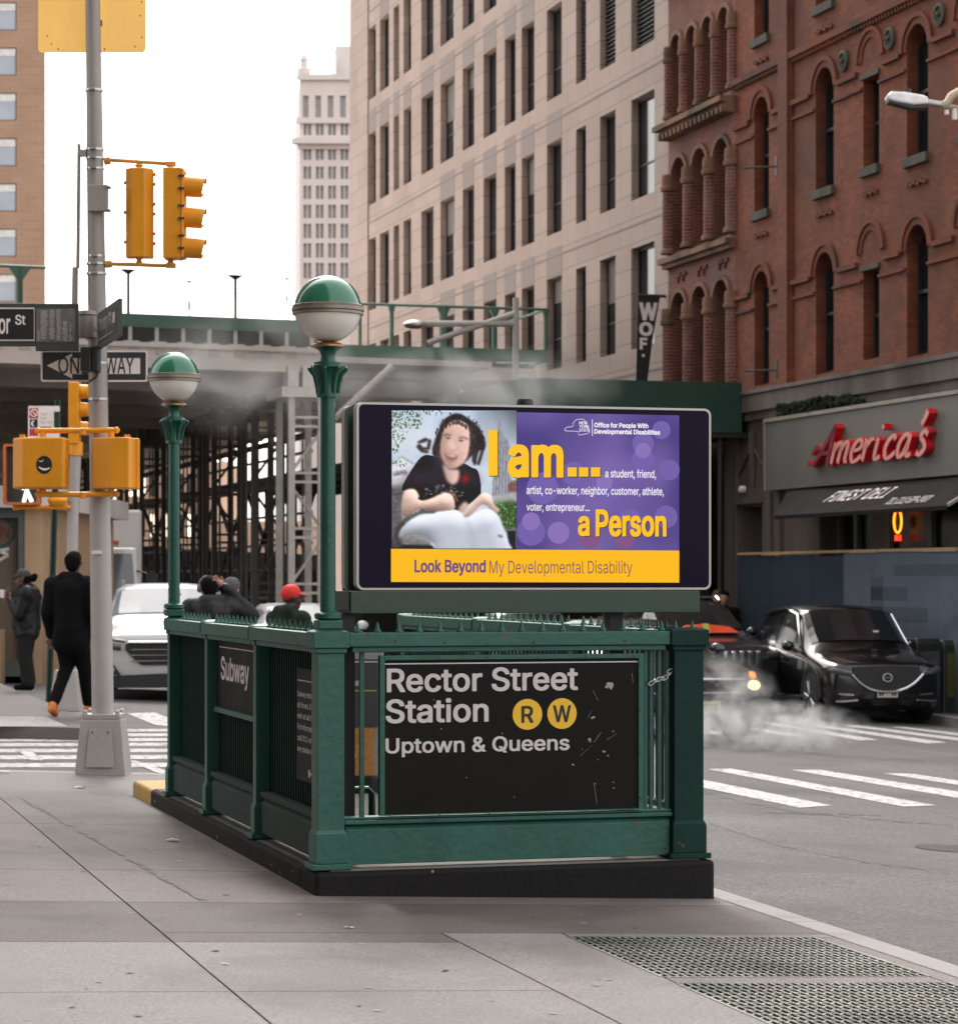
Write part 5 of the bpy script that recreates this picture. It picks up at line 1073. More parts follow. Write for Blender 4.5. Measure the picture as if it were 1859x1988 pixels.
for s, xl, xr, yb in (('Street', 79, 92, 806), ('Clean', 79, 91, 814), ('8am-9am', 79, 101, 822)):
    a0, _, c0 = a3(xl, yb, -.062); a1, _, c1 = a3(xr, yb-5, -.062); letters(mb, s, a0, c0, c1-c0, a1, y=-.062, depth=.001)
mb.build('lettering', M_pale, ns)
# parking meter style post top seen on the same post
r3('post_cap', 105, 799, 116, 832, pm('post_green', (0,0,0,1)), -.066)
# ================================================================== BUILDINGS
ROTF = -math.atan2(UY, UX)
def wall_holes(mb, t0, t1, z0, z1, holes, y=0.0, depth=.25, arch_n=10):
    """wall plane in the frame's x-z plane with recessed openings; hole = (ta, tb, za, zb, arched[, depth])"""
    ts = sorted(set([t0, t1] + [h[0] for h in holes] + [h[1] for h in holes])); zs = sorted(set([z0, z1] + [h[2] for h in holes] + [h[3] for h in holes]))
    ts = [t for t in ts if t0-1e-6 <= t <= t1+1e-6]; zs = [z for z in zs if z0-1e-6 <= z <= z1+1e-6]
    for i in range(len(ts)-1):
        run = None
        for j in range(len(zs)-1):
            tm, zm = (ts[i]+ts[i+1])/2, (zs[j]+zs[j+1])/2
            inside = any(h[0] < tm < h[1] and h[2] < zm < h[3] for h in holes)
            if not inside: mb.quad((ts[i], y, zs[j]), (ts[i+1], y, zs[j]), (ts[i+1], y, zs[j+1]), (ts[i], y, zs[j+1]))
    for h in holes:
        ta, tb, za, zb, ar = h[:5]; d = h[5] if len(h) > 5 else depth
        if not ar:
            mb.quad((ta, y, za), (ta, y+d, za), (ta, y+d, zb), (ta, y, zb)); mb.quad((tb, y, za), (tb, y, zb), (tb, y+d, zb), (tb, y+d, za)); mb.quad((ta, y, zb), (ta, y+d, zb), (tb, y+d, zb), (tb, y, zb)); mb.quad((ta, y, za), (tb, y, za), (tb, y+d, za), (ta, y+d, za))
        else:
            r = (tb-ta)/2; c = (ta+tb)/2; zsp = zb-r
            pts = [(c-r*math.cos(math.pi*k/arch_n), zsp+r*math.sin(math.pi*k/arch_n)) for k in range(arch_n+1)]
            for k in range(arch_n):
                (xa, ya), (xb, yb) = pts[k], pts[k+1]
                mb.quad((xa, y, ya), (xb, y, yb), (xb, y, zb), (xa, y, zb)); mb.quad((xa, y, ya), (xa, y+d, ya), (xb, y+d, yb), (xb, y, yb))
            mb.quad((ta, y, za), (ta, y+d, za), (ta, y+d, zsp), (ta, y, zsp)); mb.quad((tb, y, za), (tb, y, zsp), (tb, y+d, zsp), (tb, y+d, za)); mb.quad((ta, y, za), (tb, y, za), (tb, y+d, za), (ta, y+d, za))
def archring(mb, ta, tb, zsp, w, y0, y1, n=14):
    r = (tb-ta)/2; c = (ta+tb)/2
    o = [(c-(r+w)*math.cos(math.pi*k/n), zsp+(r+w)*math.sin(math.pi*k/n)) for k in range(n+1)]; i = [(c-r*math.cos(math.pi*k/n), zsp+r*math.sin(math.pi*k/n)) for k in range(n+1)]
    for k in range(n):
        q = [o[k], o[k+1], i[k+1], i[k]]
        mb.add([(x, y0, z) for x, z in q] + [(x, y1, z) for x, z in q], [(0, 1, 2, 3), (7, 6, 5, 4), (0, 4, 5, 1), (2, 6, 7, 3), (1, 5, 6, 2), (3, 7, 4, 0)])
M_wglass = glass('dark_window_glass', (0.012, 0.015, 0.018), .05, .8)
M_wframe = pm('dark_window_frame', (0.02, 0.022, 0.025, 1), .5)
# ------------------------------------------------------------------ pale stone office building
M_lime = brickmat('pink_granite_cladding', (0.40, 0.307, 0.262, 1), (0.355, 0.268, 0.227, 1), (0.23, 0.17, 0.143, 1), bw=1.55, bh=.557, ms=.012, frame_rot=ROTF, var=.10, nscale=.35, bump=.35, rough=.7)
M_span = pm('spandrel_brown', (0.215, 0.168, 0.149, 1), .6, var=.1, scale=1.5, bump=.05)
off = thing('office_building', 'pale pink stone office building with rows of deep narrow windows', 'building', tuple(FA(25, 0, -1)))
def tof(px, b=0.0): return FA.px(px, 900, b)[0]
TB0 = tof(1297); TB1 = tof(698)
cols = [(1640, 1755, 0), (1485, 1562, 0), (1367, 1416, 0), (1222, 1296, 1), (1097, 1160, 1), (1013, 1067, 1), (908, 972, 1), (805, 862, 1), (695, 765, 1), (600, 660, 1), (512, 550, 1), (463, 490, 1), (395, 440, 1), (340, 375, 1)]
FH = 3.34; holes = []; wins = []; spans = []
for k in range(-2, 5):
    zs_, ze = 10.0 + FH*k, 12.26 + FH*k
    for i, (l, r_, p) in enumerate(cols):
        ta, tb = tof(582.5 + r_*.3917), tof(582.5 + l*.3917)
        has = (k in (0, -1) and 3 <= i <= 8) or (k == 1 and i >= 4) or (k == 2 and i in (1, 3, 6, 7, 10, 12)) or k >= 3
        holes.append((ta, tb, zs_, ze, False, .24)); louv = (k == 1 and i <= 2); wins.append((ta, tb, zs_, ze, louv))
        if has: spans.append((ta, tb, ze+.02, ze+.72))
TBM = tof(716)
mb = MB(FA); wall_holes(mb, TB0+.004, TBM, -1.5, 27, holes); mb.box(TB0+.004, TBM, .27, 14, -1.5, 27); w_ = mb.build('wall', M_lime, off, fix=False)
mb = MB(FA); mb.box(TBM+.12, TB1+1.3, -.02, 14, -1.5, 27); mb.box(TBM+.001, TBM+.119, .35, 14, -1.5, 27); mb.build('corner_pier', M_lime, off)
mb = MB(FA)
for k in range(-2, 6): mb.box(TB0+.02, TBM-.01, -.012, -.001, 9.42+FH*k, 9.46+FH*k); 
mb.build('ledge', M_span, off)
M_louv = pm('louvre_dark', (0.03, 0.03, 0.032, 1), .5)
for ta, tb, z0, z1, lv in wins:
    mb = MB(FA); mb.box(ta+.002, tb-.002, .2, .238, z0+.002, z1-.002)
    o = mb.build('window', M_wglass if not lv else M_wframe, off)
    mb = MB(FA)
    if lv:
        n = 22
        for i in range(n): z = z0+(z1-z0)*i/n; mb.hexa([(ta+.01, .12, z), (tb-.01, .12, z), (tb-.01, .19, z+.06), (ta+.01, .19, z+.06)], [(ta+.01, .12, z+.015), (tb-.01, .12, z+.015), (tb-.01, .19, z+.075), (ta+.01, .19, z+.075)])
        mb.build('louvre', M_louv, o)
    else:
        mb.box(ta+.004, ta+.05, .17, .2, z0+.01, z1-.01); mb.box(tb-.05, tb-.004, .17, .2, z0+.01, z1-.01); mb.box(ta+.05, tb-.05, .17, .2, z1-.06, z1-.01); mb.box(ta+.05, tb-.05, .17, .2, z0+.01, z0+.06); mb.box(ta+.05, tb-.05, .18, .2, z0+.75, z0+.79)
        mb.build('frame', M_wframe, o); random.seed(int(ta*97+z0*31)); q_ = random.random()
        if q_ < .16: mb = MB(FA); mb.box(ta+.052, tb-.052, .192, .1985, z1-.06-(z1-z0)*random.uniform(.2, .65), z1-.062); mb.build('blind', pm('office_blind', (.16, .145, .13, 1), .7), o)
for ta, tb, z0, z1 in spans: mb = MB(FA); mb.box(ta, tb, -.006, -.0005, z0, z1); mb.build('spandrel_panel', M_span, off)
# ------------------------------------------------------------------ red brick building
BR1, BR2, MORT = (0.235, 0.058, 0.020, 1), (0.15, 0.037, 0.016, 1), (0.10, 0.05, 0.034, 1)
M_brick = brickmat('red_brick', BR1, BR2, MORT, frame_rot=ROTF, var=.4, nscale=.9, grime=(0.075, 0.035, 0.023, 1), ms=.007)
M_brick2 = brickmat('pale_red_brick', (0.225, 0.068, 0.044, 1), (0.155, 0.046, 0.03, 1), (0.23, 0.135, 0.11, 1), frame_rot=ROTF, var=.4, nscale=.9, grime=(0.12, 0.07, 0.06, 1), ms=.008)
M_brick3 = pm('moulded_brick', (0.165, 0.042, 0.018, 1), .85, var=.4, scale=2, bump=.5, bscale=20, col2=(.05, .028, .022))
M_sand = pm('sandstone', (0.22, 0.115, 0.07, 1), .85, var=.35, scale=2.5, bump=.4, bscale=20, col2=(.06, .05, .03))
M_base = pm('stained_stone', (0.15, 0.125, 0.105, 1), .85, var=.4, scale=1.2, bump=.35, bscale=15, streak=6, col2=(.05, .045, .035), detail=9)
M_sill = pm('green_grey_stone', (0.085, 0.08, 0.065, 1), .85, var=.35, scale=3, bump=.3, col2=(.035, .04, .025))
brk = thing('brick_building', 'dark red brick building with round arched windows above a grey stone shop front', 'building', tuple(FA(3, 0, -1)))
def tz(px, py, b=0.0): return FA.px(px, py, b)
TA = tof(1427); ZB = 5.12                             # edge of the arcade bay; underside of brick
A_, B_, C_, D_ = (4.68, 5.42), (1.6, 2.42), (-.345, .32), (-2.28, -1.46)
holes = []; wl = []
for k, dz in ((0, 0), (1, 3.42), (2, 6.84)):
    for (ta, tb), ar in ((A_, 1), (B_, 1), (C_, 0), (D_, 1), ((-4.15, -3.5), 0), ((-6.0, -5.2), 1)):
        z0 = 5.32+dz if not (ar == 0) else 5.42+dz; z1 = 7.56+dz if ar else 7.0+dz
        if k == 2 and ar == 0: z0, z1 = z0+.1, z1
        holes.append((ta, tb, z0, z1, bool(ar), .3)); wl.append((ta, tb, z0, z1, ar))
mb = MB(FA); wall_holes(mb, -9, TA, ZB, 19.0, holes); mb.box(-9, TA, .32, 14, ZB, 19); mb.build('wall', M_brick, brk, fix=False)
wobj = []
for ta, tb, z0, z1, ar in wl:
    mb = MB(FA); mb.box(ta+.002, tb-.002, .27, .298, z0, z1); o = mb.build('window', M_wglass, brk); wobj.append(o)
    mb = MB(FA); mb.box(ta+.003, ta+.06, .2, .269, z0, z1-.3*ar); mb.box(tb-.06, tb-.003, .2, .269, z0, z1-.3*ar); mb.box(ta+.06, tb-.06, .18, .269, (z0+z1)/2-.03, (z0+z1)/2+.03); mb.box(ta+.06, tb-.06, .2, .269, z0+.001, z0+.07); mb.build('sash_frame', M_wframe, o)
    if z0 > 5.6: mb = MB(FA); mb.box(ta-.05, tb+.05, -.08, .26, z0-.17, z0-.002); mb.build('window_sill', M_sill, brk, bev=.01)
    if not ar: mb = MB(FA); mb.box(ta-.05, tb+.05, -.05, .25, z1+.001, z1+.09); mb.build('lintel', M_sill, brk)
for (ta, tb, z0, z1, ar), wo in zip(wl, wobj):          # arch hoods and corbels belong to their windows
    mb = MB(FA)
    if ar: archring(mb, ta-.0, tb+.0, z1-(tb-ta)/2, .12, -.025, -.001); archring(mb, ta-.12, tb+.12, z1-(tb-ta)/2, .09, -.055, -.001)
    else: archring(mb, ta-.05, tb+.05, z1+.32, .12, -.025, -.001); archring(mb, ta-.17, tb+.17, z1+.32, .08, -.055, -.001)
    mb.build('arch_moulding', M_brick3, wo)
    if z0 > 5.8:
        n = 6; mb = MB(FA)
        for i in range(n): t = ta+.02+(tb-ta-.04)*i/n; mb.box(t, t+(tb-ta)/n*.8, -.05, -.001, z0-.52+(.03 if i % 2 else 0), z0-.46+(.03 if i % 2 else 0))
        mb.build('corbel_course', M_brick3, wo)
def segs(z0, z1, d, gap=.24):
    out = []; x = -9
    for ta, tb in sorted([A_, B_, C_, D_, (-4.15, -3.5), (-6.0, -5.2)]):
        out.append((x, ta-gap)); x = tb+gap
    out.append((x, TA)); return [(a, b, z0, z1, d) for a, b in out if b > a]
mb = MB(FA)
for k in range(3):
    dz = 3.42*k
    for a, b, z0, z1, d in segs(7.1+dz, 7.19+dz, .07, .22) + segs(6.82+dz, 6.87+dz, .05, .02): mb.box(a, b, -d, -.001, z0, z1)
for z in (11.47, 14.9):
    mb.box(-9, TA, -.10, -.001, z-.05, z+.07); n = 120
    for i in range(n): t = -9+(TA+9)*i/n; mb.box(t, t+.06, -.07, -.001, z-.14, z-.051)
mb.build('belt_course', M_brick3, brk)
pl0, pl1 = tof(1537), tof(1519)
mb = MB(FA); mb.box(pl0, pl1, -.11, -.001, ZB+.01, 19); mb.box(pl0-.08, pl0-.001, -.05, -.001, ZB+.01, 19); mb.box(pl1+.001, pl1+.08, -.05, -.001, ZB+.01, 19); mb.build('pilaster', M_brick, brk)
mb = MB(FA)
for x, y in ((1639, 118), (1728.6, 74), (1825.6, 27.5), (1640+12, -200)):
    t, z = tz(x, y); mb.lathe([(.2, -.001), (.2, -.05), (.14, -.07), (.12, -.03), (.05, -.03), (.04, -.09), (.01, -.1)], (t, 0, z), 20, axis='y')
mb.build('rosette', M_sill, brk, smooth=True)
# arcade bay with brick columns
mb = MB(FA); hl = []; cl = []
L0, L1 = TA, TB0
def tier(n, z0, z1, marg=.1):
    w = (L1-L0-2*marg)/n
    for i in range(n): c = L0+marg+w*(i+.5); hl.append((c-w*.36, c+w*.36, z0, z1, True, .45))
    for i in range(n+1): cl.append((L0+marg+w*i, z0, z1-w*.36))
tier(3, 5.2, 7.62); tier(3, 8.5, 10.5); tier(4, 11.4, 13.15); tier(4, 14.4, 16.2)
wall_holes(mb, L0, L1, 1.5, 19, hl); mb.box(L0+.001, L1-.001, .47, 14, 1.5, 19); mb.build('arcade_wall', M_brick2, brk, fix=False)
aobj = []
for ta, tb, z0, z1, *_ in hl: mb = MB(FA); mb.box(ta+.002, tb-.002, .42, .448, z0, z1); aobj.append(mb.build('window', M_wglass, brk))
M_brick2r = brickmat('column_brick', (.18, .05, .035, 1), (.135, .037, .026, 1), (.26, .155, .125, 1), bw=.2, bh=.075, ms=.01, frame_rot=ROTF, var=.4, nscale=3, grime=(.3, .17, .14, 1))
for t, z0, zt in cl:
    r = .15 if zt < 11 else .115
    mb = MB(FA); mb.lathe([(r, z0+.12), (r*.95, zt-.22)], (t, -.02, 0), 16); c = mb.build('column', M_brick2r, brk, smooth=True)
    mb = MB(FA); mb.lathe([(r*.98, zt-.22), (r*1.25, zt-.2), (r*1.3, zt-.12), (r*1.1, zt-.1), (r*1.15, zt), (r*1.05, zt+.14)], (t, -.02, 0), 16); mb.build('capital', M_sand, c, smooth=True); mb = MB(FA); mb.lathe([(r*1.3, z0+.0), (r*1.25, z0+.08), (r*1.02, z0+.12)], (t, -.02, 0), 16); mb.build('column_base', M_sand, c, smooth=True)
for (ta, tb, z0, z1, *_), wo in zip(hl, aobj): mb = MB(FA); archring(mb, ta, tb, z1-(tb-ta)/2, .1, -.06, -.001, 10); mb.build('arch_moulding', M_sand, wo)
mb = MB(FA)
for z, d in ((8.3, .22), (11.16, .34), (14.2, .25)):
    mb.box(L0, L1+.12, -d, -.001, z-.02, z+.09); mb.box(L0, L1+.06, -d*.6, -.001, z-.12, z-.021)
    if d > .3:
        for i in range(16): t = L0+(L1-L0)*i/16; mb.box(t, t+.1, -d*.9, -.001, z-.24, z-.121)
mb.build('cornice', M_sand, brk)
mb = MB(FA)
for i in range(3):
    for j in range(2): t = L0+.35+i*1.2+j*.3; mb.box(t, t+.2, -.04, -.001, 7.95, 8.03); mb.box(t+.15, t+.2, -.04, -.001, 7.83, 7.95)
mb.build('brick_pattern', M_brick3, brk)
# stone shop storey
def pz(px, py, b=0): return tz(px, py, b)[1]
holes = [(tof(1495), tof(1449), -1.2, 2.93, False, .6), (-9, tof(1600), -1.2, 3.0, False, .5)]
mb = MB(FA); wall_holes(mb, -9, L0+.35, -1.5, ZB-.002, holes, y=-.1); mb.box(-9, L0+.35, .5, 14, -1.5, ZB-.002); mb.build('stone_wall', M_base, brk, fix=False)
mb = MB(FA); mb.box(-9, L0+.2, -.28, -.101, 4.78, ZB-.003); mb.box(-9, L0+.2, -.2, -.101, 4.62, 4.779); mb.box(-9, L0+.2, -.32, -.02, ZB+.0, ZB+.08); mb.build('cornice', M_base, brk, bev=.01)
mb = MB(FA)
for x0, x1 in ((1422, 1446), (1497, 1512), (1520, 1530)):
    a, b = tof(x1), tof(x0); mb.box(a, b, -.2, -.101, -1.2, 4.6)
a, b = tof(1500), tof(1446); mb.box(a, b, -.24, -.101, 2.98, 3.12); mb.box(a-.05, b+.05, -.18, -.101, 3.12, 3.3); c = (a+b)/2
for s in (-1, 1): mb.hexa([(c+s*(b-a)*.62, -.17, 3.42), (c+s*(b-a)*.62, -.101, 3.42), (c+s*.16, -.101, 4.0), (c+s*.16, -.17, 4.0)], [(c+s*(b-a)*.62, -.17, 3.48), (c+s*(b-a)*.62, -.101, 3.48), (c+s*.16, -.101, 4.07), (c+s*.16, -.17, 4.07)])
mb.hexa([(c-.09, -.16, 3.3), (c+.09, -.16, 3.3), (c+.09, -.101, 3.3), (c-.09, -.101, 3.3)], [(c-.11, -.18, 4.4), (c+.11, -.18, 4.4), (c+.11, -.101, 4.4), (c-.11, -.101, 4.4)])
mb.build('door_surround', M_base, brk, bev=.012)
mb = MB(FA); a, b = tof(1495), tof(1449); mb.box(a+.01, b-.01, .44, .49, -1.2, 2.9); mb.build('door', pm('dark_door', (.02, .018, .016, 1), .5), brk)
# shop window band
a0 = tof(1600); M_shopdark = glass('shop_glass', (.012, .013, .012), .25, .1)
mb = MB(FA); mb.box(-9, a0-.004, .3, .32, -1.2, 2.99); shop = mb.build('shop_window', M_shopdark, brk)
mb = MB(FA)
for x in (1607, 1640, 1703, 1783, 1859): t = tof(x); mb.box(t-.07, t+.07, .2, .29, -1.2, 2.99)
mb.build('mullion', pm('grey_mullion', (.09, .085, .075, 1), .5), shop)
mb = MB(FA); a, b = tof(1702), tof(1668); mb.box(a, b, .22, .29, -1.2, 2.99); mb.build('shop_panel', pm('tan_panel', (.12, .09, .065, 1), .6), shop)
# deli sign board, lettering, awning
M_board = pm('grey_sign_board', (.15, .145, .13, 1), .5, var=.12, scale=1.2, bump=.05, streak=3)
b0t = tof(1526); zt_, zb_ = 4.5, 3.2
sgn = thing('shop_sign', 'grey shop sign board with raised red script letters on the brick building', 'sign', tuple(FA(b0t-3, -.35, zb_)))
mb = MB(FA); mb.box(-9, b0t, -.42, -.205, zb_, zt_); mb.build('board', M_board, sgn); mb = MB(FA); mb.box(-9, b0t+.03, -.46, -.2, zt_+.001, zt_+.07); mb.box(b0t+.001, b0t+.04, -.45, -.2, zb_, zt_); mb.build('edge_trim', pm('pale_trim', (.3, .27, .23, 1), .5), sgn)
# script letters: ribbons drawn with a broad pen, extruded
M_redl = pm('red_letter_side', (.62, .010, .018, 1), .35, var=.1, bump=0); M_pink = pm('pink_letter_face', (.82, .34, .30, 1), .4, var=.1, bump=0)
SY = -.43
def sgp(x, y): return FAr.px(x, y, SY)                # picture -> board
GL = {  # letter strokes in a unit em box (x-height .5), slanted later
 'A': [[(-.1, .1), (.0, .02), (.12, .08), (.3, .5), (.5, 1.02)], [(.5, 1.02), (.5, .5), (.52, .05), (.6, .0)], [(-.05, .34), (.1, .5), (.22, .4), (.3, .3), (.55, .34)]],
 'm': [[(0, 0), (.0, .5)], [(0, .3), (.12, .5), (.2, .42), (.2, 0)], [(.2, .3), (.32, .5), (.4, .42), (.4, .06), (.48, .02)]],
 'e': [[(0, .26), (.22, .3), (.26, .42), (.16, .52), (.04, .4), (.0, .2), (.08, .0), (.2, .02), (.3, .12)]],
 'r': [[(0, 0), (.0, .5)], [(0, .3), (.12, .48), (.22, .5)]],
 'i': [[(0, .5), (.0, .1), (.06, .0), (.16, .06)]],
 'c': [[(.24, .42), (.16, .52), (.04, .4), (.0, .2), (.08, .0), (.2, .02), (.3, .12)]],
 'a': [[(.24, .42), (.14, .52), (.02, .36), (.0, .16), (.07, .0), (.17, .06), (.24, .3)], [(.26, .5), (.25, .12), (.3, .0), (.38, .05)]],
 's': [[(.2, .44), (.1, .54), (.03, .42), (.14, .28), (.2, .14), (.1, .0), (.0, .06)]],
 'q': [[(.0, .7), (.06, .86), (.08, 1.0)]], '.': [[(.0, .74), (.04, .78)]]}
def smooth(pts, n=5):
    o = []
    for i in range(len(pts)-1):
        p0, p1, p2, p3 = pts[max(i-1, 0)], pts[i], pts[i+1], pts[min(i+2, len(pts)-1)]
        for k in range(n):
            t = k/n; o.append(tuple(.5*(2*p1[j]+(p2[j]-p0[j])*t+(2*p0[j]-5*p1[j]+4*p2[j]-p3[j])*t*t+(3*p1[j]-p0[j]-3*p2[j]+p3[j])*t**3) for j in (0, 1)))
    return o + [pts[-1]]
sx0, sz0 = sgp(1580, 900); sx1, sz1 = sgp(1812, 858)
scale_z = (sgp(1700, 806)[1]-sgp(1700, 884)[1])
def ribbon(mb, pts, w, y0, y1):
    l = []; r_ = []
    for i, p in enumerate(pts):
        q0, q1 = pts[max(i-1, 0)], pts[min(i+1, len(pts)-1)]; d = Vector((q1[0]-q0[0], q1[1]-q0[1])); d = d.normalized() if d.length > 1e-6 else Vector((0, 1)); nrm = Vector((-d.y, d.x))
        ww = w*(.45+.55*abs(d.y)); l.append((p[0]+nrm.x*ww, p[1]+nrm.y*ww)); r_.append((p[0]-nrm.x*ww, p[1]-nrm.y*ww))
    n = len(l); vs = [(x, y0, z) for x, z in l+r_] + [(x, y1, z) for x, z in l+r_]; m = 2*n; fs = []
    for i in range(n-1): fs += [(i, i+1, n+i+1, n+i), (m+i, m+n+i, m+n+i+1, m+i+1), (i, m+i, m+i+1, i+1), (n+i, n+i+1, m+n+i+1, m+n+i)]
    fs += [(0, n, m+n, m), (n-1, m+n-1, m+2*n-1, 2*n-1)]; mb.add(vs, fs, FAr)
adv = [('A', .0, .72, 1), ('m', .66, .62, 1), ('e', 1.22, .4, 1), ('r', 1.6, .32, 1), ('i', 1.93, .3, 1), ('.', 1.97, 0, 1), ('c', 2.2, .4, 1), ('a', 2.57, .5, 1), ('q', 3.06, .2, 1), ('s', 3.1, .4, 1)]
kx = (sx1-sx0)/3.38; kz = scale_z/.98
i = 0
for ch, x, _, _ in adv:
    mb = MB(FAr)
    for stt in GL[ch]:
        pts = smooth(stt, 5); pts = [(sx0+(x+.1+px_+.30*pz_)*kx*.97, sz0-.05+pz_*kz*(.92 if ch == 'A' else 1)) for px_, pz_ in pts]
        ribbon(mb, pts, .07, SY-.14, SY)
    o = mb.build('script_letter', M_redl, sgn)
    mb2 = MB(FAr)
    for stt in GL[ch]:
        pts = smooth(stt, 5); pts = [(sx0+(x+.1+px_+.30*pz_)*kx*.97, sz0-.05+pz_*kz*(.92 if ch == 'A' else 1)) for px_, pz_ in pts]; ribbon(mb2, pts, .058, SY-.146, SY-.1405)
    mb2.build('letter_face', pm('dark_red_letter_face', (.20, .015, .035, 1), .4) if ch == 'A' else M_pink, o)
M_awn = pm('dark_awning', (.014, .0115, .0115, 1), .85, var=.2, scale=2, bump=.2, spec=.1)
awn = thing('shop_awning', 'dark sloping awning with white Finest Deli lettering below the grey sign', 'awning', tuple(FA(b0t-3, -.5, 2.4)))
ax0, az0 = FAr.px(1505, 1003, -1.35); ax0 = FAr.px(1505, 1003, -1.35)[0]
tx0 = FAr.px(1527, 958, -.45)[0]; XE = FAr.px(1838, 960, -1.35)[0]
zt2 = 3.13
mb = MB(FAr); mb.hexa([(tx0, -.45, zt2), (XE+.1, -.45, zt2), (XE, -1.35, az0), (ax0, -1.35, az0)], [(tx0, -.45, zt2+.02), (XE+.1, -.45, zt2+.02), (XE, -1.36, az0+.015), (ax0, -1.36, az0+.015)]); mb.box(ax0, XE, -1.365, -1.35, az0-.05, az0+.01); mb.build('canvas', M_awn, awn)
mb = MB(FAr); mb.hexa([(XE+.001, -.45, zt2), (XE+.06, -.45, zt2), (XE+.06, -1.35, az0), (XE+.001, -1.35, az0)], [(XE+.001, -.45, zt2+.05), (XE+.06, -.45, zt2+.05), (XE+.06, -1.36, az0+.05), (XE+.001, -1.36, az0+.05)]); mb.build('side_bar', pm('pale_trim', (0,)*4), awn)
sl_ = (az0-zt2)/(-.9)
dslope = Vector((0, -.9, az0-zt2)).normalized()
AWN = Frame(FAr(0, -.453, zt2+.024), (-UX, -UY, 0), tuple((FAr.y*(-dslope.z)+FAr.z*dslope.y)*-1), tuple((FAr.y*dslope.y+FAr.z*dslope.z)*-1))
def awt(s, x0, x1, d0, h, **k):
    xa = FAr.px(x0, 980, -.9)[0]; xb = FAr.px(x1, 975, -.9)[0]; mb = MB(AWN); letters(mb, s, xa, -d0, h, xb, y=0, depth=-.004, **k); mb2 = MB(AWN); return mb
mb = awt('FINEST DELI', 1600, 1720, .60, .40, bold=.008, shear=-.35, space=1.06); mb.build('lettering', M_sgnw, awn)
mb = awt('TEL: (212) 509-0930', 1745, 1828, .86, .22, bold=.0, shear=-.35); mb.build('lettering', M_sgnw, awn)
# neon sign in the window
ns_ = FA.px(1743, 1012, .15)
t = thing('neon_sign', 'small red and orange oval neon sign hanging in the deli window', 'neon sign', tuple(FA(ns_[0], .15, ns_[1]-.2)))
M_nr, M_no = em('neon_red', C(255, 40, 20), 1.2), em('neon_orange', C(255, 150, 40), 1.0)
mb = MB(FA); pts = [(ns_[0]+.15*math.cos(k*math.pi/10), .14, ns_[1]+.2*math.sin(k*math.pi/10)) for k in range(21)]; mb.tube(pts, .02, 6); mb.build('oval_tube', M_no, t); mb = MB(FA); mb.box(ns_[0]-.13, ns_[0]+.13, .13, .16, ns_[1]+.15, ns_[1]+.24); mb.box(ns_[0]-.1, ns_[0]+.1, .13, .16, ns_[1]-.34, ns_[1]-.24); mb.build('red_tube', M_nr, t); mb = MB(FA); mb.lathe([(.13, .15), (.13, .16)], (ns_[0], 0, ns_[1]), 16, axis='y'); mb.build('backing', pm('neon_back', (.02, .05, .03, 1), .5), t)
# moss growing on the ledge above the shop sign
M_moss = pm('ledge_moss', (.018, .024, .008, 1), .95, spec=.1, var=.5, scale=8, bump=.6)
random.seed(8); mb = MB(FA); ta, tb = tof(1700), tof(1545)
for i in range(420):
    t_ = random.uniform(ta, tb); s = random.uniform(.03, .09); k = .35*min(1, (t_-ta)/.8+.3); zz = 4.58+random.uniform(0, .22)*k/.35; mb.ball((t_, random.uniform(-.42, -.24), zz), (s, s*.8, s*.7), 6)
tag(mb.build('moss', M_moss), 'dark green moss growing on the ledge above the shop sign', 'moss', kind='stuff')
# wall lamps / boxes on the brick front
for x, y, lab in ((1438, 1012-62, 'small white lamp on the stone wall beside the doorway'),):
    tt, z = tz(x, y, -.3); mb = MB(FA); mb.lathe([(.05, -.34), (.07, -.3), (.07, -.22)], (tt, 0, z), 12, axis='y'); tag(mb.build('wall_lamp', M_sgnw), lab, 'wall lamp')
for x0, x1, y, lab in ((1460, 1510, 330, 'short iron bracket on the brick wall beside the upper arched window'), (1460, 1510, 722, 'short iron bracket on the brick wall above the stone ledge')):
    (ta, z), (tb, _) = tz(x0, y, -.3), tz(x1, y, 0); mb = MB(FA); mb.tube([(tb, 0, z), (tb+.35, -.55, z)], .02, 6); mb.box(tb-.05, tb+.05, -.05, -.001, z-.18, z+.18); tag(mb.build('wall_bracket', M_dark), lab, 'bracket')
# ------------------------------------------------------------------ banner
bt_ = P(1259, 573, 0.999)
ty = 54.6; FBn = Frame((0, ty, 0), (VX, VY, 0), (UX, UY, 0))
def bn(x, y): return FBn.px(x, y)
ban = thing('banner', 'black tapered hanging banner with white letters between the brick and stone buildings', 'banner', FBn.pt(1259, 735))
q = [bn(1238, 574), bn(1281, 574), bn(1266, 660), bn(1256, 740), bn(1234, 740)]
mb = MB(FBn); mb.prism([(a, c) for a, c in q], -.01, .0); mb.build('cloth', pm('banner_black', (.012, .012, .014, 1), .6), ban)
mb = MB(FBn); a, c = bn(1236, 573); b, d = bn(1302, 572); mb.tube([(a, 0, c), (b, 0, c)], .035, 8); mb.build('rod', M_dark, ban)
mb = MB(FBn)
for s, x0, x1, yb, yt, sk in (('W', 1240, 1275, 621, 588, .1), ('O', 1240, 1266, 651, 626, .1), ('F', 1241, 1256, 678, 656, .1)):
    a, c = bn(x0, yb); b, d = bn(x1, yt); letters(mb, s, a, c, d-c, b, y=-.011, depth=.002, bold=.05)
a, c = bn(1248, 690); mb.box(a-.03, a+.03, -.013, -.011, c-.03, c+.03); mb.build('lettering', M_sgnw, ban)
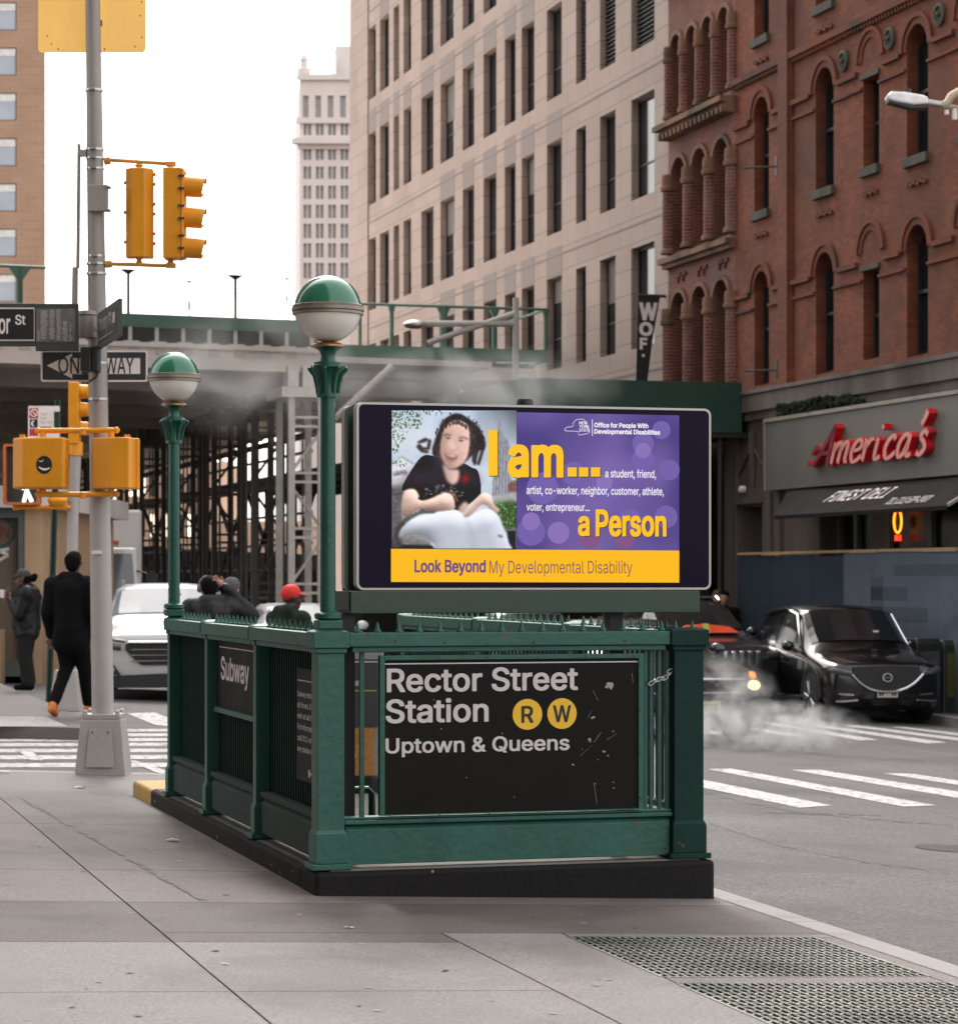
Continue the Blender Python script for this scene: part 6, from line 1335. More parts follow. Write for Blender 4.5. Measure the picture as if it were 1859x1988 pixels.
# unseen street wall on our own side, added and sized to shade the entrance
ow_ = thing('unseen_corner_building', 'unseen stone corner building beside the near pavement, added to shade the entrance', 'building', tuple(K(-10, -10, 0)))
hs = [(b_, b_+1.6, z_, z_+2.3, False, .25) for b_ in [-30+3.2*i for i in range(10)] for z_ in [1.0+3.6*k for k in range(12)]]
SWF = Frame(K(-4.6, 0, 0), (UX, UY, 0), (-VX, -VY, 0)); mb = MB(SWF); wall_holes(mb, -34, 4.5, -1, 48, hs); mb.box(-34, 4.5, .27, 12, -1, 48); mb.build('wall', pm('street_wall_stone', (.22, .19, .17, 1), .8, var=.2, scale=.5), ow_, fix=False)
for h in hs[:0]: pass
mb = MB(SWF)
for h in hs: mb.box(h[0]+.01, h[1]-.01, .22, .26, h[2]+.01, h[3]-.01)
o = mb.build('window_panes', M_wglass, ow_); o['kind'] = 'stuff'
STF = Frame(P(-16, 900, 40), (1, 0, 0), (-.2, .98, 0)); sdt = thing('unseen_side_building', 'unseen tall stone building across the side street, added to shade the left railing', 'building', tuple(STF(-8, 8, -CAMZ)))  # unseen block added to cut the sky light from the left
hs = [(-28+3.5*i, -26.3+3.5*i, 4+3.7*k, 6.2+3.7*k, False, .3) for i in range(8) for k in range(7)]
mb = MB(STF); wall_holes(mb, -30, 0, -3, 34, hs); mb.box(-30, 0, .32, 14, -3, 34); mb.build('wall', MATS['street_wall_stone'], sdt, fix=False)
mb = MB(STF)
for h in hs: mb.box(h[0]+.01, h[1]-.01, .26, .31, h[2]+.01, h[3]-.01)
o = mb.build('window_panes', M_wglass, sdt); o['kind'] = 'stuff'
# ------------------------------------------------------------------ far towers
M_tbr = brickmat('tan_brick', (.35, .215, .14, 1), (.31, .185, .12, 1), (.34, .24, .18, 1), bw=.9, bh=.3, ms=.02, var=.15, nscale=.15, bump=.1)
YT1 = 170; FT1 = Frame((0, YT1, 0), (1, 0, 0), (-.22, .98, 0))
tw = thing('brick_tower', 'tall tan brick apartment tower at the far left with pale square windows', 'building', tuple(P(10, 900, YT1)))
xr = FT1.px(88, 0)[0]; holes = []; wv = []
zc0 = FT1.px(0, 564)[1]; fp = 88*YT1/FPX
for k in range(-3, 18):
    for c_ in range(0, 7):
        x1 = FT1.px(32, 0)[0] - c_*3.6; x0 = x1 - 2.3; z0 = zc0-.75+k*fp; holes.append((x0, x1, z0, z0+1.85, False, .2)); wv.append((x0, x1, z0, z0+1.85, c_))
mb = MB(FT1); wall_holes(mb, xr-28, xr, -3, 62, holes); mb.box(xr-28, xr, .22, 22, -3, 62); mb.build('wall', M_tbr, tw, fix=False)
M_twin = pm('sky_glass', (.3, .33, .38, 1), .1, var=.2, scale=.3, bump=0, spec=.8); M_shade = pm('window_blind', (.6, .58, .55, 1), .7)
for x0, x1, z0, z1, c_ in wv:
    if c_ > 1: continue
    mb = MB(FT1); mb.box(x0+.01, x1-.01, .1, .15, z0+.01, z1-.01); o = mb.build('window', M_twin, tw); mb = MB(FT1); mb.box(x0+.06, x1-.06, .06, .099, z1-.55, z1-.06); mb.build('blind', M_shade, o)
    mb = MB(FT1); mb.box(x0, x1, .03, .098, z0+.001, z0+.06); mb.box(x0, x0+.07, .03, .098, z0+.06, z1-.001); mb.box(x1-.07, x1-.001, .03, .098, z0+.06, z1-.001); mb.box(x0+.07, x1-.07, .03, .098, z1-.06, z1-.001); mb.build('frame', M_sill, o)
M_pale = pm('hazed_stone', (.66, .60, .575, 1), .8, var=.06, scale=.3, bump=.1); M_pw = pm('hazed_window', (.36, .335, .33, 1), .2, bump=0)  # haze of distance put into the pale stone and window colours
YT2 = 230; FT2 = Frame((0, YT2, 0), (1, 0, 0), (-.09, .99, 0))
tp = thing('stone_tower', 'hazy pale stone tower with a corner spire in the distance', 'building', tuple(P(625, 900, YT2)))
def f2(x, y): return FT2.px(x, y)
x0, x1 = f2(582, 0)[0], f2(760, 0)[0]; zt_ = f2(582, 150)[1]; zt3 = f2(650, 75)[1]
holes = []
for row, (ya, yb) in enumerate(((185, 232), (240, 262), (285, 310), (323, 347), (360, 386), (397, 423), (434, 462), (472, 500), (510, 540))):
    for i in range(12):
        for j in (0, 1):
            xx = 589+i*24+j*8.5 if row else 588+i*24
            if row == 0 and j: continue
            a, c = f2(xx, ya); b, d = f2(xx+(6.5 if row else 11), yb); holes.append((a, b, min(f2(600, yb)[1], c-.5), f2(600, ya)[1], False, .4))
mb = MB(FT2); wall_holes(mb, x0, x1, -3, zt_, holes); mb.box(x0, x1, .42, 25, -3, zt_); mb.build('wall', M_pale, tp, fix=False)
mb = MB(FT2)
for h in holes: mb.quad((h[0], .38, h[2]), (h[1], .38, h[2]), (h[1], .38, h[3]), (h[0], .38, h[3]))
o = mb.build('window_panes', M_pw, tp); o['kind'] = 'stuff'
mb = MB(FT2)
for y, d in ((150, .3), (240-6, .3), (275, .75), (284, .2)): z = f2(600, y)[1]; mb.box(x0-d, x1, -d, -.001, z-.25, z+.25)
mb.build('cornice', M_pale, tp)
mb = MB(FT2); a = f2(653, 0)[0]; mb.box(a, x1, 3, 22, zt_+.001, zt3); mb.build('upper_block', M_pale, tp)
mb = MB(FT2); mb.hexa([(x0+.8, .2, zt_), (a, .2, zt_), (a, 20, zt_), (x0+.8, 20, zt_)], [(x0+3.2, .2, zt_+.2), (a, .2, zt_+2.2), (a, 20, zt_+2.2), (x0+3.2, 20, zt_+.2)]); mb.build('parapet', M_pale, tp)
s0 = f2(588, 0)[0]; zs_ = f2(588, 112)[1]; mb = MB(FT2); mb.lathe([(.55, zt_+.3), (.6, zt_+.9), (.35, zt_+1.0), (.3, zt_+1.6), (.42, zt_+1.7), (.18, zt_+2.2), (.02, zs_)], (s0+.1, .7, 0), 8); mb.build('spire', M_pale, tp)
# ================================================================== BRIDGE OVER THE STREET
M_bgreen = pm('bridge_green', (.06, .135, .10, 1), .55, var=.2, scale=1.2, bump=.1, streak=1)
M_conc = pm('pale_concrete', (.72, .64, .585, 1), .8, var=.12, scale=.8, bump=.2, col2=(.6, .53, .48))
M_sof = pm('soffit_concrete', (.66, .59, .54, 1), .85, var=.25, scale=.7, bump=.2)
M_stl = pm('white_steel', (.5, .47, .44, 1), .5, var=.15, scale=4, bump=.05)
M_dkst = pm('dark_steel', (.028, .026, .025, 1), .6, var=.3)
# left span: front edge a straight line, a little oblique
pA = P(400, 614, 56.0)
dirv = Vector((12020.0, 5000.0, 0)).normalized()       # towards its vanishing point
FBR = Frame((pA.x, pA.y, 0), tuple(dirv), (-dirv.y, dirv.x, 0))
def br(x, y, d=0): return FBR.px(x, y, d)
z_pt, z_pb, z_bt, z_bb = br(400, 614)[1], br(400, 638)[1], br(400, 671)[1], br(400, 719)[1]
bl_, br_ = br(-120, 700)[0], br(640, 700)[0]
brd = thing('street_bridge', 'green and pale concrete bridge deck crossing over the street in the distance', 'bridge', tuple(FBR(0, 2, z_bb)))
mb = MB(FBR); mb.box(bl_, br_, .0, .18, z_pb, z_pt); mb.build('green_parapet', M_bgreen, brd)
mb = MB(FBR); mb.box(bl_-8, br_, -.25, .9, z_bb, z_bt); mb.box(bl_-8, br_, -.32, -.251, z_bt-.1, z_bt); mb.build('edge_beam', M_conc, brd)
mb = MB(FBR); x = bl_
while x < br_:
    mb.box(x-.035, x+.035, .05, .12, z_bt+.001, z_pb-.001); mb.box(x-.16, x+.16, -.1, .3, z_bt+.002, z_bt+.05); mb.box(x-.12, x+.12, -.27, -.2, z_bt-.25, z_bt); x += .59
mb.build('stanchion', M_stl, brd)
mb = MB(FBR); mb.box(bl_-8, br_, .8, 1.0, z_bt+.003, z_pt-.03); mb.build('back_fascia', M_dkst, brd)
# deck runs on over the street, with cross girders beneath
LD = 125
mb = MB(K); kb0 = 12
c0, c1 = FBR(bl_-8, .92, z_bb), FBR(br(985, 700)[0], .92, z_bb)
e = Vector((UX, UY, 0))*LD
mb = MB(WORLD); top = z_bt-.05
pts = [(c0.x, c0.y), (c1.x, c1.y), (c1.x+e.x, c1.y+e.y), (c0.x+e.x-20, c0.y+e.y)]
mb.add([(x, y, z_bb+.35) for x, y in pts] + [(x, y, top) for x, y in pts], [(0, 3, 2, 1), (4, 5, 6, 7), (0, 1, 5, 4), (1, 2, 6, 5), (2, 3, 7, 6), (3, 0, 4, 7)]); mb.build('deck', M_sof, brd)
for i in range(1, 30):
    o = Vector((UX, UY, 0))*(i*2.4+.3); a = Vector((c0.x, c0.y, 0))+o; b = Vector((c1.x, c1.y, 0))+o; d = Vector((UX, UY, 0))*.5
    mb = MB(WORLD); hgt = .55 if i % 2 else .4
    mb.hexa([(a.x, a.y, z_bb+.345-hgt), (b.x, b.y, z_bb+.345-hgt), (b.x+d.x, b.y+d.y, z_bb+.345-hgt), (a.x+d.x, a.y+d.y, z_bb+.345-hgt)], [(a.x, a.y, z_bb+.345), (b.x, b.y, z_bb+.345), (b.x+d.x, b.y+d.y, z_bb+.345), (a.x+d.x, a.y+d.y, z_bb+.345)]); mb.build('girder', M_sof, brd)
# right span with railing, set back, ending at the stone building
pB = P(860, 674, 61.0); FB2 = Frame((pB.x, pB.y, 0), (VX, VY, 0), (UX, UY, 0))
def b2(x, y, d=0): return FB2.px(x, y, d)
zt_, zb_ = b2(860, 674)[1], b2(860, 699)[1]; zr = b2(860, 594)[1]; zc1, zc2 = b2(860, 712)[1], b2(860, 737)[1]
xl, xr = b2(600, 680)[0], b2(1062, 680)[0]
wk = thing('walkway', 'green railed walkway joining the bridge to the stone office building', 'walkway', tuple(FB2(0, 1, zc2)))
mb = MB(FB2); mb.box(xl, xr, 0, .15, zb_, zt_); mb.box(xr-.15, xr, .15, 3, zb_, zt_); mb.build('green_parapet', M_bgreen, wk)
mb = MB(FB2); mb.box(xl, xr-.3, -.1, 3, zc2, zc1); mb.build('edge_beam', M_conc, wk)
mb = MB(FB2)
for x in (615, 673, 743, 792, 840, 888, 935): a = b2(x, 0)[0]; mb.box(a-.05, a+.05, 0, .1, zc1+.001, zb_-.001); 
mb.build('stanchion', M_stl, wk)
mb = MB(FB2); mb.box(xl, xr-.3, .5, .7, zc1+.001, zb_-.001); mb.build('back_fascia', M_dkst, wk)
mb = MB(FB2); mb.tube([(xl, .07, zr), (xr, .07, zr)], .035, 6); mb.tube([(xr, .07, zr), (xr, 3, zr)], .035, 6); mb.build('rail', M_bgreen, wk)
for x, w_ in ((700, .04), (761.5, .05), (862, .1), (961, .07), (1060.5, .05)):
    a = b2(x, 0)[0]; mb = MB(FB2); mb.tube([(a, .07, zt_), (a, .07, zr)], w_, 6); mb.frus(a, .07, zr-.2, w_*1.6, .1, w_*3.6, .1, .2); mb.build('rail_post', M_bgreen, wk)
# the post and rail far left, thin lamps on the bridge
mb = MB(FBR); a, c = br(38, 604, .1); b, d = br(38, 517, .1); mb.tube([(a, .1, c), (a, .1, d)], .07, 6); mb.frus(a, .1, d-.3, .1, .1, .5, .1, .3); l, _ = br(-80, 0, .1); r_, _ = br(89, 0, .1); mb.tube([(l, .1, d), (r_, .1, d)], .035, 6)
t = thing('bridge_railing', 'green rail post with a flared top on the bridge at the far left', 'railing', tuple(FBR(a, .1, z_pt))); mb.build('post', M_bgreen, t)
def thin(x, y0, y1, s, dep, lab):
    a, c = br(x, y0, dep); b, d = br(x, y1, dep); t = thing('bridge_lamp', lab, 'lamp', tuple(FBR(a, dep, c)), group='thin lamps on the bridge')
    mb = MB(FBR); mb.tube([(a, dep, z_bt), (a, dep, d)], .035*s, 6); mb.build('post', M_dkst, t); mb = MB(FBR); mb.frus(a, dep, d-.0, .05, .05, .34*s, .2, .1*s); mb.tube([(a, dep, d-.9*s), (a, dep, d-1.3*s)], .06*s, 6); mb.build('head', M_dkst, t)
thin(249, 605, 532, 1, .4, 'thin lamp on the bridge nearest the leaning pole'); thin(457, 617, 543, 1, .4, 'thin lamp on the bridge between the two globe lamps')
thin(367, 612, 549, .7, 30, 'smaller far lamp on the bridge between the two nearer thin lamps'); thin(557, 620, 543, .6, 32, 'smaller far lamp on the bridge beside the near globe lamp')
# ------------------------------------------------------------------ shoring towers below the deck
def topix(p): return CX + p[0]/p[1]*FPX
ft = P(594, 772, 56.6); FSH = Frame((ft.x, ft.y, 0), (VX, VY, 0), (UX, UY, 0)); ztop = ft.z
M_sh = pm('scaffold_grey', (.75, .7, .65, 1), .5, metal=.2, var=.2, scale=3, bump=.05); M_shm = pm('scaffold_half_shaded', (.16, .145, .13, 1), .6, var=.3); M_shd = pm('scaffold_shaded', (.03, .026, .023, 1), .6, var=.3)  # darker copies carry the shade under the deck in their colour
def tower(y, w, mat, lab, parts=True):
    p = FSH(0, y, 0); g_ = rz(p.x, p.y); t = thing('shoring_tower', lab, 'shoring tower', (p.x, p.y, g_), group='shoring towers below the bridge')
    for sx in (-1, 1):
        mb = MB(FSH)
        for sy in (0, 1.3): mb.box(sx*w-.07, sx*w+.07, y+sy-.06, y+sy+.06, g_-.1, ztop-.001)
        mb.build('leg', mat, t)
    mb = MB(FSH); z = g_+.4; k = 0
    while z < ztop-.3:
        for dz in (0, .2): mb.box(-w, w, y-.04, y+.03, z+dz, z+dz+.06)
        if k % 1 == 0 and z+1.2 < ztop: s = 1 if k % 2 else -1; mb.tube([(-s*w, y, z+.25), (s*w, y, z+1.15)], .035, 5)
        z += 1.22; k += 1
    mb.build('brace', mat, t)
    mb = MB(FSH); mb.box(-w-.25, w+.25, y-.2, y+1.5, ztop, ztop+.22)
    for x in (-w, 0, w): mb.box(x-.12, x+.12, y-.22, y+.3, ztop+.221, z_bb+.12)
    mb.build('head_beam', mat, t)
ds = [0, 4.2, 9.4, 15, 21.5, 29, 38, 48, 60]
labs = ['nearest pale shoring tower left of the near globe lamp post', 'second shoring tower behind the nearest pale one', 'third shoring tower under the bridge, above the red cap', 'fourth shoring tower under the bridge, grey and dim', 'fifth shoring tower under the bridge', 'dim shoring tower just right of the far globe lamp post', 'dim shoring tower behind the far globe lamp post', 'dim shoring tower just left of the far globe lamp post', 'farthest dim shoring tower beside the leaning pole']
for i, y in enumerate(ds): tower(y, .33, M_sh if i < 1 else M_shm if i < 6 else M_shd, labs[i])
# long dark rails tying the towers
mb = MB(FSH)
for z in (.4, 1.0, 1.7, 2.3, 3.0, 3.7, 4.4, 5.0): mb.box(.55, .6, 2, 60, z, z+.06)
for k in range(34): y = 3+k*1.75; mb.box(.56, .6, y, y+.05, -1, 5.6); mb.box(-.6, -.56, y+.8, y+.84, -1, 5.6)
tag(mb.build('tube_scaffold', M_shm), 'fine grid of scaffold tubes linking the shoring towers', 'scaffold')
# work lamps strung along the towers
for i, (x, y) in enumerate(((611, 888), (640, 884), (648, 879), (664, 878), (687, 870), (700, 866), (711, 862), (718, 860))): pass
wl_ = [((700, 815), 'lowest'), ((770, 800), ''), ((860, 780), ''), ((905, 770), ''), ((955, 745), ''), ((1040, 730), ''), ((1085, 708), ''), ((1180, 675), '')]
n = len(wl_); M_bulb = em('work_lamp', C(255, 236, 210), 3.0); proto = None
for i, ((x, y), _) in enumerate(wl_):
    px_, py_ = 242.7+x*.2564*.99, 679.6+y*.2564; Y = 62+(1-i/(n-1))*45; p = P(px_, py_, Y)
    lab = 'bright work lamp in the rising string of lamps under the bridge'
    mb = MB(WORLD); mb.ball(tuple(p), .11*Y/62, 10); o = mb.build('work_lamp', M_bulb, smooth=True); tag(o, lab, 'lamp', 'string of work lamps under the bridge')
mb = MB(WORLD); mb.tube([tuple(P(242.7+x*.254, 679.6+y*.2564-1.2, 62+(1-i/(n-1))*45)) for i, ((x, y), _) in enumerate(wl_)], .02, 5); tag(mb.build('lamp_cable', M_dkst), 'thin cable carrying the string of work lamps', 'cable')
# ------------------------------------------------------------------ buildings beyond, seen under the deck
M_peach = pm('peach_stone', (.55, .38, .28, 1), .8, var=.25, scale=.5, bump=.1); M_gapglow = em('sky_gap_glow', C(255, 228, 200), 1.3)  # glowing panes stand in for the bright gaps of sky
YB = 185; FBB = Frame((0, YB, 0), (1, 0, 0), (0, 1, 0))
bk = thing('far_building', 'peach coloured far building glimpsed between the shoring towers', 'building', tuple(P(420, 1150, YB)))
x0, x1 = FBB.px(225, 0)[0], FBB.px(640, 0)[0]; xm_ = FBB.px(420, 0)[0]; hs = []; 
for r_ in range(4):
    for i in range(16): a = x0+.6+i*(x1-x0-1)/16; hs.append((a, a+.6, -1.3+r_*2.9, .3+r_*2.9, False, .3)) if (a < xm_-.7 or r_ < 2) and not (a < xm_ < a+.6) else None
mb = MB(FBB); wall_holes(mb, x0, xm_, -4, 10.2, [h for h in hs if h[1] < xm_]); mb.box(x0, xm_-.01, .32, 20, -4, 10.2); wall_holes(mb, xm_, x1, -4, 5.6, [h for h in hs if h[0] > xm_]); mb.box(xm_, x1, .32, 20, -4, 5.6); mb.build('wall', M_peach, bk, fix=False)
random.seed(12)
for h in hs: mb = MB(FBB); mb.box(h[0]+.01, h[1]-.01, .2, .3, h[2]+.01, h[3]-.01); mb.build('window', M_gapglow if random.random() < .38 else M_wglass, bk)
M_hoard = pm('dark_hoarding', (.015, .014, .014, 1), .8, var=.3)
p = P(330, 1100, 100); FHO = Frame((p.x, p.y, 0), (1, 0, 0), (0, 1, 0)); x0 = FHO.px(240, 0)[0]; x1 = FHO.px(640, 0)[0]; zt_ = FHO.px(300, 1062)[1]; zt2 = FHO.px(600, 1078)[1]
mb = MB(FHO); mb.hexa([(x0, 0, -2.5), (x1, 0, -2.5), (x1, .1, -2.5), (x0, .1, -2.5)], [(x0, 0, zt_), (x1, 0, zt2), (x1, .1, zt2), (x0, .1, zt_)])
for i in range(26): a = x0+(x1-x0)*i/26; mb.box(a, a+.06, -.08, -.001, -2.4, 1.8)
tag(mb.build('site_hoarding', M_hoard), 'dark ribbed site hoarding beyond the shoring towers', 'hoarding')
# inclined stair truss in the dark
mb = MB(FSH)
for k in range(12): y = 4+k*4.5; mb.tube([(1.2, y, 1.2+.1*k), (1.2, y+4.5, 3.9)], .06, 5); mb.tube([(1.2, y+4.5, 1.2), (1.2, y, 3.9)], .05, 5)
mb.box(1.15, 1.25, 3, 60, 3.9, 4.1); mb.box(1.15, 1.25, 3, 60, 4.9, 5.05)
tag(mb.build('cross_bracing', M_shd), 'dark diagonal bracing under the bridge', 'bracing')
# diagonal pale pipe brace
mb = MB(WORLD); mb.tube([tuple(P(683, 782, 58)), tuple(P(761, 711, 58.4))], .085, 8); mb.tube([tuple(P(683, 782, 58)), tuple(P(640, 822, 57.7))], .085, 8); tag(mb.build('pipe_brace', M_stl, smooth=True), 'pale diagonal pipe just right of the near globe lamp post', 'pipe')
# ------------------------------------------------------------------ sidewalk shed in front of the stone building
M_shed = pm('shed_green', (.012, .05, .036, 1), .55, var=.2, scale=1.2, bump=.1)
pS = P(1440, 790, 50.8); FS = Frame((pS.x, pS.y, 0), (VX, VY, 0), (UX, UY, 0))
def sh(x, y): return FS.px(x, y)
zt_, zb_ = sh(1225, 738)[1], sh(1225, 836)[1]; x0, x1 = sh(1010, 0)[0], 0.0
shed = thing('sidewalk_shed', 'dark green boarded sidewalk shed over the pavement behind the billboard', 'sidewalk shed', tuple(FS(x0/2, 3, rz(FS(x0/2, 3, 0).x, FS(x0/2, 3, 0).y))))
mb = MB(FS); mb.box(x0, x1, 0, .05, zb_, zt_); mb.box(x0, x0+.05, .051, 9, zb_, zt_); mb.box(x1-.05, x1, .051, 2.6, zb_, zt_)
mb.build('parapet', M_shed, shed)
mb = MB(FS); mb.box(x0, x1+.2, .06, 34, zb_-.1, zb_-.001); mb.build('platform', M_dkst, shed)
for y in (.3, 3.5, 7, 10.5, 14, 18, 22, 26, 30):
    for x in (x0+.3, x1-.35):
        p = FS(x, y, 0); mb = MB(FS); mb.tube([(x, y, gz(p.x, p.y)-.05), (x, y, zb_-.1)], .05, 8); mb.build('post', M_dkst, shed)
mb = MB(FS)
for x in range(4): mb.box(x0+1+x*.9, x0+1.1+x*.9, .2, 34, zb_-.25, zb_-.101)
mb.build('joist', M_dkst, shed)
mb = MB(FA); mb.box(6.3, 38, -.75, -.6, -1.6, FS.px(1225, 836)[1]-.2); mb.build('passage_shade_sheet', pm('passage_black', (.008, .008, .008, 1), .9), shed)  # black sheet stands in for the deep shade of the passage
# ------------------------------------------------------------------ blue plywood fence on the far pavement
PF = P(1433, 1080, 49.5); FF = Frame((PF.x, PF.y, 0), (-UX, -UY, 0), (VX, VY, 0))
zt_ = 1.94; M_bl1 = pm('blue_plywood', (.036, .053, .074, 1), .8, spec=.2, stain=((.04, .055, .075), 1.2, .5), var=.15, scale=1.2, bump=.1); M_bl2 = pm('pale_blue_plywood', (.125, .148, .19, 1), .8, spec=.2, stain=((.06, .078, .11), .8, .52), var=.12, scale=1.0, bump=.1); M_bl3 = pm('blue_patch', (.07, .09, .12, 1), .8, var=.2); M_ply = pm('raw_timber', (.5, .33, .18, 1), .7, var=.2, scale=5)
fe = thing('plywood_fence', 'blue painted plywood fence with raw timber top edge in front of the deli', 'fence', tuple(FF(4, 0, rz(*FF(4, 0, 0)[:2]))))
def fx(x): return FF.px(x, 1150)[0]
xs = [0] + [fx(x) for x in (1497, 1530, 1574, 1637)]
for i in range(4): mb = MB(FF); mb.box(xs[i]+.004, xs[i+1]-.004, .003*(i % 2), .05, -1.2, zt_-.02*(i % 2)); mb.build('board', M_bl1, fe)
x = xs[4]; i = 0
while x < 14: mb = MB(FF); mb.box(x+.004, x+1.216, 0, .05, -1.2, zt_+.02); mb.build('board', M_bl2, fe); x += 1.22
mb = MB(FF)
for xa, ya, xb, yb in ((1690, 1120, 1713, 1200), (1690, 1140, 1760, 1165), (1697, 1200, 1716, 1260), (1735, 1095, 1860, 1118), (1700, 1180, 1800, 1205)):
    a, c = FF.px(xa, yb, -.001); b, d = FF.px(xb, ya, -.001); mb.box(a, b, -.004, -.0008, c, d)
mb.build('paint_patch', M_bl3, fe)
mb = MB(FF); random.seed(6); x = 0
while x < fx(1835): l = random.uniform(.5, 1.4); mb.box(x, x+l-.02, -.03, .07, zt_+.005+random.uniform(0, .03), zt_+.075); x += l
mb.build('timber_edge', M_ply, fe)
mb = MB(FF); mb.box(-.05, -.004, 0, 1.9, -1.2, zt_-.01); mb.build('end_board', M_bl1, fe)
# ------------------------------------------------------------------ street lights
def cobra(tp, head_px, head2_px, Y, mast_px, mast_top, lab, curved=False):
    f = Frame((0, Y, 0), (1, 0, 0), (0, 1, 0)); mx = f.px(mast_px, 0)[0]; g_ = gz(mx, Y)
    t = thing('street_light', lab, 'street light', (mx, Y, g_)); return f, t, mx, g_
f, t, mx, g_ = cobra(None, 0, 0, 57.0, 1001, 0, 'pale street light with a long arm in front of the stone building')
a, c = f.px(829, 630); mb = MB(f); mb.tube([(a, 0, c), (mx-2, 0, c+.02), (mx, 0, c+.02)], .075, 8); b, d = f.px(1005, 606); mb.tube([(f.px(830, 666)[0], 0, f.px(830, 666)[1]), (b, 0, d)], .07, 8); mb.build('arm', M_stl, t, smooth=True)
mb = MB(f); zt_ = f.px(1000, 578)[1]; mb.tube([(mx, 0, g_-.1), (mx, 0, zt_)], [.1, .07], 10); mb.build('mast', M_stl, t, smooth=True)
a0, c0 = f.px(782, 636); mb = MB(f); hx = (a0+a)/2; mb.ball((hx, 0, c), ((a-a0)/2*1.05, .16, .1), 14); mb.build('lamp_head', M_alu, t, smooth=True)
f, t, mx, g_ = cobra(None, 0, 0, 34.0, 1905, 0, 'white flat street light head reaching in at the upper right')
pts = [(1718, 187), (1728, 180), (1755, 181), (1790, 187), (1799, 191), (1798, 204), (1770, 206), (1735, 200), (1720, 195)]
mb = MB(f); pl = [f.px(*p) for p in pts]; mb.prism(pl, -.13, .13); mb.build('lamp_head', pm('white_lamp_shell', (.88, .85, .86, 1), .35, bump=0), t, bev=.03)
mb = MB(f); q = [f.px(*p) for p in ((1722, 196), (1770, 207), (1798, 206), (1797, 211), (1768, 212), (1722, 200))]; mb.prism(q, -.11, .11); mb.build('lens', M_dark, t)
mb = MB(f); mb.lathe([(.05, f.px(0, 181)[1]), (.05, f.px(0, 173)[1])], (f.px(1761, 0)[0], 0, 0), 12); mb.build('photocell', M_dark, t)
mb = MB(f); a, c = f.px(1798, 198); b, d = f.px(1830, 203); mb.tube([(a, 0, c), (b, 0, d)], .045, 10); mb.build('tenon', M_alu, t, smooth=True)
mb = MB(f); mb.tube([(f.px(x, y)[0], 0, f.px(x, y)[1]) for x, y in ((1828, 204), (1838, 200), (1846, 186), (1860, 178), (1880, 176), (1905, 190))], .055, 10); mb.tube([(f.px(1838, 204)[0], 0, f.px(0, 205)[1]), (f.px(1880, 0)[0], 0, f.px(0, 215)[1]), (mx, 0, f.px(0, 230)[1])], .035, 8); mb.build('arm', pm('cream_arm', (.5, .4, .27, 1), .5), t, smooth=True)
mb = MB(f); 
for x, y0, y1, r in ((1853, 208, 232, .035), (1837, 213, 222, .03)): a = f.px(x, 0)[0]; mb.tube([(a, 0, f.px(0, y0)[1]), (a, 0, f.px(0, y1)[1])], r, 8)
mb.build('insulator', M_sgnw, t); mb = MB(f); mb.tube([(mx, 0, g_-.1), (mx, 0, f.px(0, 150)[1])], [.12, .08], 12); mb.build('mast', M_galv, t, smooth=True)
# ------------------------------------------------------------------ storefront at the left edge
YS = 41; FSF = Frame((0, YS, 0), (1, 0, 0), (0, 1, 0)); xe = FSF.px(82, 0)[0]; zt_ = FSF.px(0, 986)[1]; g_ = gz(xe, YS)
sf = thing('storefront', 'tan pillared glass shop front at the far left edge behind the woman', 'shop', (xe-3, YS, g_))
M_tan = pm('tan_stone', (.5, .33, .2, 1), .7, var=.15, scale=2, bump=.1); M_sfglass = glass('shop_front_glass', (.22, .17, .13), .08, .5); M_slate = pm('slate_metal', (.12, .13, .13, 1), .5)
mb = MB(FSF); a = FSF.px(47, 0)[0]; mb.box(a, xe, 0, 8, g_-.2, zt_); mb.build('pillar', M_tan, sf, bev=.01)
mb = MB(FSF); mb.box(xe-7, a-.004, .15, .2, g_+.2, zt_); mb.box(xe-7, a-.004, 4, 8, g_-.2, zt_-.01); mb.build('window', M_sfglass, sf)
mb = MB(FSF); b = FSF.px(36, 0)[0]; mb.box(b, a-.005, -.02, .14, g_, zt_); mb.box(xe-7, b-.001, -.02, .14, zt_-.16, zt_); mb.box(xe-7, b-.001, -.02, .14, g_, g_+.25); mb.build('frame', M_slate, sf)
mb = MB(FSF); mb.box(xe-8, xe+.15, -.2, 9, zt_+.001, zt_+.35); mb.build('roof', M_sof, sf)
mb = MB(FSF); mb.box(xe-7, a-.3, -.35, -.021, g_-.1, g_+.75); mb.build('stone_ledge', M_tan, sf)
mb = MB(FSF); x0_, c = FSF.px(0, 1045); x1_, d = FSF.px(16, 1022); letters(mb, 'N', x0_-.02, c, d-c, x1_, y=.149, depth=.01, bold=.01); mb.build('lettering', pm('brown_red_letter', (.22, .05, .03, 1), .5), sf)
mb = MB(FSF); p = FSF.px(-4, 1032); mb.tube([(p[0]+.23*math.cos(k*.3), .14, p[1]+.23*math.sin(k*.3)) for k in range(-5, 6)], .02, 6); mb.build('arc_logo', pm('teal_letter', (.03, .12, .14, 1), .5), sf)
mb = MB(FSF)
x0_, c = FSF.px(10, 1087); 
for (xa, ya), (xb, yb) in (((-8, 1092), (16, 1078)), ((16, 1078), (-2, 1070)), ((-4, 1070), (18, 1066))): mb.tube([FSF.pt(xa, ya, .14), FSF.pt(xb, yb, .14)], .03, 6, WORLD)
mb.build('window_decal', M_sgnw, sf)
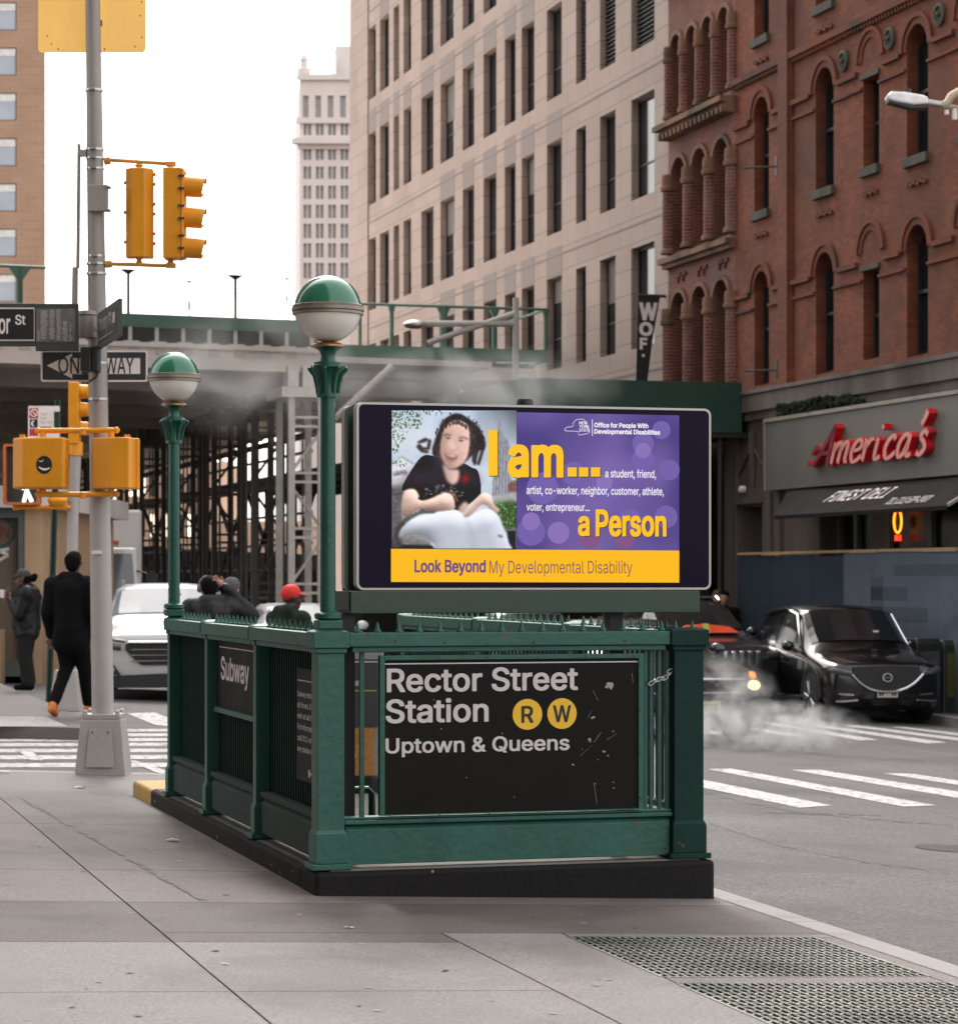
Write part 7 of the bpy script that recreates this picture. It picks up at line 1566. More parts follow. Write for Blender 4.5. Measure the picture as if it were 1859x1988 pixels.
# news boxes by the parked car
for (x0_, x1_, y0_, y1_, Y, col, lab) in ((1779, 1828, 1240, 1393, 40.4, (.012, .012, .014, 1), 'black newspaper box beside the parked black SUV'), (1831, 1880, 1243, 1385, 40.7, (.03, .035, .03, 1), 'glossy box with patterned panel at the right edge')):
    f = Frame((P(x0_, 0, Y).x, Y, 0), (VX, VY, 0), (UX, UY, 0)); a = f.px(x0_, 0)[0]; b = f.px(x1_, 0)[0]; zt_ = f.px(x0_, y0_)[1]; p = f(a, 0, 0); g_ = gz(p.x, p.y)
    t = thing('news_box', lab, 'news box', tuple(f((a+b)/2, .2, g_)), group='boxes on the far kerb'); mb = MB(f); mb.box(a, b, 0, .45, g_-.04, zt_-.1); mb.hexa([(a, 0, zt_-.1), (b, 0, zt_-.1), (b, .45, zt_-.1), (a, .45, zt_-.1)], [(a+.02, .06, zt_), (b-.02, .06, zt_), (b-.02, .45, zt_), (a+.02, .45, zt_)]); mb.build('case', pm('box_%s' % lab[:4], col, .35), t, bev=.02)
    mb = MB(f); mb.box(a+.05, b-.05, -.012, -.001, g_+.25, zt_-.2); mb.build('front_panel', pm('box_panel_%s' % lab[:4], (.06, .06, .065, 1) if col[1] < .02 else (.1, .1, .03, 1), .2, var=.6, scale=7, col2=(.12, .04, .02) if col[1] > .02 else None), t)
# ================================================================== VEHICLES (front at y=0, length along +y, x across, seen facing us)
def lerp(a, b, t): return a+(b-a)*t
def interp(tab, y):
    if y <= tab[0][0]: return tab[0][1]
    for (a, va), (b, vb) in zip(tab, tab[1:]):
        if y <= b: t = (y-a)/(b-a); t = t*t*(3-2*t) if False else t; return va+(vb-va)*t
    return tab[-1][1]
M_tyre = pm('tyre_rubber', (.012, .012, .012, 1), .8, var=.2); M_rim = pm('alloy_rim', (.35, .35, .36, 1), .3, metal=.9, bump=0); M_chrome = pm('chrome_trim', (.6, .6, .62, 1), .12, metal=1, var=.03, bump=0)
M_cglass = glass('car_glass', (.012, .014, .016), .04, .9); M_clad = pm('black_plastic', (.015, .015, .016, 1), .6, var=.2, scale=8); M_lampg = pm('headlamp_glass', (.10, .10, .105, 1), .12, metal=.3, var=.6, scale=14, bump=0); M_plate = pm('number_plate', (.5, .48, .42, 1), .5, var=.1)
def paint(n, c, m=.0, r=.22): return pm(n, c, r, metal=m, var=.05, scale=2, bump=0, coat=.55, spec=.4)
def car(name, label, cat, loc, rz_, pmat, L=4.5, W=1.84, H=1.68, hood=1.02, cowl=1.0, kind='suv', glassm=None, wheels=True, group=None, nose=.72, R_=.36, ws0=1.25, ws1=2.05, rear0=3.7, roofz=None):
    t = thing(name, label, cat, loc, rz_, group); gm = glassm or M_cglass; hw = W/2
    top = [(0, nose+.04), (.06, nose+.16), (.18, hood-.09), (.5, hood-.02), (ws0-.15, hood+.06), (ws0, hood+.08), (ws1, H-.07), (ws1+.35, H-.015), (ws1+.9, H), (rear0-.3, H-.05), (rear0, H-.12), (L-.12, hood+.12), (L-.02, hood-.0), (L, nose)] if kind != 'suv' else [(0, nose+.04), (.05, nose+.17), (.15, hood-.08), (.45, hood-.015), (ws0-.15, hood+.06), (ws0, hood+.09), (ws1, H-.08), (ws1+.35, H-.015), (ws1+.9, H), (L-.75, H-.05), (L-.45, H-.12), (L-.12, H-.52), (L-.03, hood-.05), (L, nose)]
    if kind == 'box': pass
    belt = [(0, nose), (.06, nose+.1), (.2, hood-.16), (.6, hood-.1), (ws0, hood-.02), (ws1, hood+.02), (rear0, hood+.08), (L-.1, hood+.06), (L, nose-.02)]
    wid = [(0, hw*.82), (.05, hw*.90), (.16, hw*.955), (.35, hw*.985), (.7, hw*.995), (1.2, hw), (3.2, hw), (L-.6, hw*.98), (L-.15, hw*.92), (L, hw*.82)]
    low = [(0, .26), (.08, .20), (.3, .2), (L-.4, .24), (L, .36)]
    rear0 = L-.45 if kind == 'suv' else rear0
    wtop = [(0, hw*.6), (ws0, hw*.86), (ws1, hw*(.76 if kind == 'suv' else .70)), (rear0, hw*.72), (L-.1, hw*.76), (L, hw*.7)]
    st = sorted(set([0, .03, .06, .1, .18, .28, .4, .55, .75, 1.0, ws0-.15, ws0] + [ws0+(ws1-ws0)*k/5 for k in range(1, 6)] + [ws1+.18, ws1+.35] + [ws1+.35+(rear0-ws1-.35)*k/6 for k in range(1, 7)] + [rear0+(L-rear0)*k/5 for k in range(1, 5)] + [L-.05, L]))
    def sec(y):
        w, zb, zt, zl, wt = interp(wid, y), interp(belt, y), interp(top, y), interp(low, y), interp(wtop, y); wt = min(wt, w*.92); zb = min(zb, zt-.03)
        h = [(0, zl), (w*.8, zl), (w*.955, zl+.07), (w*.99, zl+.2), (w, lerp(zl, zb, .55)), (w*.99, zb-.07), (w*.96, zb)]
        cab = max(0., min(1., (zt-zb-.06)/.3)); 
        g1 = (lerp(w*.93, lerp(w*.94, wt, .5), cab), lerp(zb+(zt-zb)*.5, lerp(zb, zt, .5), cab)); g2 = (lerp(w*.84, wt, cab), lerp(zb+(zt-zb)*.8, zt-.09, cab)); g3 = (lerp(w*.7, wt*.88, cab), lerp(zb+(zt-zb)*.95, zt-.025, cab))
        return h + [g1, g2, g3, (lerp(w*.35, wt*.5, .5), zt-.004), (0, zt)]
    S = [sec(y) for y in st]; n = len(S[0]); vs = []; fs = []
    for y, s in zip(st, S):
        vs += [(x, y, z) for x, z in s] + [(-x, y, z) for x, z in s]
    m = 2*n
    for i in range(len(st)-1):
        for j in range(n-1):
            a, b, c, d = i*m+j, i*m+j+1, (i+1)*m+j+1, (i+1)*m+j; fs.append((a, b, c, d)); fs.append((a+n, d+n, c+n, b+n))
    for i in (0, len(st)-1):
        for j in range(n-1): fs.append((i*m+j, i*m+j+1, i*m+n+j+1, i*m+n+j))
    mb = MB(); mb.add(vs, fs); body = mb.build('body', pmat, t, smooth=True, angle=50)
    bm = bmesh.new(); bm.from_mesh(body.data); bmesh.ops.remove_doubles(bm, verts=bm.verts, dist=.0005); bmesh.ops.recalc_face_normals(bm, faces=bm.faces); bm.to_mesh(body.data); bm.free()
    # glass laid just proud of the shell
    def off(p, k=.008):
        return (p[0]*(1+k/max(.3, hw)), p[1], p[2]+k*.6)
    def patch(nm, y0, y1, js, sides, fwd=0):
        ii = [i for i, y in enumerate(st) if y0-1e-6 <= y <= y1+1e-6]
        for sgn in sides:
            mb = MB()
            for i, k in zip(ii, ii[1:]):
                for j in js:
                    q = [(S[i][j], st[i]), (S[i][j+1], st[i]), (S[k][j+1], st[k]), (S[k][j], st[k])]
                    mb.quad(*[(sgn*(x+.008), y-fwd, z+(.006 if fwd else .0)) for (x, z), y in q])
            if sgn == 0: continue
            mb.build(nm, gm, t, smooth=True)
    mb = MB(); ii = [i for i, y in enumerate(st) if ws0+.02 <= y <= ws1+.01]
    for i, k in zip(ii, ii[1:]):
        for j in (8, 9, 10):
            for sg in (1, -1): q = [(S[i][j], st[i]), (S[i][j+1], st[i]), (S[k][j+1], st[k]), (S[k][j], st[k])]; mb.quad(*[(sg*x*.985, y-.012, z+.010) for (x, z), y in q])
    mb.build('windshield', gm, t, smooth=True)
    a = ws0+(ws1-ws0)*.55; mid = lerp(ws1, rear0, .42)
    iy = [y for y in st if ws1-.02 <= y <= rear0+.01]
    patch('side_window', ws1-.01, iy[3], (6, 7), (1, -1)); patch('side_window', iy[4], iy[-2], (6, 7), (1, -1))
    if wheels:
        for wy in (.82, L-.85):
            for sg in (1, -1):
                xw = sg*(hw-.1); g_ = MB(); R1 = R_
                g_.lathe([(R1*.6, -.115), (R1*.97, -.11), (R1, -.08), (R1, .08), (R1*.97, .11), (R1*.66, .118), (R1*.64, .1)], (xw, wy, R1), 24, axis='x'); w = g_.build('wheel', M_tyre, t, smooth=True)
                g_ = MB(); g_.lathe([(.001, sg*.10), (R1*.12, sg*.105), (R1*.12, sg*.07), (R1*.6, sg*.06), (R1*.66, sg*.11), (R1*.7, sg*.112)], (xw, wy, R1), 24, axis='x', cap=False)
                for k in range(5):
                    for dd in (-.16, .16): th = 2*math.pi*k/5; g_.tube([(xw+sg*.108, wy+.05*math.cos(th), R1+.05*math.sin(th)), (xw+sg*.112, wy+R1*.66*math.cos(th+dd), R1+R1*.66*math.sin(th+dd))], .017, 5)
                g_.build('rim', M_rim, w, smooth=True)
                g_ = MB(); pts = []
                n_ = 18; o = [(wy-(R1+.10)*math.cos(math.pi*k/n_), R1+.0+(R1+.10)*math.sin(math.pi*k/n_)) for k in range(n_+1)]; i_ = [(wy-(R1+.03)*math.cos(math.pi*k/n_), R1+(R1+.03)*math.sin(math.pi*k/n_)) for k in range(n_+1)]
                for k in range(n_):
                    q = [o[k], o[k+1], i_[k+1], i_[k]]; x0, x1 = sg*(hw*.9), sg*(hw+.012); g_.add([(x0, y, z) for y, z in q] + [(x1, y, z) for y, z in q], [(0, 1, 2, 3), (4, 5, 6, 7), (0, 1, 5, 4), (2, 3, 7, 6)])
                q = [(wy-(R1+.03)*math.cos(math.pi*k/n_), R1+(R1+.03)*math.sin(math.pi*k/n_)) for k in range(n_+1)]
                g_.add([(sg*(hw+.003), y, z) for y, z in q] + [(sg*(hw+.003), wy+R1+.03, .2), (sg*(hw+.003), wy-R1-.03, .2)], [tuple(range(n_+3))]); g_.build('wheel_arch', M_clad, t)
    for sg in (1, -1):
        mb = MB(); mb.ball((sg*(hw+.10), ws0+.55, hood+.12), (.11, .07, .08), 12); mb.tube([(sg*hw*.93, ws0+.5, hood+.03), (sg*(hw+.05), ws0+.52, hood+.08)], .03, 6); mb.build('door_mirror', pmat, t, smooth=True)
    mb = MB()
    for sg in (1, -1): mb.box(sg*(hw+.0)-.012, sg*(hw+.0)+.012, 1.3, L-1.35, .24, .36)
    mb.build('sill_trim', M_clad, t)
    return t
def fpos(px, py, Y): p = P(px, py, Y); return (p.x, Y, rz(p.x, Y))
def nose_(x): return .14*max(0., (abs(x)-.6)/.32)**2.2
def front_quad(t, nm, pts, y0, mat, d=.02, curve=.12, hw=.92):   # plate wrapped on the nose: pts (x,z)
    mb = MB(); n = len(pts); yy = lambda x: y0+curve*(abs(x)/hw)**2.2
    mb.add([(x, yy(x)-d, z) for x, z in pts] + [(x, yy(x)+.15, z) for x, z in pts], [tuple(range(n)), tuple(range(2*n-1, n-1, -1))] + [(i, n+i, n+(i+1) % n, (i+1) % n) for i in range(n)]); return mb.build(nm, mat, t)
def front_strip(t, nm, top, bot, y0, mat, d=.02, curve=.14, hw=.92, n=14):  # smooth strip across the nose, top(x), bot(x) functions on [xa, xb]
    xa, xb = top[0], top[1]; mb = MB(); vs = []; fs = []
    for i in range(n+1):
        x = lerp(xa, xb, i/n); y = y0+nose_(x)
        vs += [(x, y-d, top[2](x)), (x, y-d, bot(x)), (x, y+.12, bot(x)), (x, y+.12, top[2](x))]
    for i in range(n):
        for k in range(4): fs.append((i*4+k, i*4+(k+1) % 4, i*4+4+(k+1) % 4, i*4+4+k))
    fs += [(0, 1, 2, 3), (n*4+3, n*4+2, n*4+1, n*4)]; mb.add(vs, fs); return mb.build(nm, mat, t)
# black SUV parked on the right
M_bpaint = paint('black_car_paint', (.0025, .0025, .003, 1))
Yb = 38.84; c = fpos(929.5+5000*6.14/38.84, 1400, Yb)
s1 = car('black_suv', 'glossy black SUV parked on the right beside the blue plywood fence', 'car', (c[0], c[1], c[2]-.0), R(10), M_bpaint, L=4.55, W=1.86, H=1.78, hood=1.02, R_=.38, nose=.74, ws0=1.12, ws1=1.95)
front_strip(s1, 'grille', (-.52, .52, lambda x: .88-.02*(abs(x)/.5)**2), lambda x: .50+.22*(abs(x)/.52)**2.5, .02, M_clad, d=.05)
mb = MB(); pts = [(x, .0+nose_(x)-.07, .49+.24*(abs(x)/.54)**2.6) for x in [-.56+1.12*k/20 for k in range(21)]]; mb.tube(pts, .022, 8); mb.build('chrome_wing', M_chrome, s1, smooth=True)
for sg in (1, -1):
    mb = MB(); pts = [(sg*.56, -.01, .76), (sg*.72, .0, .79), (sg*.85, .10, .82), (sg*.90, .26, .84)]; mb.tube(pts, [.04, .05, .05, .025], 10); mb.build('headlight', M_lampg, s1, smooth=True)
    mb = MB(); mb.tube([(sg*.52, -.02, .44), (sg*.70, -.01, .45), (sg*.80, .05, .46)], .018, 6); mb.tube([(sg*.46, -.03, .36), (sg*.70, -.02, .345), (sg*.78, .03, .345)], .022, 6); mb.build('fog_trim', M_chrome, s1, smooth=True)
mb = MB(); mb.box(-.16, .16, -.062, -.045, .40, .50); mb.build('number_plate', M_plate, s1)
mb = MB(); [mb.box(x, x+.03, -.065, -.0625, .425, .475) for x in (-.135, -.095, .065, .105)]; mb.build('plate_marks', M_clad, s1)
mb = MB(); mb.tube([(.075*math.cos(k*.35), -.052, .70+.06*math.sin(k*.35)) for k in range(19)], .010, 6); mb.tube([(-.06, -.055, .725), (0, -.06, .69), (.06, -.055, .725)], .008, 6); mb.tube([(-.05, -.055, .66), (-.04, -.058, .70)], .007, 6); mb.tube([(.05, -.055, .66), (.04, -.058, .70)], .007, 6); mb.build('emblem', M_chrome, s1, smooth=True)
front_strip(s1, 'lower_intake', (-.6, .6, lambda x: .36), lambda x: .28, .03, M_clad, d=.03)
for sg in (1, -1):
    mb = MB(); mb.tube([(sg*.905, 1.3, .29), (sg*.905, 3.1, .29)], .012, 6); mb.build('side_trim', M_chrome, s1)
    mb = MB(); mb.tube([(sg*.88, 1.5, 1.13), (sg*.77, 2.0, 1.62), (sg*.73, 2.7, 1.70), (sg*.72, 3.5, 1.66), (sg*.72, 4.05, 1.55)], .022, 6); mb.tube([(sg*.905, 1.5, 1.04), (sg*.905, 4.1, 1.10)], .012, 6); mb.build('window_trim', M_chrome, s1, smooth=True)
    for y in (2.35, 3.2): mb = MB(); mb.box(sg*.93-.015, sg*.93+.015, y, y+.2, .93, .96); mb.build('door_handle', M_chrome, s1)
for x, y, z in ((.28, 1.32, 1.22), (-.55, 1.3, 1.12)): mb = MB(); mb.box(x, x+.09, y+.12, y+.125, z+.1, z+.16); mb.build('windscreen_sticker', M_sgnw, s1)
# second dark SUV behind it, orange vest on the dashboard
Yc = 41.0; c = fpos(1422, 1300, Yc)
s2 = car('dark_suv', 'dark SUV with slotted grille and orange vest on the dashboard, parked behind the black SUV', 'car', c, ROT, paint('charcoal_paint', (.012, .013, .016, 1)), L=4.8, W=1.94, H=1.78, hood=1.12, nose=.8)
front_strip(s2, 'grille', (-.5, .5, lambda x: .98), lambda x: .72, .02, M_clad, d=.04)
for k in range(7): x = -.42+.14*k; mb = MB(); mb.box(x-.035, x+.035, -.045, -.02, .74, .97); mb.build('grille_slot', M_chrome, s2, bev=.01)
for sg in (1, -1): mb = MB(); mb.tube([(sg*.58, -.0, .9), (sg*.78, .03, .92), (sg*.90, .2, .93)], .06, 10); mb.build('headlight', M_lampg, s2, smooth=True); mb = MB(); mb.tube([(sg*.6, 2.1, 1.76), (sg*.62, 2.3, 1.82), (sg*.62, 4.0, 1.8), (sg*.6, 4.2, 1.7)], .025, 6); mb.build('roof_rail', M_chrome, s2)
mb = MB(); mb.hexa([(-.52, 1.20, 1.24), (.05, 1.20, 1.24), (.05, 1.3, 1.24), (-.52, 1.3, 1.24)], [(-.3, 1.28, 1.36), (.0, 1.28, 1.38), (.0, 1.34, 1.38), (-.3, 1.34, 1.36)]); v = mb.build('dashboard_vest', pm('vest_orange', (.75, .07, .02, 1), .7), s2)
mb = MB(); mb.hexa([(.052, 1.20, 1.24), (.6, 1.20, 1.24), (.6, 1.3, 1.24), (.052, 1.3, 1.24)], [(.052, 1.28, 1.38), (.45, 1.28, 1.34), (.45, 1.34, 1.34), (.052, 1.34, 1.38)]); mb.build('dashboard_vest', pm('vest_orange', (0,)*4), s2)
mb = MB(); mb.hexa([(-.02, 1.19, 1.235), (.08, 1.19, 1.235), (.08, 1.29, 1.235), (-.02, 1.29, 1.235)], [(-.02, 1.27, 1.39), (.08, 1.27, 1.39), (.08, 1.33, 1.39), (-.02, 1.33, 1.39)]); mb.build('vest_stripe', pm('vest_lime', (.4, .5, .06, 1), .6), s2)
# dark sedan with its lamp lit
Yd = 31.0; c = fpos(1352, 1380, Yd)
s3 = car('dark_sedan', 'dark sedan with a lit headlamp driving out from behind the subway entrance through steam', 'car', c, ROT, paint('navy_black_paint', (.012, .012, .018, 1)), L=4.7, W=1.84, H=1.46, hood=.95, nose=.68, ws0=1.35, ws1=2.25, rear0=3.5, R_=.33, kind='sedan')
M_hl = em('headlamp_lit', C(255, 205, 140), .9)
for sg in (1, -1):
    mb = MB(); mb.ball((sg*.74, .03, .68), (.10, .06, .065), 12); mb.build('headlight', M_hl if sg > 0 else M_lampg, s3, smooth=True); mb = MB(); mb.ball((sg*.74, .07, .80), (.05, .06, .05), 10); mb.build('indicator', em('indicator_amber', C(255, 110, 20), 1.0), s3, smooth=True)
front_strip(s3, 'grille', (-.55, .55, lambda x: .74), lambda x: .62, .0, M_clad, d=.04); mb = MB(); mb.tube([(x, nose_(x)-.05, .76) for x in [-.6+1.2*k/10 for k in range(11)]], .014, 6); mb.tube([(x, nose_(x)-.05, .60-.0) for x in [-.6+1.2*k/10 for k in range(11)]], .014, 6); mb.build('chrome_bar', M_chrome, s3)
mb = MB(); mb.box(-.03, .29, -.06, -.04, .34, .50); mb.build('number_plate', pm('cream_plate', (.55, .46, .25, 1), .5), s3)
mb = MB(); letters(mb, 'PRTL', .03, .385, .075, .26, y=-.061, depth=.002, bold=.02); mb.build('plate_lettering', pm('plate_ink', (.08, .06, .04, 1), .6), s3)
# white SUV at the left
Yw = 36.5; c = fpos(318, 1360, Yw)
M_wp = paint('white_car_paint', (.50, .49, .49, 1), r=.25)
s4 = car('white_suv', 'white SUV with black grille waiting behind the signal pole and railing', 'car', c, R(7), M_wp, L=4.65, W=1.86, H=1.68, hood=1.06, nose=.78, glassm=glass('sky_tinted_car_glass', (.15, .165, .19), .3, .15))  # sky reflection put into the pale glass colour
front_strip(s4, 'grille', (-.54, .54, lambda x: .82), lambda x: .52+.22*max(0, abs(x)-.34)/.2, .02, M_clad, d=.045)
for z in (.58, .66, .74): mb = MB(); mb.tube([(x, .0+nose_(x)-.045, z) for x in [-.46+.92*k/8 for k in range(9)]], .010, 6); mb.build('grille_bar', M_chrome, s4)
mb = MB(); mb.tube([(x, .0+nose_(x)-.05, .84) for x in [-.5+1.0*k/8 for k in range(9)]], .022, 6); mb.build('chrome_bar', M_chrome, s4)
for sg in (1, -1):
    mb = MB(); mb.tube([(sg*.54, -.01, .86), (sg*.76, .02, .89), (sg*.90, .22, .92)], [.018, .022, .018], 8); mb.build('running_light', M_chrome, s4, smooth=True); mb = MB(); mb.tube([(sg*.60, -.015, .77), (sg*.76, .01, .79), (sg*.88, .14, .81)], .045, 10); mb.build('headlight', M_lampg, s4, smooth=True)
    mb = MB(); mb.hexa([(sg*.60, -.03, .38), (sg*.84, .03, .38), (sg*.84, .3, .38), (sg*.60, .2, .38)], [(sg*.76, -.01, .60), (sg*.87, .06, .62), (sg*.87, .3, .62), (sg*.76, .2, .60)]); mb.build('fog_recess', M_clad, s4)
    mb = MB(); mb.tube([(sg*.60, 2.1, 1.66), (sg*.61, 2.3, 1.71), (sg*.61, 3.7, 1.70)], .02, 6); mb.build('roof_rail', M_rim, s4)
front_strip(s4, 'lower_bumper', (-.84, .84, lambda x: .40-.04*abs(x)), lambda x: .20, .0, M_clad, d=.05); mb = MB(); mb.tube([(-.5, -.02, .27), (.5, -.02, .27)], .02, 6); mb.build('skid_trim', M_chrome, s4)
mb = MB(); mb.box(.16, .26, 1.86, 1.88, 1.42, 1.52); mb.box(.14, .3, 1.66, 1.67, 1.36, 1.39); mb.build('mirror_sensor', M_rim, s4)
# cars behind
Ye = 44.0
for px, Y, lab, nm, pc, kw in ((500, 46, 'silver SUV behind the man holding his head', 'silver_suv', (.35, .36, .38, 1), dict(H=1.72)), (640, 43, 'white sedan between the red cap and the near globe lamp post', 'white_sedan', (.6, .6, .62, 1), dict(H=1.46, hood=.95, nose=.68, ws0=1.35, ws1=2.25, rear0=3.5, kind='sedan')), (1110, 43.5, 'grey sedan glimpsed below the billboard beam', 'grey_sedan', (.2, .2, .21, 1), dict(H=1.5, hood=.97, nose=.68, ws0=1.35, ws1=2.25, rear0=3.5, kind='sedan'))):
    c = fpos(px, 1300, Y); t = car(nm, lab, 'car', c, ROT+(R(20) if px == 500 else 0), paint(nm+'_paint', pc), glassm=MATS['sky_tinted_car_glass'] if px < 700 else None, **kw)
    for sg in (1, -1): mb = MB(); mb.tube([(sg*.56, -.0, .72), (sg*.78, .03, .74), (sg*.88, .18, .76)], .055, 8); mb.build('headlight', M_lampg, t, smooth=True)
    front_strip(t, 'grille', (-.45, .45, lambda x: .72), lambda x: .5, .02, M_clad, d=.04)
# white box truck at the left
Yt = 49.5; c = fpos(163, 1300, Yt); tr = thing('box_truck', 'white box truck facing us behind the man in black', 'truck', c, R(8))
W2 = 1.12; hb = P(0, 985, Yt).z-c[2]; M_wt = paint('white_truck_paint', (.6, .58, .56, 1), r=.35)
mb = MB(); mb.box(-W2, W2, 1.9, 7.5, .9, hb); mb.build('cargo_box', M_wt, tr, bev=.05)
mb = MB(); cz = 2.35; mb.hexa([(-W2*.97, 0, .5), (W2*.97, 0, .5), (W2*.97, 1.88, .5), (-W2*.97, 1.88, .5)], [(-W2*.97, -.02, 1.3), (W2*.97, -.02, 1.3), (W2*.97, 1.88, 1.3), (-W2*.97, 1.88, 1.3)]); mb.hexa([(-W2*.97, -.02, 1.301), (W2*.97, -.02, 1.301), (W2*.97, 1.88, 1.301), (-W2*.97, 1.88, 1.301)], [(-W2*.9, .42, cz), (W2*.9, .42, cz), (W2*.9, 1.88, cz), (-W2*.9, 1.88, cz)]); mb.build('cab', M_wt, tr, bev=.06, seg=3)
mb = MB(); mb.hexa([(-W2*.88, .0, 1.36), (W2*.88, .0, 1.36), (W2*.88, .05, 1.36), (-W2*.88, .05, 1.36)], [(-W2*.82, .36, cz-.12), (W2*.82, .36, cz-.12), (W2*.82, .42, cz-.12), (-W2*.82, .42, cz-.12)])
for v in range(len(mb.v)): x, y, z = mb.v[v]; mb.v[v] = (x, y-.025, z)
mb.build('windshield', glass('truck_glass', (.1, .11, .12), .05, .8), tr)
mb = MB(); mb.box(-W2*.75, W2*.75, -.06, -.021, .82, 1.12); mb.build('grille', M_clad, tr); mb = MB(); mb.box(-W2, W2, -.14, -.0, .42, .66); mb.build('bumper', M_wt, tr, bev=.03)
for sg in (1, -1):
    mb = MB(); mb.box(sg*W2*.62-.16, sg*W2*.62+.16, -.075, -.022, .9, 1.06); mb.build('headlight', M_lampg, tr, bev=.03); mb = MB(); mb.box(sg*1.3-.12, sg*1.3+.12, -.0, .08, 1.4, 1.85); mb.tube([(sg*W2*.9, .2, 1.9), (sg*1.3, .05, 1.8)], .02, 5); mb.build('wing_mirror', M_clad, tr)
    for y in (1.0, 6.0): mb = MB(); mb.lathe([(.3, -.13), (.46, -.12), (.48, -.06), (.48, .06), (.46, .12), (.3, .13)], (sg*.9, y, .48), 20, axis='x'); mb.build('wheel', M_tyre, tr, smooth=True)
for x in (-.6, 0, .6): mb = MB(); mb.box(x-.06, x+.06, 1.85, 1.899, 2.42, 2.5); mb.build('marker_lamp', pm('marker_red', (.5, .06, .03, 1), .4), tr)
# ================================================================== PEOPLE
def capsule(mb, a, b, r0, r1, n=12):
    a, b = Vector(a), Vector(b); d = b-a; L = max(d.length, 1e-5); u = d/L; pts = []; rs = []
    for k in range(4): th = R(90-k*28); pts.append(a-u*r0*math.sin(th)); rs.append(max(.001, r0*math.cos(th)))
    for k in range(4): th = R(6+k*28); pts.append(b+u*r1*math.sin(th)); rs.append(max(.001, r1*math.cos(th)))
    mb.tube([tuple(p) for p in pts], rs, n, WORLD)
def solid(mb, name, mat, parent, voxel=.014, smooth=4, wr=0.0, seed=0, label=None):
    """one continuous skin from overlapping volumes"""
    me = bpy.data.meshes.new(name); o = OFF.get(parent.name, Vector((0, 0, 0))) if parent else Vector((0, 0, 0))
    me.from_pydata([tuple(Vector(v)-o) for v in mb.v], [], mb.f); ob = bpy.data.objects.new(name, me); COL.objects.link(ob)
    md = ob.modifiers.new('r', 'REMESH'); md.mode = 'VOXEL'; md.voxel_size = voxel; md.use_smooth_shade = True
    ms = ob.modifiers.new('s', 'SMOOTH'); ms.iterations = smooth; ms.factor = .5
    if wr:
        tx = bpy.data.textures.new(name+'_folds', 'CLOUDS'); tx.noise_scale = .11; tx.noise_depth = 2; dm = ob.modifiers.new('d', 'DISPLACE'); dm.texture = tx; dm.strength = wr; dm.mid_level = .5
    dg = bpy.context.evaluated_depsgraph_get(); dg.update(); m2 = bpy.data.meshes.new_from_object(ob.evaluated_get(dg)); ob.modifiers.clear(); ob.data = m2; bpy.data.meshes.remove(me)
    m2.materials.clear(); m2.materials.append(mat); m2.polygons.foreach_set('use_smooth', [True]*len(m2.polygons))
    if parent is not None: ob.parent = parent; OFF[ob.name] = o
    if label: ob['label'] = label
    return ob
M_skin1 = pm('skin_brown', (.16, .08, .05, 1), .5, var=.12, scale=10, bump=.05); M_skin2 = pm('skin_dark', (.05, .027, .02, 1), .45, var=.12, scale=10, bump=.05); M_skin3 = pm('skin_light', (.42, .22, .16, 1), .5, var=.1, scale=10, bump=.05)
M_hair = pm('black_hair', (.005, .0045, .0045, 1), .9, spec=.1, var=.3, scale=30, bump=.3)
M_cblk = pm('black_cloth', (.0045, .0045, .0055, 1), .9, spec=.12, var=.25, scale=6, bump=.2); M_cjkt = pm('padded_black', (.007, .0065, .0075, 1), .5, spec=.3, var=.3, scale=6, bump=.25); M_cgrey = pm('charcoal_cloth', (.018, .017, .017, 1), .9, spec=.15, var=.2, scale=8, bump=.2); M_cgr2 = pm('grey_cloth', (.09, .088, .092, 1), .8, var=.2, scale=8); M_cgreen = pm('dark_green_cloth', (.014, .022, .018, 1), .8, spec=.15, var=.25, scale=6, bump=.2)
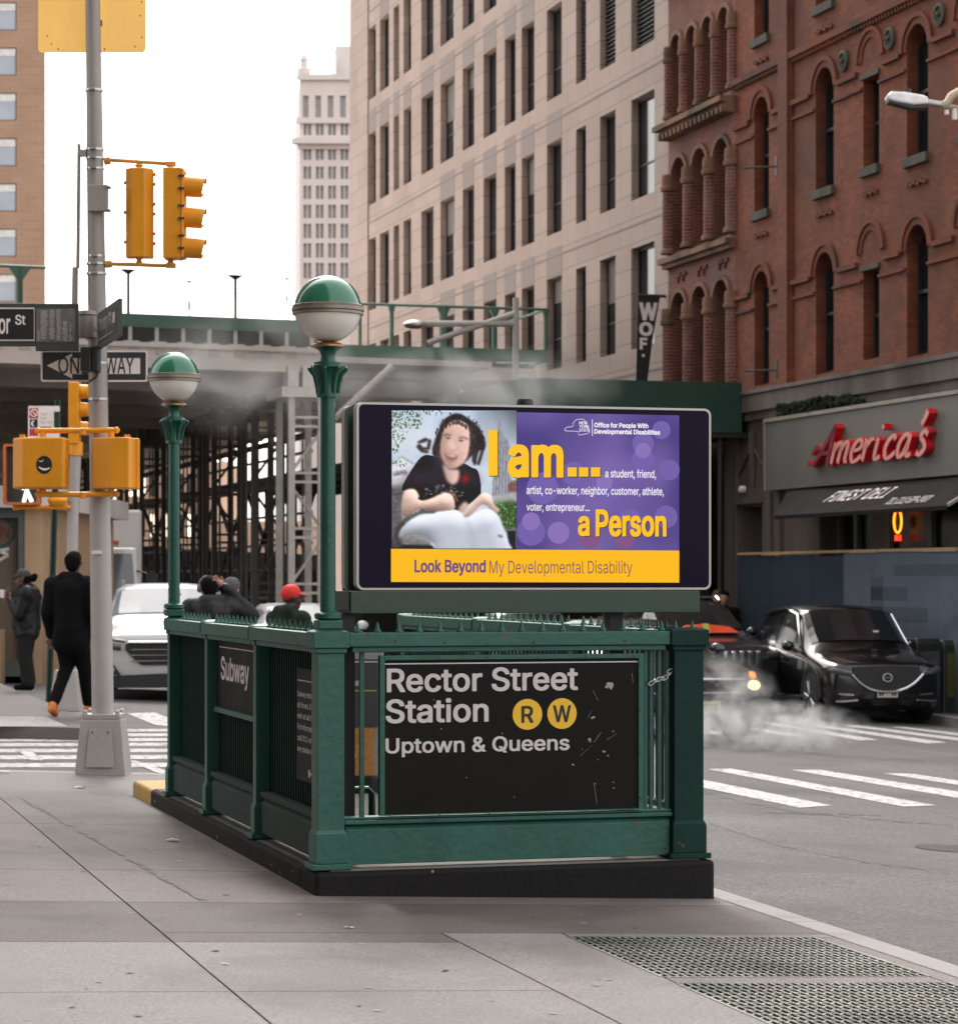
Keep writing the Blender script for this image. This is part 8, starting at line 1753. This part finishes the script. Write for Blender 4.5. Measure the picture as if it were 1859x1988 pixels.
def person(label, foot, h, rot, J=None, skin=M_skin1, top=M_cblk, legs=M_cblk, shoe=M_cblk, hair=None, cap=None, bulk=1.0, longcoat=0.0, hood=False, hands=True, capflip=False, head_turn=0.0, bun=False, band=None, back=None, cup=None, vox=.016, legk=1.0):
    """J: joints in a 1.75 m body, x to the person's left... here picture-right when seen from behind; y is the way they face (+y away)"""
    t = thing('person', label, 'person', (0, 0, 0)); s = h/1.75; cr, sr = math.cos(rot), math.sin(rot); F = Vector(foot)
    def T(p): x, y, z = p[0]*s, p[1]*s, p[2]*s; return (F.x+x*cr-y*sr, F.y+x*sr+y*cr, F.z+z)
    j = dict(pel=(0, 0, .95), spi=(0, 0, 1.15), che=(0, 0, 1.34), nek=(0, .0, 1.48), hed=(0, .03, 1.62), shl=(-.19, 0, 1.40), shr=(.19, 0, 1.40), ell=(-.25, -.02, 1.12), elr=(.25, -.02, 1.12), wrl=(-.24, .08, .88), wrr=(.24, .08, .88), hil=(-.09, 0, .92), hir=(.09, 0, .92), knl=(-.10, .02, .5), knr=(.10, .02, .5), anl=(-.10, -.03, .09), anr=(.10, -.03, .09), tol=(-.12, .15, .035), tor=(.12, .15, .035))
    j.update(J or {}); j = {k: Vector(v) for k, v in j.items()}
    t.location = F; OFF[t.name] = F.copy()
    def cap_(mb, a, b, ra, rb, dz=0): capsule(mb, T(j[a] if isinstance(a, str) else a), T(j[b] if isinstance(b, str) else b), ra*s, rb*s)
    hd = j['hed']; ht = Matrix.Rotation(head_turn, 3, 'Z')
    def H(x, y, z): v = ht @ Vector((x, y, z)); return hd+v
    mb = MB()                                          # the body, head and hands, one surface
    cap_(mb, 'pel', 'spi', .12, .11); cap_(mb, 'spi', 'che', .115, .125); cap_(mb, 'che', 'nek', .11, .055); cap_(mb, 'nek', 'hed', .052, .055)
    for a in 'lr':
        cap_(mb, 'che', 'sh'+a, .09, .06); cap_(mb, 'sh'+a, 'el'+a, .05, .04); cap_(mb, 'el'+a, 'wr'+a, .038, .026); cap_(mb, 'hi'+a, 'kn'+a, .085, .055); cap_(mb, 'kn'+a, 'an'+a, .052, .036); cap_(mb, 'an'+a, 'to'+a, .036, .028)
    cap_(mb, H(0, -.015, .03), H(0, .01, .035), .088, .084); cap_(mb, H(0, .03, -.055), H(0, .055, -.075), .055, .04); cap_(mb, H(0, .085, .0), H(0, .105, -.02), .014, .016)
    for sg in (-1, 1): cap_(mb, H(sg*.083, -.005, .0), H(sg*.088, -.01, .03), .012, .014); cap_(mb, H(sg*.045, .06, -.02), H(sg*.03, .075, -.03), .02, .02)
    cap_(mb, H(-.02, .088, -.052), H(.02, .088, -.052), .011, .011)
    body = solid(mb, 'body', skin, t, vox*s*.8, 3)
    if hands:
        bm = bmesh.new(); bm.from_mesh(body.data)
        for a in 'lr':
            w = j['wr'+a]; d = (w-j['el'+a]).normalized(); up = Vector((0, 0, 1)); side = d.cross(Vector((0, 1, 0.3))).normalized(); pn = d.cross(side).normalized(); k = MB()
            cap_(k, w, w+d*.07, .026, .03); cap_(k, w+d*.05-side*.018, w+d*.07+side*.02, .022, .02)
            for i, (ln, o) in enumerate(((.070, -.028), (.08, -.009), (.075, .010), (.058, .028))):
                b0 = w+d*.085+side*o; b1 = b0+d*ln*.5+pn*.008; b2 = b1+d*ln*.35+pn*.024; cap_(k, b0, b1, .0095, .009); cap_(k, b1, b2, .009, .0075)
            b0 = w+d*.03-side*.028; b1 = b0-side*.028+d*.03; b2 = b1+d*.03+pn*.01; cap_(k, b0, b1, .012, .010); cap_(k, b1, b2, .010, .008)
            tmp = solid(k, 'hand', skin, t, .0065, 2); hm = tmp.data; ob2 = bmesh.new(); ob2.from_mesh(hm); me_ = bpy.data.meshes.new('x'); ob2.to_mesh(me_); bm.from_mesh(me_); ob2.free(); bpy.data.objects.remove(tmp)
        bm.to_mesh(body.data); bm.free(); body.data.polygons.foreach_set('use_smooth', [True]*len(body.data.polygons))
    e = MB()
    for sg in (-1, 1): e.ball(T(H(sg*.032, .079, .012)), .011*s, 8)
    e.build('eyes', pm('eye_dark', (.02, .015, .012, 1), .2, bump=0), body)
    mb = MB(); B = bulk                                # upper garment
    cap_(mb, 'pel', 'spi', .145*B, .135*B); cap_(mb, 'spi', 'che', .14*B, .15*B); cap_(mb, 'che', 'nek', .13*B, .075)
    if longcoat: cap_(mb, j['pel']-Vector((.05, 0, longcoat)), 'pel', .125*B, .14*B); cap_(mb, j['pel']-Vector((-.05, 0, longcoat)), 'pel', .125*B, .14*B)
    for a in 'lr': cap_(mb, 'che', 'sh'+a, .115*B, .088*B); cap_(mb, 'sh'+a, 'el'+a, .08*B, .062*B); cap_(mb, 'el'+a, j['el'+a].lerp(j['wr'+a], .93), .062*B, .046*B)
    if hood: cap_(mb, j['nek']+Vector((-.07, -.07, .0)), j['nek']+Vector((.07, -.07, .0)), .075, .075); cap_(mb, j['nek']+Vector((-.05, -.09, -.07)), j['nek']+Vector((.05, -.09, -.07)), .06, .06); cap_(mb, j['nek']+Vector((-.075, .02, .02)), j['nek']+Vector((.075, .02, .02)), .045, .045)
    solid(mb, 'jacket', top, t, vox*s, 4, wr=.022)
    mb = MB()
    for a in 'lr': cap_(mb, 'pel', 'hi'+a, .118*legk, .112*legk); cap_(mb, 'hi'+a, 'kn'+a, .108*legk, .078*legk); cap_(mb, 'kn'+a, j['kn'+a].lerp(j['an'+a], .93), .078*legk, .062*legk**1.8)
    solid(mb, 'trousers', legs, t, vox*s, 4, wr=.02)
    for a in 'lr':
        mb = MB(); v = (j['to'+a]-j['an'+a]); cap_(mb, j['an'+a]+Vector((0, -.03, -.045)), j['to'+a]+Vector((0, -.01, .01)), .048, .042); cap_(mb, j['an'+a]+Vector((0, -.01, .0)), j['an'+a]+v*.4, .05, .045); solid(mb, 'shoe', shoe, t, .010*s, 3)
    if hair is not None:
        mb = MB(); cap_(mb, H(0, -.03, .04), H(0, .0, .06), .096, .088); cap_(mb, H(0, -.05, -.02), H(0, -.045, .02), .07, .085)
        if bun: cap_(mb, H(0, -.15, .02), H(0, -.17, .05), .055, .05); cap_(mb, H(0, -.10, .03), H(0, -.14, .04), .04, .04)
        solid(mb, 'hair', hair, t, .011*s, 2, wr=.02)
    if cap is not None:
        mb = MB(); cap_(mb, H(0, -.02, .062), H(0, .0, .068), .101, .097)
        f = -1 if capflip else 1
        if cap[1]: 
            for k in range(5): x = -.06+.03*k; cap_(mb, H(x, .07*f, .055), H(x*.9, (.17-.25*abs(x))*f, .035), .012, .010)
        cp = solid(mb, 'cap', cap[0], t, .010*s, 2)
    if band: mb = MB(); mb.tube([T(H(.1*math.cos(k*math.pi/12), -.01, .05+.085*math.sin(k*math.pi/12))) for k in range(13)], .012*s, 6); [mb.ball(T(H(sg*.098, -.01, .01)), (.03*s, .04*s, .045*s), 10) for sg in (-1, 1)]; mb.build('headphones', band, t, smooth=True)
    if back: mb = MB(); mb.box(-.04, .04, 0, .01, 0, .3); 
    return t, T, j
def gpt(px, py, road=False):
    p = GR(px, py) if road else G(px, py); return p
# man in black walking away beside the pole
f = gpt(138, 1391)
person('man in black hooded coat and orange shoes walking away beside the signal pole', f, 1.82, R(-8), dict(knl=(-.08, .10, .52), anl=(-.14, -.20, .13), tol=(-.15, -.08, .03), knr=(.10, .14, .54), anr=(.10, .30, .10), tor=(.11, .46, .05), wrl=(-.25, .10, .86), wrr=(.24, .12, .86), hed=(.01, .07, 1.63), nek=(0, .03, 1.48)), skin=M_skin1, top=M_cblk, legs=M_cblk, shoe=pm('orange_shoe', (.55, .16, .02, 1), .6, var=.5, scale=14), hair=M_hair, bulk=1.3, longcoat=.14, hood=True)
# woman with cap and bun, side on
f = gpt(52, 1340)
person('woman in a dark padded jacket, cap and hair bun standing at the left edge', f, 1.66, R(96), dict(ell=(-.22, .10, 1.10), elr=(.22, .12, 1.10), wrl=(-.10, .20, 1.28), wrr=(.06, .24, 1.34), hed=(0, .06, 1.60)), skin=M_skin1, top=M_cjkt, legs=M_cgrey, hair=M_hair, cap=(pm('grey_cap', (.035, .037, .036, 1), .8), True), bulk=1.5, legk=1.3, longcoat=.1, bun=True)
mb = MB(); p = Vector(f)+Vector((-.33, -.02, 1.27)); mb.lathe([(.028, 0), (.04, .11)], tuple(p), 14); o = mb.build('paper_cup', M_sgnw, smooth=True); tag(o, 'white paper cup held up by the woman at the left edge', 'cup')
# group behind the left railing
YM = 26.5
def standing(px, head_y, Y): p = P(px, 0, Y); return Vector((p.x, Y, rz(p.x, Y))), CAMZ-(head_y-HY)/FPX*Y-rz(p.x, Y)
f, hh = standing(408, 1106, YM)
person('man in a shiny black jacket holding a hand to his head behind the left railing', f, hh/1.03, R(28), dict(shr=(.2, 0, 1.41), elr=(.46, .0, 1.33), wrr=(.13, -.02, 1.63), ell=(-.28, .06, 1.14), hed=(.0, .06, 1.60)), skin=M_skin3, top=M_cjkt, legs=M_cblk, hair=M_hair, bulk=1.42, hood=True, band=pm('headphone_grey', (.12, .12, .13, 1), .4))
f, hh = standing(447, 1113, YM+1.2)
person('man in a grey beanie and grey jacket behind the man holding his head', f, hh/1.04, R(-25), None, skin=M_skin3, top=M_cgr2, legs=M_cgrey, cap=(pm('grey_beanie', (.10, .095, .10, 1), .9, spec=.1), False), bulk=1.25, hood=True)
f, hh = standing(560, 1125, YM-.6)
person('man in a red cap and dark green hooded jacket facing away', f, hh/1.04, R(-38), dict(hed=(0, .05, 1.61)), skin=M_skin2, top=M_cgreen, legs=M_cgrey, cap=(pm('red_cap', (.62, .02, .02, 1), .7, var=.1), True), bulk=1.2, hood=True, head_turn=R(-30))
# two heads beyond the dark SUV
for px, hy, lab, hr in ((1392, 1137, 'bare headed person walking under the sidewalk shed beyond the dark SUV', None), (1405, 1138, 'dark haired person walking under the sidewalk shed beyond the dark SUV', M_hair)):
    f, hh = standing(px, hy, 49); person(lab, f, max(1.8, min(2.0, hh)), R(160), None, skin=M_skin3, top=M_cblk, legs=M_cblk, hair=hr or pm('brown_hair', (.06, .03, .02, 1), .6), hands=False, vox=.02)
# ================================================================== STEAM
def steam(name, label, c, size, dens, scale, seed, rot=ROT, col=(1, 1, 1), thr=.5, flat=False):
    me = MB(); me.box(-.5, .5, -.5, .5, -.5, .5)
    m = bpy.data.materials.new(name); m.use_nodes = True; n = m.node_tree.nodes; l = m.node_tree.links; n.clear()
    out = n.new('ShaderNodeOutputMaterial'); v = n.new('ShaderNodeVolumePrincipled'); l.new(v.outputs[0], out.inputs['Volume']); v.inputs['Color'].default_value = tuple(col)+(1,); v.inputs['Anisotropy'].default_value = .3
    tc = n.new('ShaderNodeTexCoord'); 
    ln = n.new('ShaderNodeVectorMath'); ln.operation = 'LENGTH'; l.new(tc.outputs['Object'], ln.inputs[0])
    fall = n.new('ShaderNodeMapRange'); fall.inputs[1].default_value = .5; fall.inputs[2].default_value = .05; l.new(ln.outputs['Value'], fall.inputs[0])
    mp = n.new('ShaderNodeMapping'); mp.inputs['Scale'].default_value = (size[0]*scale, size[1]*scale, size[2]*scale); mp.inputs['Location'].default_value = (seed, seed*2, seed*.5); l.new(tc.outputs['Object'], mp.inputs[0])
    nz = n.new('ShaderNodeTexNoise'); nz.inputs['Scale'].default_value = 1; nz.inputs['Detail'].default_value = 6; nz.inputs['Distortion'].default_value = 1.0; l.new(mp.outputs[0], nz.inputs['Vector'])
    r = n.new('ShaderNodeMapRange'); r.inputs[1].default_value = thr; r.inputs[2].default_value = thr+.25; l.new(nz.outputs[0], r.inputs[0])
    mu = n.new('ShaderNodeMath'); mu.operation = 'MULTIPLY'; l.new(r.outputs[0], mu.inputs[0]); l.new(fall.outputs[0], mu.inputs[1]); mu2 = n.new('ShaderNodeMath'); mu2.operation = 'MULTIPLY'; mu2.inputs[1].default_value = dens; l.new(mu.outputs[0], mu2.inputs[0])
    l.new(mu2.outputs[0], v.inputs['Density'])
    o = me.build(name, m); o.location = c; o.scale = size; o.rotation_euler = (0, 0, rot); tag(o, label, 'steam', kind='stuff'); return o
STEAM = True
if STEAM:
    p = GR(1455, 1456); steam('street_steam', 'white steam drifting low over the road in front of the parked black SUV', (p.x+.1, p.y+.1, p.z+.25), (2.9, 2.2, .7), 8.0, 3.0, 3.1, thr=.47)
    p = GR(1400, 1450); steam('street_steam', 'white steam rising beside the right corner of the subway entrance', (p.x, p.y+.3, p.z+.5), (1.6, 1.6, 1.25), 3.6, 3.0, 7.7, thr=.49)
    p = P(930, 745, 46); steam('rising_steam', 'thin pale steam drifting behind the top of the billboard', tuple(p), (5.6, 3, 1.5), .9, .9, 1.3, thr=.42)
    p = P(520, 720, 50); steam('rising_steam', 'thin dark steam drifting under the bridge between the globe lamps', tuple(p), (5.5, 3, 3.0), .45, .8, 5.5, thr=.42)
# ================================================================== every piece its own part
split_islands({'cornice', 'belt_course', 'stanchion', 'band_clamp', 'bokeh_light', 'rosette', 'mullion', 'paint_patch', 'latch', 'ledge', 'bolt', 'rivet', 'door_surround', 'timber_edge', 'plate_screw', 'sill_trim', 'passage_black', 'joist', 'back_panel', 'plate_marks', 'shop_window', 'visor', 'insulator', 'stone_base', 'kick_board', 'support_post', 'eyes', 'chrome_bar', 'lettering_none', 'white_line', 'portrait_house_windows', 'upper_arm_none', 'fog_trim', 'brick_pattern', 'head', 'grille_bar'})
